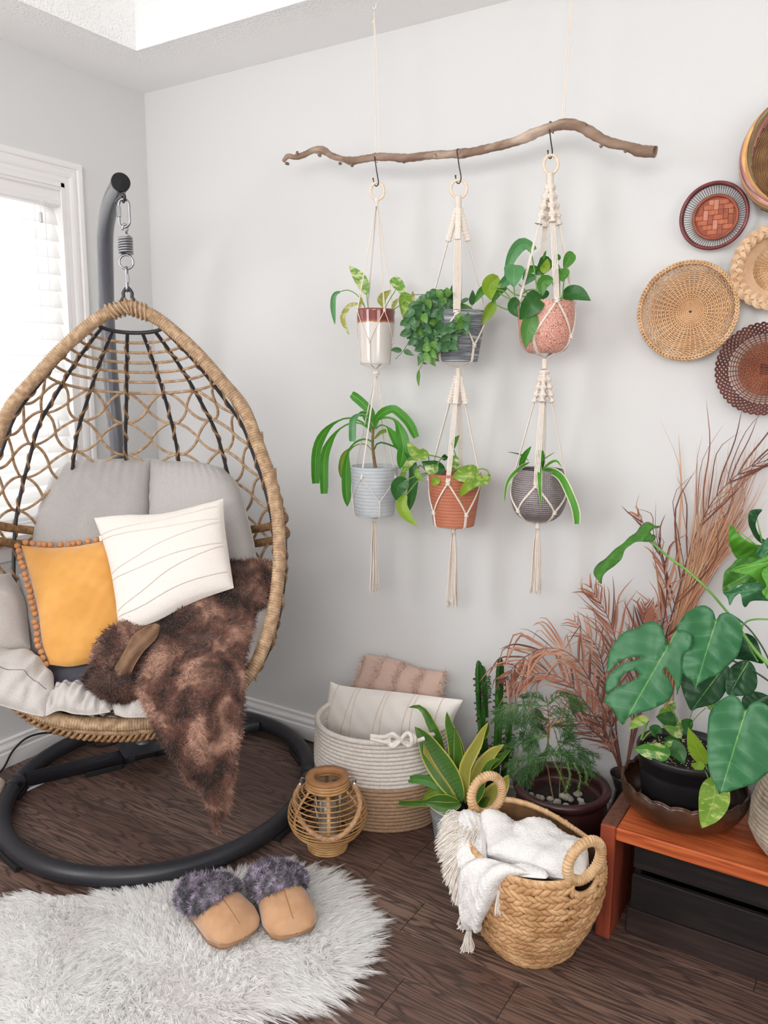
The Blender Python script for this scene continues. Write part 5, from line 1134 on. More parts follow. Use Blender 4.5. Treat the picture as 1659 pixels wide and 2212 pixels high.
# dark open lattice basket
c = aty(1652, 797, -.05); c[1] = -.012; k = mpp(c); R = 100*k
t = thing('lattice_basket', 'dark brown basket with open criss-cross lattice border at right edge', 'wall basket', c)
pf = lambda r: .004+(.055*((r/R-.52)/.45) if r > R*.52 else 0)
weave_disc(t, c, .006, R*.55, .0042, 30, pf, .0019, M_brn, .0018)
weave_disc(t, c, R*.56, R*.74, .0056, 40, pf, .0014, M_brn, .002, name='side_weave')
spokes(t, c, .004, R*.76, 40, pf, .0016, M_brn)
for q in range(5): mb = MB(); z_ = -.012+.006*q; mb.tube([c+WX*-.014+WZ*z_+WN*.009, c+WX*.014+WZ*z_+WN*.009], .002, 5); mb.build('centre_lash', M_brnd, t)
for kk in range(46):
    for sg in (1, -1):
        for q in (0, 1):
            th0 = 2*pi*kk/46+q*.03; u = np.linspace(0, 1, 16); th = th0+sg*u*.42; r = R*(.74+.25*u-.02*u*u); P = wpt(c, r, th, .03+.028*u+sg*.002); mb = MB(); mb.tube(P, .0016, 5); mb.build('lattice_cane', M_brnd, t)

# =====================================================================
#                     ROPE BASKET WITH PILLOWS
# =====================================================================
_D3 = D3
def D3(L): return np.array([atd(*p) if p[2] > 0 else aty(*p) for p in L])
M_ropec = mat('rope_cream', 'd2cac2', 'ded7d0', scale=90, rough=.95, spec=.1, bump=.5, bscale=300, bdist=.002)
M_ropeb = mat('rope_tan', 'a5866c', 'b5977c', scale=90, rough=.95, spec=.1, bump=.5, bscale=300, bdist=.002)
rc = np.array([1.285, -.243, 0])
t = thing('rope_basket', 'large coiled rope basket, cream above and tan below, with a knot on its rim', 'basket', rc)
NC = 23; plait = lambda i, th: 1+.06*np.sin(i*1.25+2*th)
def rbr(z, th): return .205+.010*np.sin(z*11)+.020*(z/.3)+.006*np.sin(2*th+.5)*(1-z/.3)
for q in range(NC):
    z = .007+q*.0128; th = np.linspace(0, 2*pi, 260, endpoint=False)
    r = rbr(z, th); dz = .010*np.sin(3*th+1.2)*max(0, 1-q/7.)+.006*np.sin(2*th)*max(0, 1-q/10)
    P = rc+np.stack([r*np.cos(th)*1.0, r*np.sin(th)*.94, z+np.maximum(dz, -.0)+.012*(q/NC)*np.cos(th-.0)], 1)
    mb = MB(); mb.tube(P, .0072, 8, closed=True, ru=plait); mb.build('rope_coil', M_ropec if q >= 12 else M_ropeb, t)
zt_ = .007+NC*.0128; th = np.linspace(0, 2*pi, 200, endpoint=False); r = rbr(zt_, th); P = rc+np.stack([r*np.cos(th), r*np.sin(th)*.94, zt_+.002+.012*np.cos(th)], 1)
mb = MB(); mb.tube(P, .0088, 10, closed=True); mb.build('rim_rope', M_ropec, t)
mb = MB(); mb.lathe([(.001, .004), (.19, .004)], 40, rc); mb.build('base', M_ropeb, t)
kc = aty(862, 1595, rc[1]-.205); kx = CR; ky = CU; kn = -CF
def kpt(x, y, z): return kc+kx*x+ky*y+kn*z
for s_ in (-1, 1):       # two-strand carrick style rim knot
    a = np.linspace(0, 2*pi, 90)
    P = [kpt((-.036+.006*s_)+.0 if False else .038*np.cos(x)*(1-.12*s_)+.004, .0165*np.sin(2*x)*(1+.15*s_), .013+.006*np.cos(3*x)+s_*.003) for x in a]
    P = np.array(P); mb = MB(); mb.tube(P[:-1], .0066, 8, closed=True); mb.build('rim_knot', M_ropec, t)
for s_ in (-1, 1):
    mb = MB(); mb.tube(cr([kpt(-.085, .004+s_*.004, .0), kpt(-.055, s_*.006, .007), kpt(-.03, s_*.010, .013)], 20), .0066, 8); mb.build('rim_knot', M_ropec, t)
mb = MB(); mb.tube(cr([kpt(.034, 0, .012), kpt(.05, -.006, .006), kpt(.075, 0, .0)], 20), .0066, 8); mb.build('rim_knot', M_ropec, t)
# cream pillow standing in it
M_crm = clothmat('cream_flannel', 'dcd6cf', 'e6e1db', 500, rough=.95, bump=.2); M_crml = clothmat('pinkish_cord', 'cdb9aa', 'd8c6b8', 300)
p2 = thing('ribbed_pillow', 'cream pillow with pairs of vertical cords, standing in the rope basket', 'pillow', [1.27, -.22, .15])
P = coons([(714, 1472, -.225), (745, 1482, -.22), (860, 1495, -.215), (940, 1505, -.215), (1000, 1512, -.21)], [(690, 1700, -.22), (800, 1730, -.22), (900, 1740, -.22), (985, 1730, -.2)],
    [(714, 1472, -.225), (706, 1520, -.225), (694, 1580, -.225), (690, 1700, -.22)], [(1000, 1512, -.21), (978, 1560, -.21), (972, 1620, -.21), (985, 1730, -.2)], 60, 50)
wr = softwr(P, .0045, 20, 4)+(lambda u, v: -.003*np.abs(np.sin(u*16+.4))*np.exp(-v*7))(*UVg(P))
mb, Fr, N = puff(P, .062, .8, wr, 2.8, .5); mb.build('cover', M_crm, p2)
for (a, b) in ((.07, .07), (.22, .225), (.245, .325), (.46, .50), (.485, .575), (.665, .73), (.70, .80), (.87, .93)):
    q = np.linspace(0, 1, 50); piping(Fr, N, np.stack([a+(b-a)*q*1.8, q], 1), .0016, M_crml, p2, 'cord_line', .0004)
# blush fringed pillow behind it
M_blush = clothmat('blush_cotton', 'c3a596', 'ceb3a6', 400, rough=.95)
p3 = thing('fringed_pillow', 'blush pink pillow with ruffled fringe rows behind the cream one in the rope basket', 'pillow', [1.25, -.09, .25])
P = coons([(788, 1413, -.05), (850, 1424, -.055), (905, 1444, -.06), (965, 1452, -.06)], [(745, 1620, -.12), (850, 1640, -.12), (950, 1650, -.12)],
    [(788, 1413, -.05), (778, 1450, -.06), (762, 1500, -.08), (745, 1620, -.12)], [(965, 1452, -.06), (957, 1500, -.08), (950, 1650, -.12)], 50, 50)
mb, Fr, N = puff(P, .05, .7, softwr(P, .002, 25, 6), 2.6, .5); mb.build('cover', M_blush, p3)
g = np.random.default_rng(9); pts, nn, u_, v_ = scatter(Fr, 9000, g, N)
keep = np.zeros(len(u_), bool)
for c_ in (.02, .27, .52, .76, .985): keep |= np.abs(u_-c_) < (.035 if .1 < c_ < .9 else .022)
pts, nn = pts[keep], nn[keep]; d = nn*.5+g.normal(0, .55, pts.shape)
mb = fur(pts, nn, d, .016, .0040, .9, 3, 3, .5); mb.build('fringe', M_blush, p3, kind='stuff')

# =====================================================================
#                     LANTERN AND CANDLE
# =====================================================================
M_rat = mat('honey_rattan', 'a67a4a', 'caa06c', 'b88c5a', scale=30, rough=.42, spec=.45, stretch=(1, 1, 1), ramp=(.3, .7))
M_mdf = mat('lantern_top', '9c6c46', 'ac7c54', scale=40, rough=.6)
M_jute = mat('jute_rope', 'a07a5c', 'c09878', 'b08a68', scale=120, rough=.95, spec=.1, bump=.5, bscale=400, bdist=.001)
lc = np.array([1.288, -.562, 0])
t = thing('rattan_lantern', 'honey rattan lantern with glass chimney and rope handle on the floor', 'lantern', lc)
th = np.linspace(0, 2*pi, 80, endpoint=False)
def lring(z, r, rt, name='cane_ring', n=7): mb = MB(); mb.tube(lc+np.stack([r*np.cos(th), r*np.sin(th), z+0*th], 1), rt, n, closed=True); return mb.build(name, M_rat, t)
for z, r in ((.0045, .0565), (.013, .0585), (.0215, .060), (.030, .062), (.038, .064)): lring(z, r, .0045, 'base_coil')
LP = cr([(.066, .044), (.094, .060), (.110, .085), (.116, .11), (.111, .14), (.095, .17), (.076, .19), (.064, .201)], 60)
lrad = lambda z: float(np.interp(z, LP[:, 1], LP[:, 0]))
for z in np.linspace(.048, .192, 13): lring(z, lrad(z)+.002, .0021)
for z, r in ((.203, .0635), (.2115, .062), (.220, .0615)): lring(z, r, .0045, 'neck_coil')
for q in range(6):
    a = q*pi/3+radians(-52); P = np.array([lc+np.array([cos(a)*(r-.002), sin(a)*(r-.002), z]) for r, z in LP]); mb = MB()
    side = np.array([-sin(a), cos(a), 0]); o = np.array([cos(a), sin(a), 0])*.0015
    mb.grid(np.stack([P-side*.0055-o, P-side*.0055+o, P+side*.0055+o, P+side*.0055-o], 1), wv=True); mb.build('upright', M_rat, t)
mb = MB(); mb.lathe([(.0415, .221), (.0405, .232), (.0415, .2335), (.064, .2335), (.0655, .231), (.0655, .226), (.063, .221), (.0415, .221)], 56, lc); mb.build('top_disc', M_mdf, t)
mb = MB(); mb.lathe([(.001, .040), (.062, .040), (.062, .046), (.001, .046)], 40, lc); mb.build('floor_disc', M_mdf, t)
mb = MB(); mb.lathe([(.0415, .0465), (.0415, .205), (.0400, .205), (.0400, .0475)], 48, lc); mb.build('glass_chimney', M_glass, t)
ca = thing('candle', 'white pillar candle inside the rattan lantern', 'candle', lc+[0, 0, .0465])
mb = MB(); mb.lathe([(.001, 0), (.028, 0), (.0285, .004), (.0285, .088), (.026, .095), (.020, .0975), (.012, .094), (.001, .093)], 36, lc+[0, 0, .0467]); mb.build('wax', mat('candle_wax', 'e9e4dc', rough=.5, trans=.15, tcol='fff4e0'), ca)
mb = MB(); mb.tube([lc+[0, 0, .139], lc+[.001, 0, .146], lc+[.003, 0, .151]], .0009, 5); mb.build('wick', M_rub, ca)
hl, hr = aty(652, 1676, lc[1]-.01), aty(765, 1678, lc[1]+.02)
M_chrome = mat('chrome', 'd8d8da', rough=.18, metal=1.)
def yf(x, y, o): return aty(x, y, lc[1]+o)
hp = cr([yf(648, 1697, -.02), yf(638, 1720, -.05), yf(645, 1762, -.095), yf(672, 1797, -.115), yf(708, 1814, -.12), yf(742, 1802, -.105), yf(768, 1772, -.08), yf(778, 1740, -.04), yf(774, 1715, -.01), yf(766, 1698, .01)], 200)
mb = MB(); mb.tube(hp, .0072, 12, ru=lambda i, th: 1+.20*np.abs(np.sin(1.5*th+i*.28))-.1); mb.build('rope_handle', M_jute, t)
for e, h, d in ((hp[0], hl, 1), (hp[-1], hr, -1)):
    mb = MB(); v = unit(h-e); mb.tube([e-v*.002, e+v*.016], .0062, 12); mb.build('end_cap', M_chrome, t)
    mb = MB(); th2 = np.linspace(0, 2*pi, 20)[:-1]; cc2 = e+v*.021; mb.tube([cc2+v*.005*cos(x)+CF*.005*sin(x) for x in th2], .001, 5, closed=True); ax = unit(lc+[0, 0, h[2]]-h); mb.tube([cc2+v*.003, cc2+v*.003+ax*.02], .001, 5); mb.build('eye_screw', M_chrome, t)
# =====================================================================
#                     SHEEPSKIN RUG, SLIPPERS
# =====================================================================
M_wool = mat('white_pile', 'fcfbfa', 'f6f1ee', scale=7, rough=.85, spec=.1, sheen=.3, detail=4, ramp=(.45, .75), trans=.5, tcol='ffffff')
ol = [(-90, 1975), (0, 1950), (60, 1928), (130, 1937), (200, 1936), (280, 1925), (350, 1912), (430, 1900), (500, 1893), (560, 1885), (620, 1876), (670, 1884), (712, 1902), (748, 1935), (768, 1975), (774, 2030), (764, 2075), (736, 2106), (690, 2132), (625, 2158), (550, 2182), (490, 2212), (400, 2260), (200, 2300), (0, 2310), (-90, 2290)]
OP = cr([atz(a, b, .02)[:2] for a, b in ol], 220, closed=True); oc = atz(400, 2080, .02)[:2]
rug = thing('sheepskin_rug', 'white long-haired sheepskin rug on the dark floor in the foreground', 'rug', [oc[0], oc[1], 0])
rho = np.linspace(0, 1, 26); G = oc+(OP-oc)[None]*rho[:, None, None]
z = .018+.006*wob(np.concatenate([G, G[..., :1]*0], -1), 9, 2); z = z*np.sqrt(np.clip(1-rho**6, 0, 1))[:, None]+.003
mb = MB(); mb.grid(np.concatenate([G, z[..., None]], -1), wv=True)
mb.grid(np.concatenate([G[::-1], z[::-1, :, None]*0+.0015], -1), wv=True)
mb.build('hide', M_wool, rug)
g = np.random.default_rng(12)
def rugpt(n):
    r = np.sqrt(g.random(n)); a = g.random(n)*219.999; i = a.astype(int); fr = (a-i)[:, None]; b = OP[i]*(1-fr)+OP[(i+1) % 220]*fr
    # area correction by rejection on the outline radius
    L = np.linalg.norm(b-oc, axis=1); keep = g.random(n) < (L/L.max())**1; r, b = r[keep], b[keep]
    return oc+(b-oc)*r[:, None], r, b
cl, cr_, cb_ = rugpt(11000)
outd = cl-oc; outd /= np.linalg.norm(outd, axis=1)[:, None]+1e-9
flow = np.stack([wob(np.c_[cl, cl[:, 0]*0], 6, 1), wob(np.c_[cl, cl[:, 0]*0], 6, 4)], 1)*.9+outd*(.25+1.2*sstep(.7, 1, cr_))[:, None]+np.array([.5, -.45])*.35+g.normal(0, .28, (len(cl), 2))
nh = 9; idx = np.repeat(np.arange(len(cl)), nh); nH = len(idx)
root = cl[idx]+g.normal(0, .0075, (nH, 2)); fl = flow[idx]; lean = np.linalg.norm(fl, axis=1)
H = (.021*g.uniform(.6, 1.25, nH))*(1-.25*sstep(.9, 1, cr_[idx]))
tip = cl[idx]+fl*.046+g.normal(0, .0022, (nH, 2)); segs = 4; rows = []
sd = np.stack([-fl[:, 1], fl[:, 0]], 1)/(lean[:, None]+1e-6)+g.normal(0, .5, (nH, 2)); sd /= np.linalg.norm(sd, axis=1)[:, None]; sd3 = np.c_[sd, g.normal(0, .3, nH)]
W = .0021*g.uniform(.6, 1.3, nH)[:, None]; zb = .016*np.sqrt(np.clip(1-cr_[idx]**6, 0, 1))+.002
for k in range(segs+1):
    s = k/segs; xy = root*(1-s)+tip*s+(fl*.010*(s*(1-s)))
    zz = zb+H*np.sin(min(1, s*1.15)*pi*.62)*(1-.25*s)*(1-.35*np.minimum(1, lean))
    c3 = np.c_[xy, np.maximum(zz, .002)]; wv_ = W*(1-s**1.5)*.5+2e-5; rows += [c3-sd3*wv_, c3+sd3*wv_]
V = np.stack(rows, 1).reshape(-1, 3); m_ = 2*(segs+1); base = (np.arange(nH)*m_)[:, None]
V4 = V.reshape(nH, m_, 3); fn_ = np.cross(V4[:, 1]-V4[:, 0], V4[:, 4]-V4[:, 0]); flip = fn_[:, 2] < 0
V4[flip] = V4[flip].reshape(flip.sum(), segs+1, 2, 3)[:, :, ::-1].reshape(flip.sum(), m_, 3)
F = np.concatenate([base+np.array([[2*k, 2*k+1, 2*k+3, 2*k+2]]) for k in range(segs)], 0)
mb = MB(); mb.add(V4.reshape(-1, 3), F); mb.build('pile', M_wool, rug, kind='stuff')

M_suede = mat('tan_suede', 'b08562', 'c49a76', scale=16, rough=.85, spec=.15, sheen=.4, bump=.15, bscale=60)
M_sole = mat('suede_sole', '9c7454', 'ab8262', scale=30, rough=.8); M_seamd = mat('suede_seam', 'a07a58', rough=.9)
M_fluff = mat('lilac_grey_fluff', '5c5a5e', 'b5a6bb', '827c88', scale=38, rough=.9, spec=.1, ramp=(.38, .64), detail=3)
M_fluffg = mat('grey_fluff', '5c5c60', '7e7d80', scale=38, rough=.9, spec=.1)
def slipper(lab, toe, heel, W_, tilt=0.):
    toe, heel = np.array(toe, float), np.array(heel, float); ax = toe-heel; L = np.linalg.norm(ax); ax /= L; sx = np.array([ax[1], -ax[0], 0]); z0 = toe[2]
    t = thing('slipper', lab, 'slipper', (toe+heel)/2, 'pair of slippers on the rug')
    def pt(s, x, z): return heel+ax*(s*L)+sx*x+ZC*z
    hw = lambda s: W_*np.interp(s, [0, .04, .12, .3, .55, .75, .9, .97, 1], [.12, .26, .36, .40, .46, .5, .43, .30, .02])
    ss = 1-(1-np.linspace(0, 1, 40))**1.7; top = np.array([[pt(s, hw(s)*x, .010+(z_-.010)*min(1, (1-s)*14)**.5) for x, z_ in ((-1, 0), (-1.03, .010), (-1, .020), (0, .021), (1, .020), (1.03, .010), (1, 0), (0, -.001))] for s in ss])
    mb = MB(); mb.grid(top, wv=True); mb.build('sole', M_sole, t)
    # vamp dome over the front
    nv, nu = 30, 26; P = np.zeros((nv, nu, 3)); s0_ = .42
    hh = lambda s: .060*np.interp(s, [.3, .45, .6, .8, .93, 1], [1.15, 1.08, .92, .66, .42, .0])
    for i, q in enumerate(1-(1-np.linspace(0, 1, nv))**1.8):
        for j, a in enumerate(np.linspace(-pi/2, pi/2, nu)):
            sback = s0_+.10*cos(a)**2-.02; s = sback+(1-sback)*q
            P[i, j] = pt(s, hw(s)*1.02*sin(a)*(1 if q < .999 else .98), .018+hh(s)*max(0, cos(a))**.75)
    mb = MB(); mb.grid(P); mb.build('vamp', M_suede, t, solid=.004, off=-1)
    C = P[:, nu//2]+ZC*.0046; mb = MB(); mb.tube(cr(C[1:-5], 40), .0013, 5); mb.build('centre_seam', M_seamd, t)
    e = np.array([pt(s, hw(s)*1.035, .019) for s in np.linspace(.4, 1, 30)]+[pt(s, -hw(s)*1.035, .019) for s in np.linspace(1, .4, 30)[1:]]); mb = MB(); mb.tube(cr(e, 90), .0016, 6); mb.build('edge_piping', M_seamd, t)
    # fluffy cuff: a ring over the opening, open to the heel
    path = cr([pt(.50, 0, .088), pt(.46, hw(.46)*.75, .066), pt(.32, hw(.3)*1.02, .045), pt(.10, hw(.12)*1.0, .045), pt(.0, 0, .05), pt(.10, -hw(.12)*1.0, .045), pt(.32, -hw(.3)*1.02, .045), pt(.46, -hw(.46)*.75, .066)], 60, closed=True)
    rr = .022+.004*np.sin(np.linspace(0, 6.28*3, 60)); mb = MB(); mb.tube(path, rr, 14, closed=True, ru=lambda i, th: 1+.10*np.sin(i*.9+3*th)); cuff = mb.build('cuff', M_fluff, t)
    mb = MB(); mb.lathe([(.001, .028), (hw(.25)*.85, .032)], 20, pt(.25, 0, 0)); mb.build('insole', M_fluffg, t)
    T, N, B = frames(path, True); g = np.random.default_rng(int(abs(toe[0])*1000)); n = 9000; k = g.integers(0, 60, n); a = g.random(n)*2*pi
    nn = N[k]*np.cos(a)[:, None]+B[k]*np.sin(a)[:, None]; pts = path[k]+T[k]*g.normal(0, .004, (n, 1))+nn*(rr[k]*.95)[:, None]
    ok = pts[:, 2] > z0+.015; mb = fur(pts[ok], nn[ok], nn[ok]+.3*T[k][ok], .011, .0030, .6, 2, 5, .45); mb.build('cuff_pile', M_fluff, cuff, kind='stuff')
    return t
slipper('left slipper of the tan suede pair with lilac-grey fluffy cuff', atz(528, 2037, .035), atz(424, 1944, .04), .135)
slipper('right slipper of the tan suede pair with lilac-grey fluffy cuff', atz(640, 2029, .035), atz(584, 1910, .04), .130)

# =====================================================================
#                     WATER HYACINTH BASKET AND BLANKET
# =====================================================================
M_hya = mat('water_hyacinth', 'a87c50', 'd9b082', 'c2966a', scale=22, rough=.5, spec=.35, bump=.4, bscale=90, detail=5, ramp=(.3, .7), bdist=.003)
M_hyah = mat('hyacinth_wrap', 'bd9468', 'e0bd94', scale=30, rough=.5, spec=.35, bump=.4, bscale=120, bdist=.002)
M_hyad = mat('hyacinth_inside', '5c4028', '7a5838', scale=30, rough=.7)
cL, cR = np.array([1.787, -.522, .305]), np.array([2.120, -.698, .318])
bc = (cL+cR)/2; bc[2] = 0; b1 = unit((cR-cL)*[1, 1, 0]); b2 = np.array([-b1[1], b1[0], 0]); AL = np.linalg.norm((cR-cL)[:2])/2+.004
hb = thing('hyacinth_basket', 'oval braided water hyacinth basket with two round handles on the floor', 'basket', bc)
RH = .050
def bz(th):      # rim height: dips where the handle rings sit
    a = np.abs(np.cos(th)); d = AL*np.abs(np.sin(th))*.72*1.35      # distance across from the long axis
    base = .262+.022*a**2; dip = np.where(a > .7, np.sqrt(np.clip(RH**2-d**2, 0, None)), 0)
    return base-dip*.82
def bpt(th, h, zr=None, off=0.):
    z = h*(bz(th) if zr is None else zr); q = np.clip(z/.27, 0, 1.15)
    k = np.interp(q, [0, .08, .3, .6, .85, 1.05], [.54, .64, .80, .95, 1.0, .99])
    a = (AL*k+off); b = (.150*np.interp(q, [0, .08, .3, .6, .85, 1.05], [.60, .70, .88, 1.0, 1.0, .93])+off)
    c, s = np.cos(th), np.sin(th); cx = np.sign(c)*np.abs(c)**.85; sy = np.sign(s)*np.abs(s)**.9
    return bc+np.array([-.004, -.004, 0])*(1-q)[..., None]+b1*(a*cx)[..., None]+b2*(b*sy)[..., None]+ZC*z[..., None]
th = np.linspace(0, 2*pi, 120, endpoint=False); hh = np.linspace(.02, .97, 16)
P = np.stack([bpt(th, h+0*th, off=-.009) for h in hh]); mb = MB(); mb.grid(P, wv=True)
P2 = np.stack([bpt(th, h+0*th, off=-.003) for h in hh]); mb.grid(P2, wv=True); mb.build('inner_shell', M_hyad, hb)  # dark shell inside, its colour standing in for shade between the braids
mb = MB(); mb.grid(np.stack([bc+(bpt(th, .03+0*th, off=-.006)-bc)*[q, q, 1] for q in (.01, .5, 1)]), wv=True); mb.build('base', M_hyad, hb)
NRW = 17
g = np.random.default_rng(5)
def lump(mb, c, ax, nx, l, w):
    n = 7; m = 6; ph = np.linspace(0, pi, m); t_ = np.arange(n)*2*pi/n; by = np.cross(nx, ax)
    Q = c+ax*(l*np.cos(ph))[:, None, None]*np.ones((1, n, 1))+(w*np.sin(ph)**.8)[:, None, None]*(nx*.95*np.cos(t_)[None, :, None]+by*np.sin(t_)[None, :, None]); mb.grid(Q, wv=True)
for r in range(NRW):
    h = (r+.55)/NRW; nl = 54; mb = MB(); tt = (np.arange(nl)+.5*(r % 2))*2*pi/nl
    C = bpt(tt, h+0*tt); C2 = bpt(tt+.02, h+0*tt); C3 = bpt(tt, h+.02+0*tt)
    for i in range(nl):
        tx = unit(C2[i]-C[i]); up = unit(C3[i]-C[i]); nx = unit(np.cross(tx, up)); up = np.cross(nx, tx); sg = 1 if r % 2 else -1
        rowh = bz(tt[i:i+1])[0]/NRW; ax = unit(tx+up*.55*sg)
        lump(mb, C[i]+nx*.001+g.normal(0, .0006, 3), ax, nx, .0178*g.uniform(.85, 1.15), rowh*.50*g.uniform(.85, 1.12))
    mb.build('braid_row', M_hya, hb)
# rim wrap and handles
for q in range(150):
    a = q*2*pi/150; C = bpt(np.array([a]), np.array([.985]))[0]; C2 = bpt(np.array([a+.02]), np.array([.985]))[0]; tx = unit(C2-C); c3 = unit(bpt(np.array([a]), np.array([1.0]))[0]-bpt(np.array([a]), np.array([.95]))[0]); nx = unit(np.cross(tx, c3))
    if q % 2 == 0: mb = MB()
    lump(mb, C, unit(np.cross(nx, tx)*.5+tx), nx, .011, .0075)
    if q % 2: mb.build('rim_wrap', M_hyah, hb)
for c_, s_ in ((cL, -1), (cR, 1)):
    n_ = 240; a = np.linspace(0, 2*pi, n_, endpoint=False); up = unit(ZC+b1*s_*.10)
    P = c_+b2*(RH*1.02*np.cos(a))[:, None]+up*(RH*np.sin(a))[:, None]-b1*s_*.004
    mb = MB(); mb.tube(P, .0118, 12, closed=True, ru=wrapf(6.0, .26, .5)); mb.build('handle', M_hyah, hb)

M_blk2 = mat('white_boucle', 'ece9e7', 'f6f4f2', scale=260, rough=.95, spec=.08, bump=1, bscale=260, bdist=.004, detail=2)
M_frng = mat('cream_fringe', 'e0d8ce', 'ece5dd', scale=90, rough=.95, spec=.08)
bk = thing('fringed_blanket', 'white textured cotton blanket with cream tassels stuffed in the hyacinth basket', 'blanket', bc+[-.05, -.05, .1])
def bpatch(top, bot, left, right, th_, amp, fr, seed, nu=50, nv=50, name='fold', extra=None):
    P = coons(top, bot, left, right, nu, nv); w_ = softwr(P, amp, fr, seed)+softwr(P, amp*.5, fr*2.2, seed+1)+.0012*np.sin(P[..., 0]*520+P[..., 1]*310+P[..., 2]*200)
    if extra is not None: w_ = w_+extra(*UVg(P))
    mb, Fr, N = puff(P, th_, .5, w_, 3.5, .4); mb.build(name, M_blk2, bk); return Fr, N
bpatch([(1034, 1762, -.56), (1070, 1768, -.55), (1110, 1788, -.53), (1160, 1785, -.53), (1205, 1802, -.54), (1250, 1830, -.57)], [(1045, 1862, -.66), (1100, 1872, -.69), (1160, 1888, -.71), (1215, 1898, -.72), (1262, 1905, -.70)],
    [(1034, 1762, -.56), (1040, 1810, -.62), (1045, 1862, -.66)], [(1250, 1830, -.57), (1272, 1865, -.62), (1262, 1905, -.70)], .045, .006, 22, 2, 60, 50, extra=lambda u, v: .008*np.sin(u*13+v*5))
bpatch([(996, 1755, -.60), (1015, 1752, -.59), (1036, 1760, -.57)], [(988, 1875, -.745), (1020, 1880, -.745), (1056, 1876, -.735)],
    [(996, 1755, -.60), (985, 1790, -.66), (988, 1875, -.745)], [(1036, 1760, -.57), (1046, 1810, -.63), (1056, 1876, -.735)], .022, .004, 30, 5, 30, 40)
Fr, N = bpatch([(1006, 1862, -.745), (1040, 1852, -.735), (1085, 1862, -.74), (1120, 1872, -.745), (1158, 1889, -.745)], [(1006, 1998, -.755), (1015, 2008, -.755), (1028, 2008, -.755), (1036, 1996, -.755)],
    [(1006, 1862, -.745), (993, 1900, -.76), (993, 1950, -.76), (1006, 1998, -.755)], [(1158, 1889, -.745), (1092, 1902, -.765), (1072, 1940, -.765), (1055, 1970, -.76), (1036, 1996, -.755)], .028, .006, 28, 8, 44, 60, extra=lambda u, v: .008*np.sin(u*9+1))
bpatch([(1090, 1872, -.74), (1130, 1868, -.72), (1170, 1885, -.71)], [(1095, 1888, -.76), (1130, 1894, -.757), (1180, 1898, -.755)],
    [(1090, 1872, -.74), (1085, 1882, -.75), (1095, 1888, -.76)], [(1170, 1885, -.71), (1185, 1890, -.73), (1180, 1898, -.755)], .012, .002, 40, 9, 30, 14)
def fringe(roots, tips, n, mb, g, wd=.0011, spread=5, sag=.01):
    roots, tips = cr(roots, 60), cr(tips, 60)
    for _ in range(n):
        a = g.integers(0, 60); b = int(np.clip(a+g.normal(0, 3), 0, 59)); p = roots[a]+g.normal(0, .0028, 3); q = tips[b]+g.normal(0, .004, 3); m1 = (p+q)/2+ZC*sag*g.uniform(.4, 1.6)+g.normal(0, .004, 3)
        mb.tube(cr([p, p*.7+q*.3+ZC*sag*.8+g.normal(0, .002, 3), m1, q], 9), [wd]*8+[wd*.5], 4)
gg2 = np.random.default_rng(3); mb = MB()
fringe(D3([(992, 1757, -.60), (1010, 1775, -.63), (1012, 1800, -.67), (1002, 1830, -.70)]), D3([(955, 1775, -.64), (948, 1800, -.68), (944, 1830, -.72), (952, 1862, -.74)]), 260, mb, gg2)
fringe(D3([(1030, 1800, -.66), (1018, 1825, -.70), (1005, 1845, -.72), (998, 1870, -.74)]), D3([(955, 1840, -.73), (958, 1885, -.75), (970, 1915, -.76), (985, 1955, -.765)]), 300, mb, gg2)
fringe(D3([(1000, 1762, -.61), (1035, 1790, -.65)]), D3([(975, 1820, -.70), (1000, 1860, -.735)]), 130, mb, gg2)
mb.build('fringe', M_frng, bk, kind='stuff')
def btas(rt, tp, n, seed):
    g = np.random.default_rng(seed); rt, tp = D3([rt])[0], D3([tp])[0]; mb = MB()
    for _ in range(n):
        e = tp+CR*g.uniform(-.017, .017)+CU*g.uniform(-.005, .004)+CF*g.uniform(-.006, .006); p = rt+g.normal(0, .002, 3); mb.tube(cr([p, p*.6+e*.4+g.normal(0, .0015, 3)*1.0, e*.8+p*.2+g.normal(0, .002, 3), e], 9), .0012, 4)
    mb.build('tassel', M_frng, bk, kind='stuff')
    mb = MB(); mb.tube(cr([rt+CU*.006, rt-CU*.002], 6), [.004]*6, 10); mb.build('tassel_binding', M_frng, bk)
btas((1013, 2006, -.757), (1009, 2053, -.765), 46, 1); btas((1080, 1905, -.768), (1084, 1972, -.775), 46, 2)
mb = MB(); fringe(D3([(1004, 1965, -.757), (1010, 1995, -.757)]), D3([(990, 1995, -.76), (996, 2010, -.76)]), 30, mb, gg2, sag=0.); mb.build('edge_fringe', M_frng, bk, kind='stuff')
# =====================================================================
#                     BENCH, CRATE, BOWL
# =====================================================================
M_redw = mat('red_stained_pine', '8e3f20', 'c4683a', 'b0552d', scale=5, rough=.5, spec=.35, stretch=(1.2, 22, 22), detail=6, distort=.6, ramp=(.30, .62), bump=.15, bscale=30, bdist=.001)
M_redl = mat('red_stained_side', '7c3a26', '9c4a2e', '8e4230', scale=5, rough=.55, spec=.3, stretch=(14, 14, 1.2), detail=6, ramp=(.3, .65))
M_brw = mat('brown_worn_edge', '5a382b', '6e4838', scale=60, rough=.8)
M_blw = mat('black_stained_wood', '181516', '2c2422', '1e1a1a', scale=5, rough=.6, spec=.3, stretch=(1.2, 16, 16), detail=6, distort=.5, ramp=(.3, .72), bump=.2, bscale=30, bdist=.001)
M_blw2 = mat('dark_brown_board', '2c211f', '3e302d', scale=5, rough=.6, spec=.3, stretch=(1.2, 16, 16), detail=5)
t = thing('plant_bench', 'low red-stained wooden bench with dark side boards holding the potted plants', 'bench', (2.65, -.33, 0))
BY0, BY1 = -.507, -.175
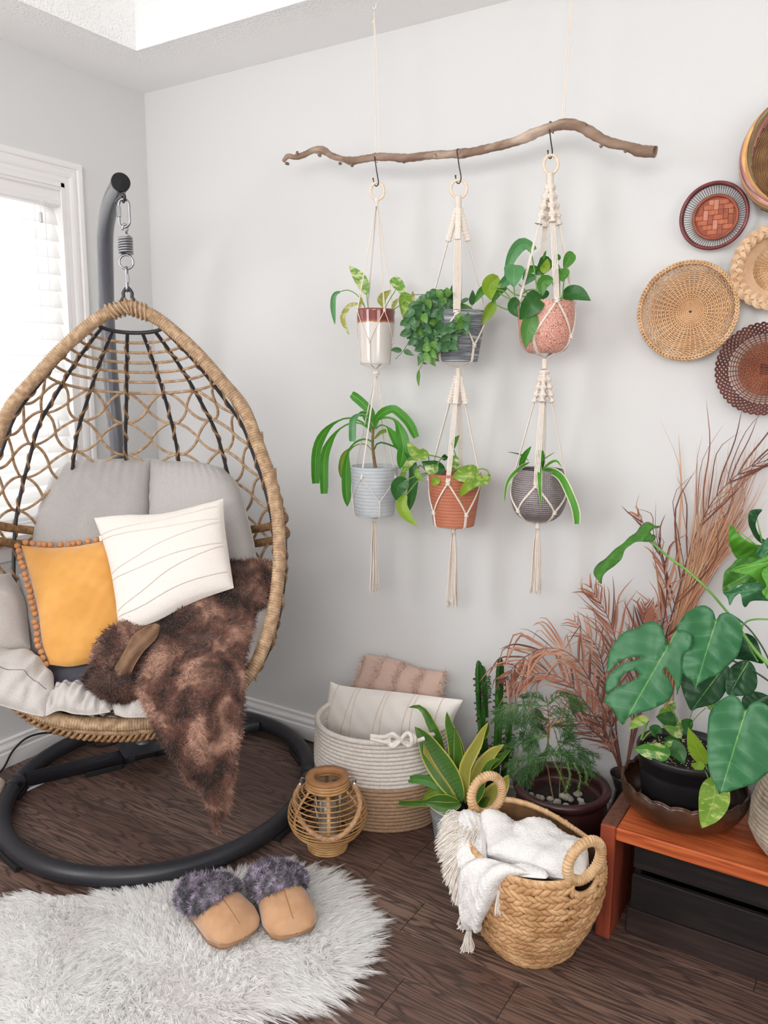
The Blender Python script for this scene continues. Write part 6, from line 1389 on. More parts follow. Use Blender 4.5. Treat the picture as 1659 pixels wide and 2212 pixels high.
for x in (2.114, 3.16):
    mb = MB(); mb.box((x, (BY0+BY1)/2, .1545), (.038, BY1-BY0, .309), bev=.0025); sp_ = mb.build('side_board', M_redl, t, smooth=False)
    mb = MB(); mb.box((x, (BY0+BY1)/2+.004, .3095), (.0375, BY1-BY0-.009, .0016)); mb.build('worn_top', M_brw, sp_, smooth=False)
wd = (BY1-BY0-.002)/2
for k in range(2):
    mb = MB(); mb.box(((2.134+3.14)/2, BY0+wd/2+k*(wd+.002), .293), (3.14-2.134, wd, .034), bev=.003); mb.build('top_board', M_redw, t, smooth=False)
t = thing('storage_crate', 'black stained slatted wooden crate under the red bench', 'crate', (2.6, -.32, 0))
for (z0, z1, y) in ((.192, .266, -.455), (.083, .176, -.46)):
    mb = MB(); mb.box((2.62, y, (z0+z1)/2), (.90, .016, z1-z0), bev=.002); mb.build('slat', M_blw, t, smooth=False)
mb = MB(); mb.box((2.62, -.448, .036), (.92, .016, .072), bev=.002); mb.build('bottom_board', M_blw2, t, smooth=False)
for (z0, z1) in ((.192, .266), (.083, .176), (0, .072)):
    mb = MB(); mb.box((2.62, -.19, (z0+z1)/2), (.90, .014, z1-z0), bev=.002); mb.build('slat', M_blw, t, smooth=False)
for x in (2.178, 3.062):
    mb = MB(); mb.box((x, -.3225, .133), (.016, .247, .266), bev=.002); mb.build('end_panel', M_blw, t, smooth=False)
mb = MB(); mb.box((2.62, -.32, .012), (.86, .24, .012)); mb.build('floor_board', M_blw, t, smooth=False)

BCx, BCy = 2.258, -.352
M_bowl = mat('brown_glaze', '2c1a11', '5c3721', '42281a', scale=9, rough=.28, spec=.5, coat=.2, detail=6, ramp=(.3, .7), stretch=(1, 1, 1.5))
t = thing('ceramic_bowl', 'wide brown glazed ceramic bowl with scalloped rim on the red bench', 'bowl', (BCx, BCy, .311))
nb = 20
pr = [(.0, .0), (.085, .0), (.105, .006), (.132, .024), (.149, .050), (.1545, .072), (.152, .088), (.1505, .094), (.148, .0955), (.145, .093), (.145, .085), (.148, .070), (.142, .050), (.125, .028), (.10, .012), (.001, .008)]
def bru(r, z, th):
    k = sstep(.06, .094, z); return r*(1+.012*k*np.abs(np.sin(th*nb/2))+.0035*(1-k)*np.sin(th*7)*sstep(.01, .04, z)), z-.007*k*(1-np.abs(np.sin(th*nb/2)))
mb = MB(); mb.lathe(cr(pr, 70), 160, (BCx, BCy, .311), ru=bru); mb.build('bowl_body', M_bowl, t)
M_glint = mat('brown_glaze_rim', '6a5a54', '8a7a72', scale=60, rough=.12, spec=.8, coat=.6)
th = np.linspace(0, 2*pi, 321)[:-1]; rr = .1495*(1+.012*np.abs(np.sin(th*nb/2))); zz = .311+.0955-.007*(1-np.abs(np.sin(th*nb/2)))
mb = MB(); mb.tube(np.stack([BCx+rr*np.cos(th), BCy+rr*np.sin(th), zz-.001], 1), .0032, 6, closed=True); mb.build('bowl_rim', M_bowl, t)

# ---- nursery pot with pothos ----
M_nur = mat('black_plastic', '1d1c1e', rough=.38, spec=.5)
pz = .322
t = thing('potted_pothos', 'marbled pothos in black nursery pot standing inside the brown ceramic bowl', 'pot plant', (BCx, BCy, pz))
mb = MB(); mb.lathe([(.001, 0), (.094, 0), (.098, .004), (.112, .115), (.1135, .128), (.116, .129), (.116, .150), (.121, .152), (.122, .166), (.1205, .170), (.117, .170), (.113, .15), (.108, .10), (.10, .02), (.001, .012)], 64, (BCx, BCy, pz)); mb.build('pot', M_nur, t)
mb = MB(); mb.lathe([(.1115, .148), (.09, .150), (.05, .146), (.001, .149)], 40, (BCx, BCy, pz), ru=lambda r, z, th: (r, z+.003*np.sin(th*9+r*200))); mb.build('soil', M_soil, t)
g = np.random.default_rng(8); mb = MB()
for _ in range(330):
    a, q = g.uniform(0, 6.28), .11*sqrt(g.random()); mb.ball((BCx+q*cos(a), BCy+q*sin(a), pz+.150), g.uniform(.0008, .0022), 5, 4, noisef=9, amp=.2)
mb.build('perlite', mat('perlite', 'c9b89a', 'e0d6c0', scale=200, rough=.9), t, kind='stuff')
def pl_(o, s): return lambda p: aty(o[0]+p[0]/s, o[1]+p[1]/s, p[2])
def leaves_y(parent, f, specs, name='leaf'):
    for sp in specs:
        shape, wpx, key, y, pts = sp[:5]; roll = sp[5] if len(sp) > 5 else _lr.uniform(-.3, .3); n = len(pts)
        P = [f((p[0], p[1], (p[2] if len(p) > 2 else y-.02*i/(n-1)))) for i, p in enumerate(pts)]
        leaf3(P, wpx*mpp(P[0])/max(.6, cos(roll)), shape, LG[key], parent, roll, wavy=.03, name=name)
def stems_y(parent, f, specs, m, r=1.2, name='stem'):
    for sp in specs:
        y, pts = sp[:2]; rr = sp[2] if len(sp) > 2 else r
        P = cr([f((p[0], p[1], (p[2] if len(p) > 2 else y))) for p in pts], 30); mb = MB(); mb.tube(P, rr*mpp(P[0]), 8); mb.build(name, m, parent)
f3 = pl_((1340, 1480), 5.028)
leaves_y(t, f3, [('heart', 40, 'varg', -.44, [(480, 735), (340, 715), (140, 690)], .2), ('heart', 42, 'pothd', -.40, [(500, 690), (620, 720), (695, 860)], .2), ('ovate', 34, 'pothy', -.40, [(925, 850), (830, 690), (737, 455)], .2), ('ovate', 20, 'pothy', -.44, [(910, 870), (830, 880), (765, 850)]),
    ('heart', 64, 'varim', -.55, [(1030, 1090), (1000, 1300), (885, 1556)], .1), ('ovate', 22, 'varim', -.42, [(300, 370), (200, 390), (88, 482)]), ('ovate', 34, 'pothd', -.34, [(620, 400), (500, 370), (385, 340)]), ('ovate', 24, 'varim', -.33, [(560, 300), (480, 290), (410, 320)]), ('ovate', 15, 'vari', -.34, [(530, 190), (570, 220), (600, 275)]),
    ('ovate', 20, 'vari', -.38, [(660, 560), (560, 490), (450, 435)]), ('ovate', 34, 'pothd', -.34, [(765, 480), (700, 430), (640, 390)]), ('ovate', 26, 'pothd', -.36, [(340, 520), (400, 490), (455, 530)]), ('ovate', 14, 'vari', -.36, [(670, 540), (635, 450), (655, 365)]), ('ovate', 26, 'pothd', -.37, [(640, 650), (560, 600), (480, 570)]),
    ('ovate', 14, 'vari', -.33, [(1045, 200), (985, 240), (925, 225)]), ('ovate', 12, 'vari', -.43, [(485, 660), (530, 640), (575, 605)]), ('ovate', 12, 'varim', -.50, [(990, 1000), (980, 1050), (960, 1070)]), ('ovate', 16, 'pothy', -.40, [(560, 850), (600, 900), (640, 930)])])
stems_y(t, f3, [(-.41, [(500, 900), (490, 740)]), (-.40, [(680, 930), (690, 860), (680, 780)]), (-.42, [(970, 990, -.44), (940, 900), (925, 850)]), (-.45, [(960, 1060, -.53), (940, 970, -.47), (880, 895, -.43)]), (-.50, [(1010, 1085, -.55), (990, 1010, -.51), (960, 900, -.42)]), (-.34, [(735, 430), (780, 280)], .8), (-.34, [(755, 430), (850, 320), (930, 245)], .8),
    (-.35, [(625, 440), (600, 330), (540, 200)]), (-.40, [(225, 590), (255, 500), (300, 385)], 2.4), (-.40, [(240, 600), (290, 540), (340, 500)], 1.6), (-.38, [(640, 930), (570, 850)], 1.6), (-.36, [(425, 610), (410, 550)]), (-.38, [(650, 560), (700, 620)])], M_stemg)

# ---- woven planter with the monstera, at the right edge ----
M_wov = mat('grey_beige_rope', '9c8d7c', 'c2b5a4', 'b0a290', scale=40, rough=.95, spec=.1, bump=.6, bscale=200, detail=6, ramp=(.3, .65), bdist=.002)
mc = np.array([2.612, -.352, .310])
t = thing('monstera', 'large monstera in grey-beige rope planter at the right edge of the bench', 'pot plant', mc)
R_ = lambda z: float(np.interp(z, [0, .02, .06, .12, .2, .27], [.150, .178, .196, .190, .168, .150]))
for q in range(24):
    z = .006+q*.0112; th = np.linspace(0, 2*pi, 150, endpoint=False); r = R_(z)*(1+.0*th)
    P = mc+np.stack([r*np.cos(th), r*np.sin(th)*.92, z+.0*th+(.10*(r*np.cos(th+.5)+.0) if q > 0 else 0)*min(1, z/.12)], 1); P[:, 2] = np.maximum(P[:, 2], mc[2]+.006)
    mb = MB(); mb.tube(P, .0064, 7, closed=True, ru=lambda i, th: 1+.08*np.sin(i*1.3+2*th)); mb.build('planter_coil', M_wov, t)
mb = MB(); mb.lathe([(.135, .0), (.155, .12), (.14, .22), (.001, .215)], 40, mc, ru=lambda r, z, th: (r, z)); mb.build('soil', M_soil, t)
from mathutils.geometry import delaunay_2d_cdt
def monleaf(name, key, f, s, outline, mid, y0, ytip=None, curl=.0, dome_=.018, lobes=0, tilt=(0, 0), rib=True):
    """leaf cut to its own outline (with real slits), gently domed about its midrib"""
    O = cr([(a, b) for a, b in outline], max(70, len(outline)*3), closed=True)
    M0, M1 = np.array(mid[0], float), np.array(mid[-1], float); ax = M1-M0; Lm = np.linalg.norm(ax); ax /= Lm; sd = np.array([-ax[1], ax[0]])
    lo, hi = O.min(0), O.max(0); st_ = max(hi-lo)/26; g = np.random.default_rng(3)
    gx, gy = np.meshgrid(np.arange(lo[0], hi[0], st_), np.arange(lo[1], hi[1], st_)); G = np.stack([gx.ravel(), gy.ravel()], 1)+g.normal(0, st_*.06, (gx.size, 2))
    def inside(p):
        x, y_ = p[:, 0], p[:, 1]; c = np.zeros(len(p), bool); n = len(O)
        for i in range(n):
            a, b = O[i], O[(i+1) % n]; m_ = (a[1] > y_) != (b[1] > y_); xx = (b[0]-a[0])*(y_-a[1])/((b[1]-a[1]) or 1e-9)+a[0]; c ^= m_ & (x < xx)
        return c
    G = G[inside(G)]; D = np.min(np.linalg.norm(G[:, None]-O[None], axis=2), axis=1); G = G[D > st_*.4]
    pts = np.vstack([O, G]); n = len(O)
    r_ = delaunay_2d_cdt([Vector(p) for p in pts], [(i, (i+1) % n) for i in range(n)], [], 1, 1e-6)
    vv = np.array([tuple(v) for v in r_[0]]); F = [list(q) for q in r_[2]]
    cen = np.array([vv[q].mean(0) for q in F]); ok = inside(cen); F = [q for q, k in zip(F, ok) if k]
    u = ((vv-M0)@ax)/Lm; w_ = (vv-M0)@sd; W_ = np.abs((O-M0)@sd).max(); v = w_/W_
    yt = y0 if ytip is None else ytip; Y = y0+(yt-y0)*np.clip(u, -.3, 1)+tilt[0]*v+tilt[1]*0
    k = mpp(f((M0[0], M0[1], y0))); V = np.array([f((a, b, y)) for (a, b), y in zip(vv, Y)])
    N = unit(CAM-V.mean(0)); lat = np.abs(v)
    hgt = dome_*(1-v*v)*1.0+dome_*.08*np.sin((u*5.2-lat*.9)*2*pi)*np.minimum(1, lat*4)*(1-lat*.3)-dome_*.9*np.exp(-(v/.05)**2)*.35-curl*np.clip(u, 0, 1.2)**2+dome_*.35*np.sin(v*5+u*6)
    V = V+N*hgt[:, None]; mb = MB(); mb.add(V, F, np.stack([u, .5+v*.5], 1)); lf = mb.build('leaf', LG[key], t, solid=.0006)
    if not rib: return
    # raised midrib
    q = np.linspace(0, .93, 24); P = []
    for s_ in q:
        p = M0+ax*Lm*s_; Ys = y0+(yt-y0)*s_; hg = dome_*(1-.35*.9)+dome_*.35*sin(s_*6)-curl*s_**2; P.append(f((p[0], p[1], Ys))+N*(hg+.0006))
    mb = MB(); mb.tube(P, np.linspace(.0024, .0006, 24), 6); mb.build('midrib', M_midrib, lf)
M_midrib = mat('midrib_green', '6fa84c', '86ba5e', scale=30, rough=.4)
f2 = pl_((1270, 1080), 4.254)
monleaf('', 'mons', f2, 4.254, [(735, 1345), (715, 1290), (690, 1205), (650, 1145), (590, 1122), (530, 1130), (480, 1160), (430, 1186), (370, 1195), (300, 1240), (240, 1320), (200, 1400), (180, 1480), (177, 1590), (210, 1560), (260, 1512), (310, 1478), (370, 1452), (440, 1442), (505, 1446), (470, 1464), (400, 1482), (330, 1505), (260, 1550), (205, 1600), (170, 1660), (165, 1730), (176, 1786),
    (230, 1738), (285, 1690), (300, 1640), (345, 1590), (405, 1566), (452, 1572), (470, 1600), (448, 1640), (380, 1672), (300, 1706), (240, 1744), (150, 1830), (190, 1880), (240, 1930), (275, 2000), (325, 2064), (370, 2000), (450, 1960), (560, 1930), (650, 1890), (740, 1838), (780, 1770), (770, 1700), (740, 1640), (700, 1590), (690, 1538), (725, 1560), (770, 1620), (800, 1680), (814, 1760), (818, 1802), (834, 1740), (852, 1700), (865, 1600), (868, 1500),
    (882, 1420), (930, 1370), (952, 1300), (940, 1240), (900, 1213), (850, 1195), (800, 1210), (768, 1262), (748, 1320)], [(735, 1345), (325, 2062)], -.44, -.50, .0, .022)
monleaf('', 'mons', f2, 4.254, [(1178, 1108), (1150, 1025), (1080, 975), (1000, 985), (905, 1040), (850, 1110), (812, 1190), (820, 1300), (840, 1450), (865, 1570), (905, 1622), (950, 1650), (973, 1700), (980, 1758), (1010, 1700), (1080, 1650), (1180, 1610), (1280, 1530), (1370, 1440), (1408, 1330), (1422, 1230), (1400, 1130), (1350, 1070), (1280, 1036), (1212, 1052)], [(1178, 1108), (980, 1755)], -.41, -.45, .01, .024)
f3b = f3
monleaf('', 'mons', f3b, 5.028, [(1362, 278), (1330, 225), (1290, 150), (1210, 110), (1120, 150), (1040, 200), (972, 300), (950, 450), (945, 700), (960, 900), (1000, 1000), (1040, 1100), (1085, 1192), (1102, 1152), (1160, 1164), (1250, 1130), (1350, 1100), (1460, 1060), (1570, 980), (1650, 900), (1710, 750), (1725, 550), (1690, 330), (1600, 230), (1500, 182), (1415, 205)], [(1362, 278), (1085, 1190)], -.55, -.60, .0, .022)
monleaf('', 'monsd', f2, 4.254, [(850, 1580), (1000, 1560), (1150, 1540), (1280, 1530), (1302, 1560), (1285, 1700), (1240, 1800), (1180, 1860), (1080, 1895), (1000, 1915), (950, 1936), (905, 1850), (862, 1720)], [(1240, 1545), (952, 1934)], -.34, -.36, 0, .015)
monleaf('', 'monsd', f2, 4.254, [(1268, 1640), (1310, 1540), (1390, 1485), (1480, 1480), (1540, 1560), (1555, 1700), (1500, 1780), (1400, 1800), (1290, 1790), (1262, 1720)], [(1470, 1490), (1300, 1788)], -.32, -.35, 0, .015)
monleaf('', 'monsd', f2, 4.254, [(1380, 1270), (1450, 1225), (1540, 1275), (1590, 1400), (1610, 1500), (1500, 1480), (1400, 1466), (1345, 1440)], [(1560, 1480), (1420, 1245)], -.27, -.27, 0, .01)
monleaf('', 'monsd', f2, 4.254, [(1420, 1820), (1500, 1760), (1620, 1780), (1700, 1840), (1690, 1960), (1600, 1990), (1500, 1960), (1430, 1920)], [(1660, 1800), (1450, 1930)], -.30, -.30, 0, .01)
monleaf('', 'poth', f2, 4.254, [(126, 772), (100, 740), (55, 680), (60, 630), (100, 580), (160, 540), (250, 450), (320, 400), (380, 340), (440, 300), (490, 232), (550, 202), (612, 240), (662, 236), (645, 262), (600, 266), (562, 312), (620, 325), (615, 365), (560, 385), (450, 385), (400, 410), (340, 460), (310, 540), (250, 600), (180, 650), (138, 700)], [(575, 330), (126, 770)], -.40, -.52, 0, .03, rib=False)
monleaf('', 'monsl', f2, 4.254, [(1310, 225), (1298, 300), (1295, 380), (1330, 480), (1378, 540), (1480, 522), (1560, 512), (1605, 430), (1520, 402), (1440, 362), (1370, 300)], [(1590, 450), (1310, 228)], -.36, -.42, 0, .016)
monleaf('', 'poth', f2, 4.254, [(1244, 740), (1260, 660), (1320, 600), (1378, 540), (1500, 520), (1640, 540), (1690, 640), (1660, 720), (1560, 750), (1500, 762), (1440, 772), (1380, 785), (1340, 825), (1246, 850)], [(1640, 600), (1246, 800)], -.38, -.42, 0, .016)
monleaf('', 'mons', f2, 4.254, [(1242, 850), (1290, 832), (1380, 800), (1450, 768), (1560, 758), (1640, 790), (1710, 850), (1700, 925), (1600, 925), (1500, 930), (1450, 985), (1422, 960), (1402, 860), (1345, 900), (1305, 972), (1282, 900)], [(1690, 800), (1270, 870)], -.42, -.46, 0, .014, rib=False)
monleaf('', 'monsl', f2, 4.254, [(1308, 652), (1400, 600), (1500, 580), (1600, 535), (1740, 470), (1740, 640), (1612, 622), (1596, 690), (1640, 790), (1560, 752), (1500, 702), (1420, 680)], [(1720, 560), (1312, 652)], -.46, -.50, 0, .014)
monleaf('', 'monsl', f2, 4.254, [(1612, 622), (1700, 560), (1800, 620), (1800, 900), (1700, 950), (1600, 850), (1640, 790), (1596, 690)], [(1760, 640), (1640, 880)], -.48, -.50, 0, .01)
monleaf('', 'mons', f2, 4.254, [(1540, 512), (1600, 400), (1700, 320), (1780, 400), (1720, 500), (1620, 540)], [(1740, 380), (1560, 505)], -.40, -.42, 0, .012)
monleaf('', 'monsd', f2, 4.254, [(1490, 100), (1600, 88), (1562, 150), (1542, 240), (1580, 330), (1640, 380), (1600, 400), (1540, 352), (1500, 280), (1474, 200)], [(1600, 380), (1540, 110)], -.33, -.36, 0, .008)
M_pet = mat('petiole_green', '5c9440', '78ac54', scale=20, rough=.35); M_petd = mat('petiole_dark', '2c4a2c', '3c5c38', scale=20, rough=.4)
stems_y(t, f2, [(-.40, [(560, 370, -.40), (750, 530, -.40), (900, 640, -.40), (1100, 820, -.40), (1290, 1040, -.38), (1420, 1180, -.36)], 2.6), (-.37, [(1410, 1215), (1550, 1400), (1700, 1560), (1760, 1700)], 4.2), (-.36, [(1410, 1165), (1470, 1112), (1560, 1095), (1700, 1100)], 2.0)], M_pet, name='leaf_stem')
stems_y(t, f2, [(-.36, [(1290, 1040, -.38), (1400, 1110), (1520, 1230), (1640, 1420), (1720, 1640)], 1.8), (-.50, [(1445, 1935, -.54), (1560, 1850, -.5), (1700, 1790, -.42)], 2.2), (-.40, [(1180, 1105, -.41), (1290, 1150, -.34), (1430, 1260, -.33), (1600, 1450, -.34), (1740, 1700, -.35)], 2), (-.42, [(735, 1345, -.44), (900, 1330, -.38), (1150, 1400, -.33), (1500, 1560, -.33), (1740, 1720, -.35)], 2)], M_petd, name='leaf_stem')

# =====================================================================
#                     SNAKE PLANT, CACTUS, PINE
# =====================================================================
M_wpl = mat('pale_blue_plastic', 'b6bcc4', 'c2c8ce', scale=10, rough=.35, spec=.4, trans=.1)
sc_ = np.array([1.622, -.325, 0])
t = thing('snake_plant', 'yellow-edged snake plant in pale blue-white plastic pot beside the rope basket', 'pot plant', sc_)
mb = MB(); mb.lathe([(.001, 0), (.078, 0), (.081, .003), (.096, .105), (.1, .11), (.1005, .135), (.105, .137), (.106, .143), (.102, .144), (.096, .12), (.088, .06), (.078, .01), (.001, .008)], 48, sc_); mb.build('pot', M_wpl, t)
mb = MB(); mb.lathe([(.094, .112), (.05, .116), (.001, .112)], 30, sc_); mb.build('soil', M_soil, t)
f4 = pl_((820, 1510), 5.184)
leaves_y(t, f4, [('lance', 58, 'snake', -.35, [(930, 1160), (780, 900), (610, 640), (505, 450), (392, 308)], .1), ('lance', 24, 'snake', -.29, [(800, 1050), (690, 640), (640, 420), (560, 250), (510, 150), (430, 85), (318, 95)], .2), ('lance', 36, 'snake', -.31, [(930, 1150), (890, 760), (840, 480), (780, 300), (752, 138)], .1),
    ('lance', 22, 'snake', -.31, [(925, 1150), (900, 800), (880, 560), (845, 310)], .4), ('lance', 27, 'snakey', -.33, [(960, 1180), (955, 830), (1000, 680), (1100, 500), (1150, 380), (1222, 255)], .2), ('ovate', 17, 'snake', -.325, [(1140, 440), (1190, 360), (1222, 252)]), ('lance', 32, 'snakey', -.31, [(1020, 1160), (1110, 840), (1250, 620), (1400, 508)], .2),
    ('lance', 26, 'snake', -.30, [(1060, 1150), (1180, 800), (1310, 690), (1475, 565)], .2), ('lance', 18, 'snake', -.33, [(1080, 1150), (1200, 780), (1290, 690), (1358, 675)], .2), ('lance', 22, 'poth', -.36, [(860, 1150), (720, 1030), (620, 950), (450, 900), (222, 912)], .1), ('lance', 30, 'snake', -.38, [(920, 1180), (700, 1140), (505, 1150)], .2),
    ('lance', 24, 'snake', -.41, [(920, 1175), (740, 1215), (510, 1160)], .2), ('lance', 14, 'snake', -.38, [(860, 1160), (700, 1170), (510, 1165), (300, 1170), (22, 1140)], .1), ('lance', 44, 'snakey', -.33, [(1060, 1250), (1230, 1130), (1390, 960), (1450, 850)], .2), ('lance', 30, 'snake', -.27, [(960, 1150), (1000, 900), (960, 700), (905, 530)], .1),
    ('lance', 24, 'snake', -.35, [(1000, 1200), (1110, 1040), (1175, 880)], .2), ('lance', 16, 'snake', -.33, [(1120, 1280), (1160, 1160), (1210, 1090)], .2), ('lance', 22, 'snakey', -.36, [(880, 1160), (680, 900), (560, 700), (490, 480)], .5), ('lance', 20, 'draco', -.36, [(760, 1100), (620, 1040), (470, 1130)], .2)])

M_eup = mat('euphorbia_green', '1c4014', '356c20', '285618', scale=14, rough=.45, spec=.4, stretch=(1, 1, .5), detail=5)
M_thorn = mat('thorn_brown', '5a4a3a', rough=.6)
LG['eleaf'] = leafmat('small_leaf', '2a5a2c', '3c6c3a', '4f7c48', lat=0, tr=.15); LG['eleafp'] = leafmat('purple_leaf', '4a2a30', '5a363a', '6a4448', lat=0, tr=.15)
f5 = pl_((960, 1380), 4.484)
ec = np.array([1.612, -.135, 0])
t = thing('candelabra_cactus', 'tall dark green columnar euphorbia with small leaves between snake plant and wall', 'cactus', ec)
mb = MB(); mb.lathe([(.001, 0), (.055, 0), (.070, .10), (.073, .10), (.073, .115), (.068, .115), (.06, .02), (.001, .01)], 36, ec); mb.build('pot', M_nur, t)
mb = MB(); mb.lathe([(.066, .10), (.001, .103)], 24, ec); mb.build('soil', M_soil, t)
g = np.random.default_rng(14)
for (pts, wpx, y) in (([(372, 1500), (378, 1100), (352, 800), (335, 480), (330, 225)], 8.2, -.13), ([(395, 760), (385, 500), (368, 268)], 5.6, -.12), ([(470, 1500), (505, 1100), (520, 800), (528, 450), (540, 195)], 8.0, -.14), ([(560, 1400), (610, 1000), (625, 800)], 6.0, -.11)):
    C = cr([f5((a, b, y)) for a, b in pts], 90); k = mpp(C[40]); T, N, B = frames(C, up=VD); n = 30; th = np.arange(n)*2*pi/n
    rad = wpx*k*np.minimum(1, (np.linspace(1, 0, 90)*9+.25))**.5
    prof = .42+.58*np.abs(np.cos(1.5*(th+.5)))**1.6; saw = 1+.07*np.sin(np.arange(90)*1.9)[:, None]*(prof > .85)[None]
    Q = C[:, None]+(rad[:, None]*prof[None]*1.25*saw)[..., None]*(N[:, None]*np.cos(th)[None, :, None]+B[:, None]*np.sin(th)[None, :, None]); mb = MB(); mb.grid(Q, wv=True); mb.ball(C[-1], rad[-1]*.9, 10, 6); st_ = mb.build('column', M_eup, t)
    mt = MB(); rid = [-.5+q*2*pi/3 for q in range(3)]+[0]
    for i in range(4, 90, 2):
        for a in rid[:3]:
            d = N[i]*cos(a)+B[i]*sin(a); p = C[i]+d*rad[i]*1.25
            mt.tube([p-d*.001, p+d*.0035+T[i]*.001], [.0009, .0002], 4)
    mt.build('thorns', M_thorn, st_, kind='stuff')
    lo, hi = (20, 80) if wpx > 6 else (25, 70)
    for i in range(lo, hi, 4):
        for a in rid[:3]:
            if g.random() < .25: continue
            d = N[i]*cos(a)+B[i]*sin(a); p = C[i]+d*rad[i]*1.2; L_ = g.uniform(.010, .017)
            leaf3([p, p+d*L_*.55+ZC*.003, p+d*L_-ZC*g.uniform(0, .005)], g.uniform(.006, .009), 'ovate', LG['eleafp' if g.random() < (.15 if i > 45 else .55) else 'eleaf'], t, g.uniform(-.6, .6), nu=8, nv=5, name='small_leaf')
pc_ = np.array([1.905, -.255, 0])
t = thing('norfolk_pine', 'feathery young Norfolk pine in maroon glazed pot topped with grey stones', 'pot plant', pc_)
M_mar = mat('maroon_glaze', '2e1818', '4a2a2a', '3a2020', scale=10, rough=.35, spec=.5, detail=5)
mb = MB(); mb.lathe(cr([(.001, 0), (.095, 0), (.108, .012), (.128, .08), (.134, .15), (.128, .205), (.125, .217), (.133, .226), (.140, .238), (.137, .249), (.126, .252), (.116, .246), (.113, .235), (.114, .20), (.001, .19)], 80), 72, pc_); mb.build('pot', M_mar, t)
mb = MB(); mb.lathe([(.113, .195), (.06, .20), (.001, .197)], 40, pc_, ru=lambda r, z, th: (r, z+.003*np.sin(th*7+r*90))); mb.build('soil', M_soil, t)
M_stn = mat('grey_stone', '7d786c', 'a39d90', '8f8a7e', scale=40, rough=.9, bump=.4, bscale=150, detail=6)
g = np.random.default_rng(31)
for k in range(24):
    px_, py_ = (g.uniform(1142, 1262), g.uniform(1712, 1744)); p = atz(px_, py_, .212+g.uniform(-.004, .006))
    if np.hypot(*(p-pc_)[:2]) > .10: continue
    mb = MB(); s_ = g.uniform(.009, .014); mb.ball(p, s_, 7, 5, sc=(1, g.uniform(.7, 1), g.uniform(.6, .85)), noisef=4, amp=.28, seed=k, R=None); mb.build('stone', M_stn, t, smooth=False)
M_need = mat('pine_needle', '3a5e34', '5a7e48', '48703e', scale=12, rough=.6, spec=.3, trans=.15); M_needd = mat('pine_needle_light', '4f6e30', '62823c', scale=12, rough=.6, trans=.15)
def pine(pts, y, L=.0105, nr=1.1, light=False, seed=1, trunk=False, dens=1.0, tw=True):
    P3 = [f5((p[0], p[1], (p[2] if len(p) > 2 else y))) for p in pts]; n = 60; C = cr(P3, n); ln = np.linalg.norm(np.diff(C, axis=0), axis=1).sum(); mb = MB(); mb.tube(C, np.linspace(nr*1.2, nr*.6, n)*mpp(C[0]), 5); b_ = mb.build('trunk' if trunk else 'branch', M_stemb if trunk else M_stemg, t)
    g = np.random.default_rng(seed); cnt = int(ln/.00055*dens*(.4 if trunk else 1)); a = g.random(cnt)*(n-1.01); i = a.astype(int); T, N, B = frames(C); fr = (a-i)[:, None]
    pos = C[i]*(1-fr)+C[i+1]*fr; th = g.random(cnt)*2*pi; d = (N[i]*np.cos(th)[:, None]+B[i]*np.sin(th)[:, None])*.75+T[i]*.75+ZC*.1
    mb = fur(pos, T[i], d, L, .0019, .2, 2, seed, .12)
    if not trunk and not light:
        for q in range(8, n-6, 7):
            for sg in (-1, 1):
                vd = unit(CAM-C[q]); S = unit(np.cross(T[q], vd))*sg; l = .034*(1-.5*q/n)*g.uniform(.7, 1.2); W = cr([C[q], C[q]+(T[q]*.7+S*.6)*l*.5, C[q]+(T[q]*.8+S*.75-ZC*.5)*l], 14); Tw, Nw, Bw = frames(W)
            
                c2 = 30; a2 = g.random(c2)*12.9; i2 = a2.astype(int); t2q = g.random(c2)*2*pi; d2 = (Nw[i2]*np.cos(t2q)[:, None]+Bw[i2]*np.sin(t2q)[:, None])*.75+Tw[i2]*.75; m2 = fur(W[i2], Tw[i2], d2, L*.75, .0012, .2, 2, seed+q, .12)
                for V_, F_, U_ in zip(m2.V, m2.F, m2.U): mb.add(V_, F_, U_)
                mb.tube(W, .0007, 4)
    mb.build('needles', M_needd if light else M_need, b_, kind='stuff')
pine([(1075, 1620), (1040, 1480), (1010, 1300), (985, 1150), (1010, 940), (1012, 800), (1000, 640), (985, 560)], -.255, .007, 1.5, False, 1, True)
pine([(1110, 1600), (1120, 1350), (1135, 1150), (1090, 960), (1045, 830)], -.245, .007, 1.2, False, 2, True)
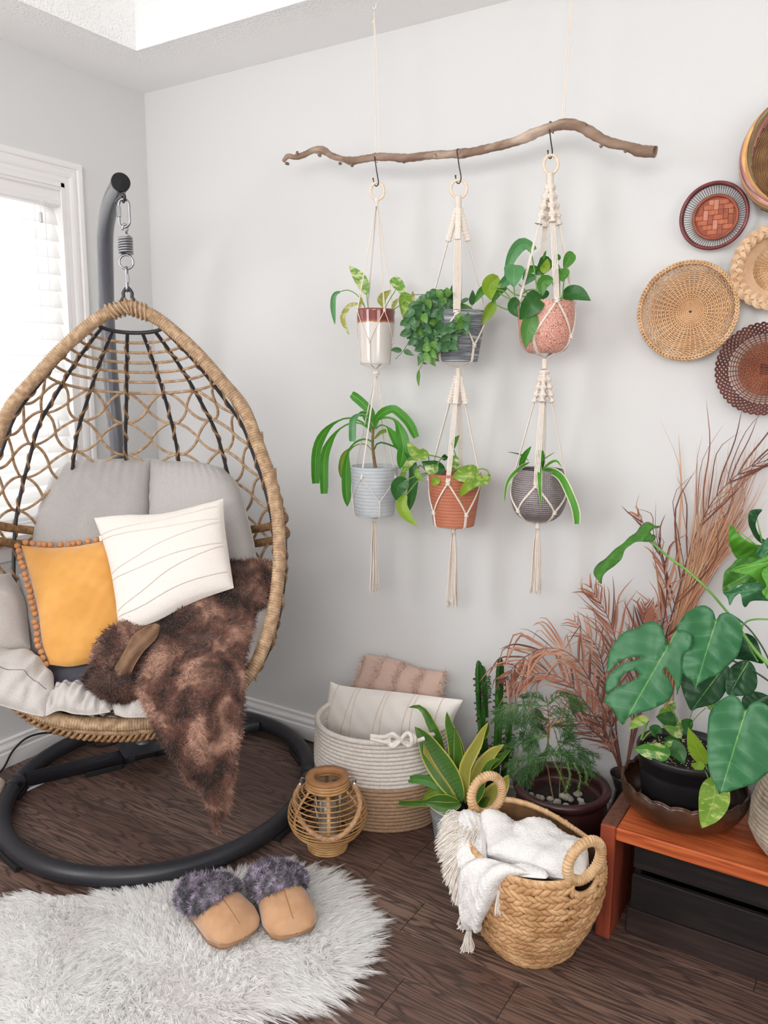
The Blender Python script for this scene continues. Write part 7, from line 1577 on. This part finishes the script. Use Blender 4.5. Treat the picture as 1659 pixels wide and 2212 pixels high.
BR = [([(1000, 655), (900, 645), (760, 640), (600, 665), (465, 712)], -.30), ([(1000, 640), (1080, 570), (1180, 540), (1290, 600), (1365, 680)], -.22), ([(990, 620), (900, 560), (820, 555), (745, 570)], -.20), ([(1010, 940), (900, 955), (780, 1005), (650, 1045), (540, 1040)], -.32), ([(1010, 930), (960, 900), (900, 830)], -.2), ([(990, 1145), (850, 1160), (700, 1180), (600, 1240)], -.30),
      ([(830, 1160), (810, 1280), (762, 1405)], -.36), ([(1135, 1130), (1280, 1120), (1400, 1210), (1432, 1340)], -.30), ([(1090, 1000), (1200, 1010), (1350, 1090), (1485, 1145)], -.22), ([(1050, 835), (1150, 870), (1220, 960)], -.22), ([(1060, 1190), (1110, 1280), (1160, 1405)], -.33), ([(1190, 1190), (1215, 1340), (1170, 1480)], -.35), ([(1250, 1200), (1315, 1340), (1298, 1470)], -.34),
      ([(1340, 1220), (1375, 1310), (1372, 1405)], -.33), ([(790, 640), (765, 760), (738, 865)], -.31), ([(850, 655), (845, 790), (872, 905)], -.30), ([(660, 670), (610, 770), (560, 850)], -.31), ([(1010, 745), (1100, 715), (1180, 730), (1240, 860)], -.25), ([(820, 880), (830, 950), (850, 1010)], -.3), ([(900, 955), (860, 1040), (800, 1090)], -.3), ([(1010, 800), (960, 780), (880, 700)], -.22),
      ([(700, 1180), (690, 1260), (640, 1330)], -.32), ([(1000, 1000), (1010, 1080), (960, 1140)], -.28), ([(1200, 1010), (1230, 960), (1200, 900)], -.24), ([(780, 1005), (740, 960), (760, 920)], -.32), ([(1300, 1080), (1350, 1180), (1400, 1200)], -.27), ([(1180, 545), (1250, 620), (1290, 690)], -.2), ([(1100, 1010), (1150, 1100), (1240, 1200)], -.28), ([(1000, 1150), (900, 1200), (830, 1290)], -.3),
      ([(720, 650), (680, 740), (660, 830)], -.31), ([(560, 690), (540, 750), (500, 800)], -.31), ([(1000, 1140), (1080, 1100), (1160, 1110), (1260, 1190)], -.3)]
for i, (pts, y) in enumerate(BR): pine(pts, y, .011 if i in (10, 11, 12, 13) else .0155, .9, i in (10, 11, 12, 13), 10+i)

# =====================================================================
#                     DRIED PALM FRONDS AND GRASS
# =====================================================================
vc = np.array([2.042, -.085, 0])
t = thing('dried_palm_fronds', 'tall copper-brown dried palm fronds standing in dark vase behind the bench', 'dried plant', vc)
M_vase = mat('smoky_vase', '2a2627', '38302f', scale=10, rough=.2, spec=.6, coat=.3)
mb = MB(); mb.lathe(cr([(.001, 0), (.045, 0), (.05, .01), (.052, .09), (.036, .15), (.028, .19), (.037, .225), (.045, .24), (.043, .241), (.026, .19), (.001, .18)], 50), 36, vc); mb.build('vase', M_vase, t)
FM = [mat('dry_%s' % n, a, b, c, scale=7, rough=.6, spec=.25, trans=.2, detail=4, ramp=(.3, .7), tcol=b) for n, a, b, c in (('copper', '98604c', 'd3a68e', 'b9826a'), ('umber', '5c3e3a', '9a6c5c', '7a5248'), ('straw', 'c08e6c', 'e0bc98', 'd0a482'), ('rust', '8e5444', 'c08a72', 'a46c58'))]
f0 = lambda p: aty(p[0], p[1], p[2])
def frond(pts, n, L, key, seed, sidebias=(1, 1), t0=.2, wd=4.2, ang=.75, curl=.5, rk=2.2, updir=None, lmin=.25, droop=.25):
    C = cr([f0(p) for p in pts], 80); k = mpp(C[0]); mb = MB(); mb.tube(C, np.linspace(rk, rk*.25, 80)*k, 6); fr_ = mb.build('frond', FM[1 if key != 2 else 2], t)
    T = np.gradient(C, axis=0); T /= np.linalg.norm(T, axis=1)[:, None]; g = np.random.default_rng(seed)
    mbs = {0: MB(), 1: MB(), 2: MB(), 3: MB()}
    for q in range(n):
        s = t0+(1-t0)*(q+g.random())/n; i = min(78, int(s*79)); prof = sin(pi*np.clip((s-t0)/(1-t0), .02, .98)*.8+.35)
        for sg in (-1, 1):
            if g.random() > sidebias[0 if sg < 0 else 1]: continue
            vd = unit(CAM-C[i]); S = unit(np.cross(T[i], vd))*sg; l = L*max(lmin, prof)*g.uniform(.7, 1.15)
            d = unit(T[i]*cos(ang)+S*sin(ang)+vd*g.normal(0, .3)+T[i]*g.normal(0, .15)); c_ = g.normal(curl, .7)
            e = d*l; p1 = C[i]+e*.35; p2 = C[i]+e*.7+T[i]*l*.10*c_-ZC*l*.06*droop; p3 = C[i]+e*.95+T[i]*l*.25*c_-ZC*l*droop*g.uniform(.3, 1.4)+S*g.normal(0, .2)*l
            kk = key if g.random() < .6 else int(g.integers(0, 4)) if g.random() < .5 else 1
            if min(p3[1], p2[1]) > -.006 or max(p3[1], p2[1]) > -.006: p2[1] = min(p2[1], -.012); p3[1] = min(p3[1], -.008)
            leaf3([C[i], p1, p2, p3], wd*1.25*k*g.uniform(.5, 1.35), 'grass', None, None, g.uniform(-.9, .9), fold=.5, nu=9, nv=3, add=mbs[kk])
    for kk, m_ in mbs.items():
        if m_.n: m_.build('leaflets', FM[kk], fr_, kind='stuff')
frond([(1347, 1680, -.09), (1375, 1560, -.09), (1430, 1400, -.08), (1462, 1290, -.08), (1490, 1190, -.07), (1535, 1090, -.07), (1600, 1020, -.08), (1680, 985, -.09)], 24, .27, 1, 1, (1, 1), .34, 3.4, .40, .9, droop=.0)
frond([(1347, 1680, -.09), (1390, 1520, -.10), (1425, 1380, -.10), (1440, 1280, -.10), (1420, 1180, -.10), (1375, 1110, -.11)], 22, .15, 0, 2, (1, .8), .35, 4.2, .35, .3, droop=.0)
frond([(1346, 1680, -.09), (1330, 1560, -.10), (1340, 1450, -.11), (1320, 1350, -.11), (1275, 1265, -.12)], 30, .14, 3, 3, (1, 1), .3, 4.4, .5, .4, droop=.05)
frond([(1345, 1680, -.09), (1330, 1600, -.11), (1290, 1500, -.13), (1240, 1420, -.14), (1180, 1400, -.15), (1120, 1430, -.16), (1085, 1480, -.17)], 40, .145, 0, 4, (1, 1), .25, 4.8, .6, .3, droop=.5)
frond([(1345, 1680, -.09), (1325, 1620, -.12), (1280, 1540, -.15), (1220, 1470, -.16), (1160, 1455, -.17), (1110, 1480, -.18)], 34, .13, 3, 5, (1, 1), .2, 4.4, .6, .3, droop=.4)
frond([(1345, 1680, -.09), (1320, 1620, -.12), (1270, 1570, -.14), (1220, 1550, -.15), (1170, 1560, -.16)], 22, .12, 1, 6, (1, 1), .25, 4.0, .6, .3, droop=.3)
frond([(1350, 1680, -.09), (1375, 1500, -.06), (1385, 1380, -.06), (1395, 1300, -.06)], 26, .12, 3, 7, (1, 1), .3, 4.4, .45, .2, droop=0)
frond([(1346, 1680, -.09), (1318, 1560, -.08), (1310, 1480, -.07), (1290, 1400, -.07), (1240, 1340, -.08)], 24, .12, 0, 8, (1, 1), .3, 4.0, .6, .2, droop=.1)
mb = MB(); leaf3([f0((1398, 1400, -.10)), f0((1404, 1340, -.10)), f0((1412, 1296, -.10))], 26*.0013, 'ovate', FM[3], t, .2, name='broad_dry_leaf')
g = np.random.default_rng(6); mbs = [MB(), MB(), MB()]
t2_ = thing('dried_grass', 'pale straw-coloured spray of dried grass fanning up behind the monstera', 'dried grass', [2.245, -.06, .2])
for q in range(150):
    a = g.random(); tx_, ty_ = 1490+180*a+g.normal(0, 12), 1010-30*a+g.uniform(-60, 170); yb = -.05-.03*g.random()
    P = [f0((1440+g.normal(0, 4), 1560, yb)), f0((1456+g.normal(0, 6), 1380, yb)), f0((1480+50*a+g.normal(0, 5), 1250, yb)), f0(((1500+90*a)*.45+tx_*.55, 1180*.45+ty_*.55, yb)), f0((tx_, ty_, yb-.01))]
    leaf3(P, g.uniform(2., 4.2)*.0014, 'grass', None, None, g.uniform(-1, 1), fold=.5, nu=10, nv=3, add=mbs[int(g.integers(0, 3))])
for k in range(3): mbs[k].build('blades', FM[(2, 0, 2)[k]], t2_, kind='stuff')
mb = MB(); mb.lathe(cr([(.001, 0), (.04, 0), (.045, .1), (.03, .28), (.026, .36), (.03, .38), (.026, .38), (.022, .34), (.001, .33)], 40), 28, (2.245, -.06, 0)); mb.build('vase', M_vase, t2_)

# =====================================================================
#                     ODDS AND ENDS AT THE LEFT EDGE
# =====================================================================
p = atz(-28, 1735, 0); t = thing('ribbed_planter', 'small beige ribbed planter cut off at the left edge behind the black ring', 'planter', p)
mb = MB(); mb.lathe(cr([(.001, 0), (.04, 0), (.055, .015), (.062, .04), (.055, .068), (.045, .075), (.042, .07), (.05, .04), (.001, .01)], 60), 48, p, ru=lambda r, z, th: (r*(1+.03*np.sin(z*420)), z)); mb.build('body', mat('beige_ceramic', 'b5a294', 'c9b8aa', scale=30, rough=.7), t)
p = atz(30, 1706, .0); t = thing('floor_vent', 'white metal floor vent just visible under the black cross bar', 'vent', p)
mb = MB(); mb.box(p+[0, 0, .003], (.10, .26, .006), bev=.002); mb.build('frame', M_trim, t, smooth=False)
for k in range(9): mb = MB(); mb.box(p+[0, -.1+k*.025, .0066], (.075, .006, .0014)); mb.build('louvre', M_trim, t, smooth=False)
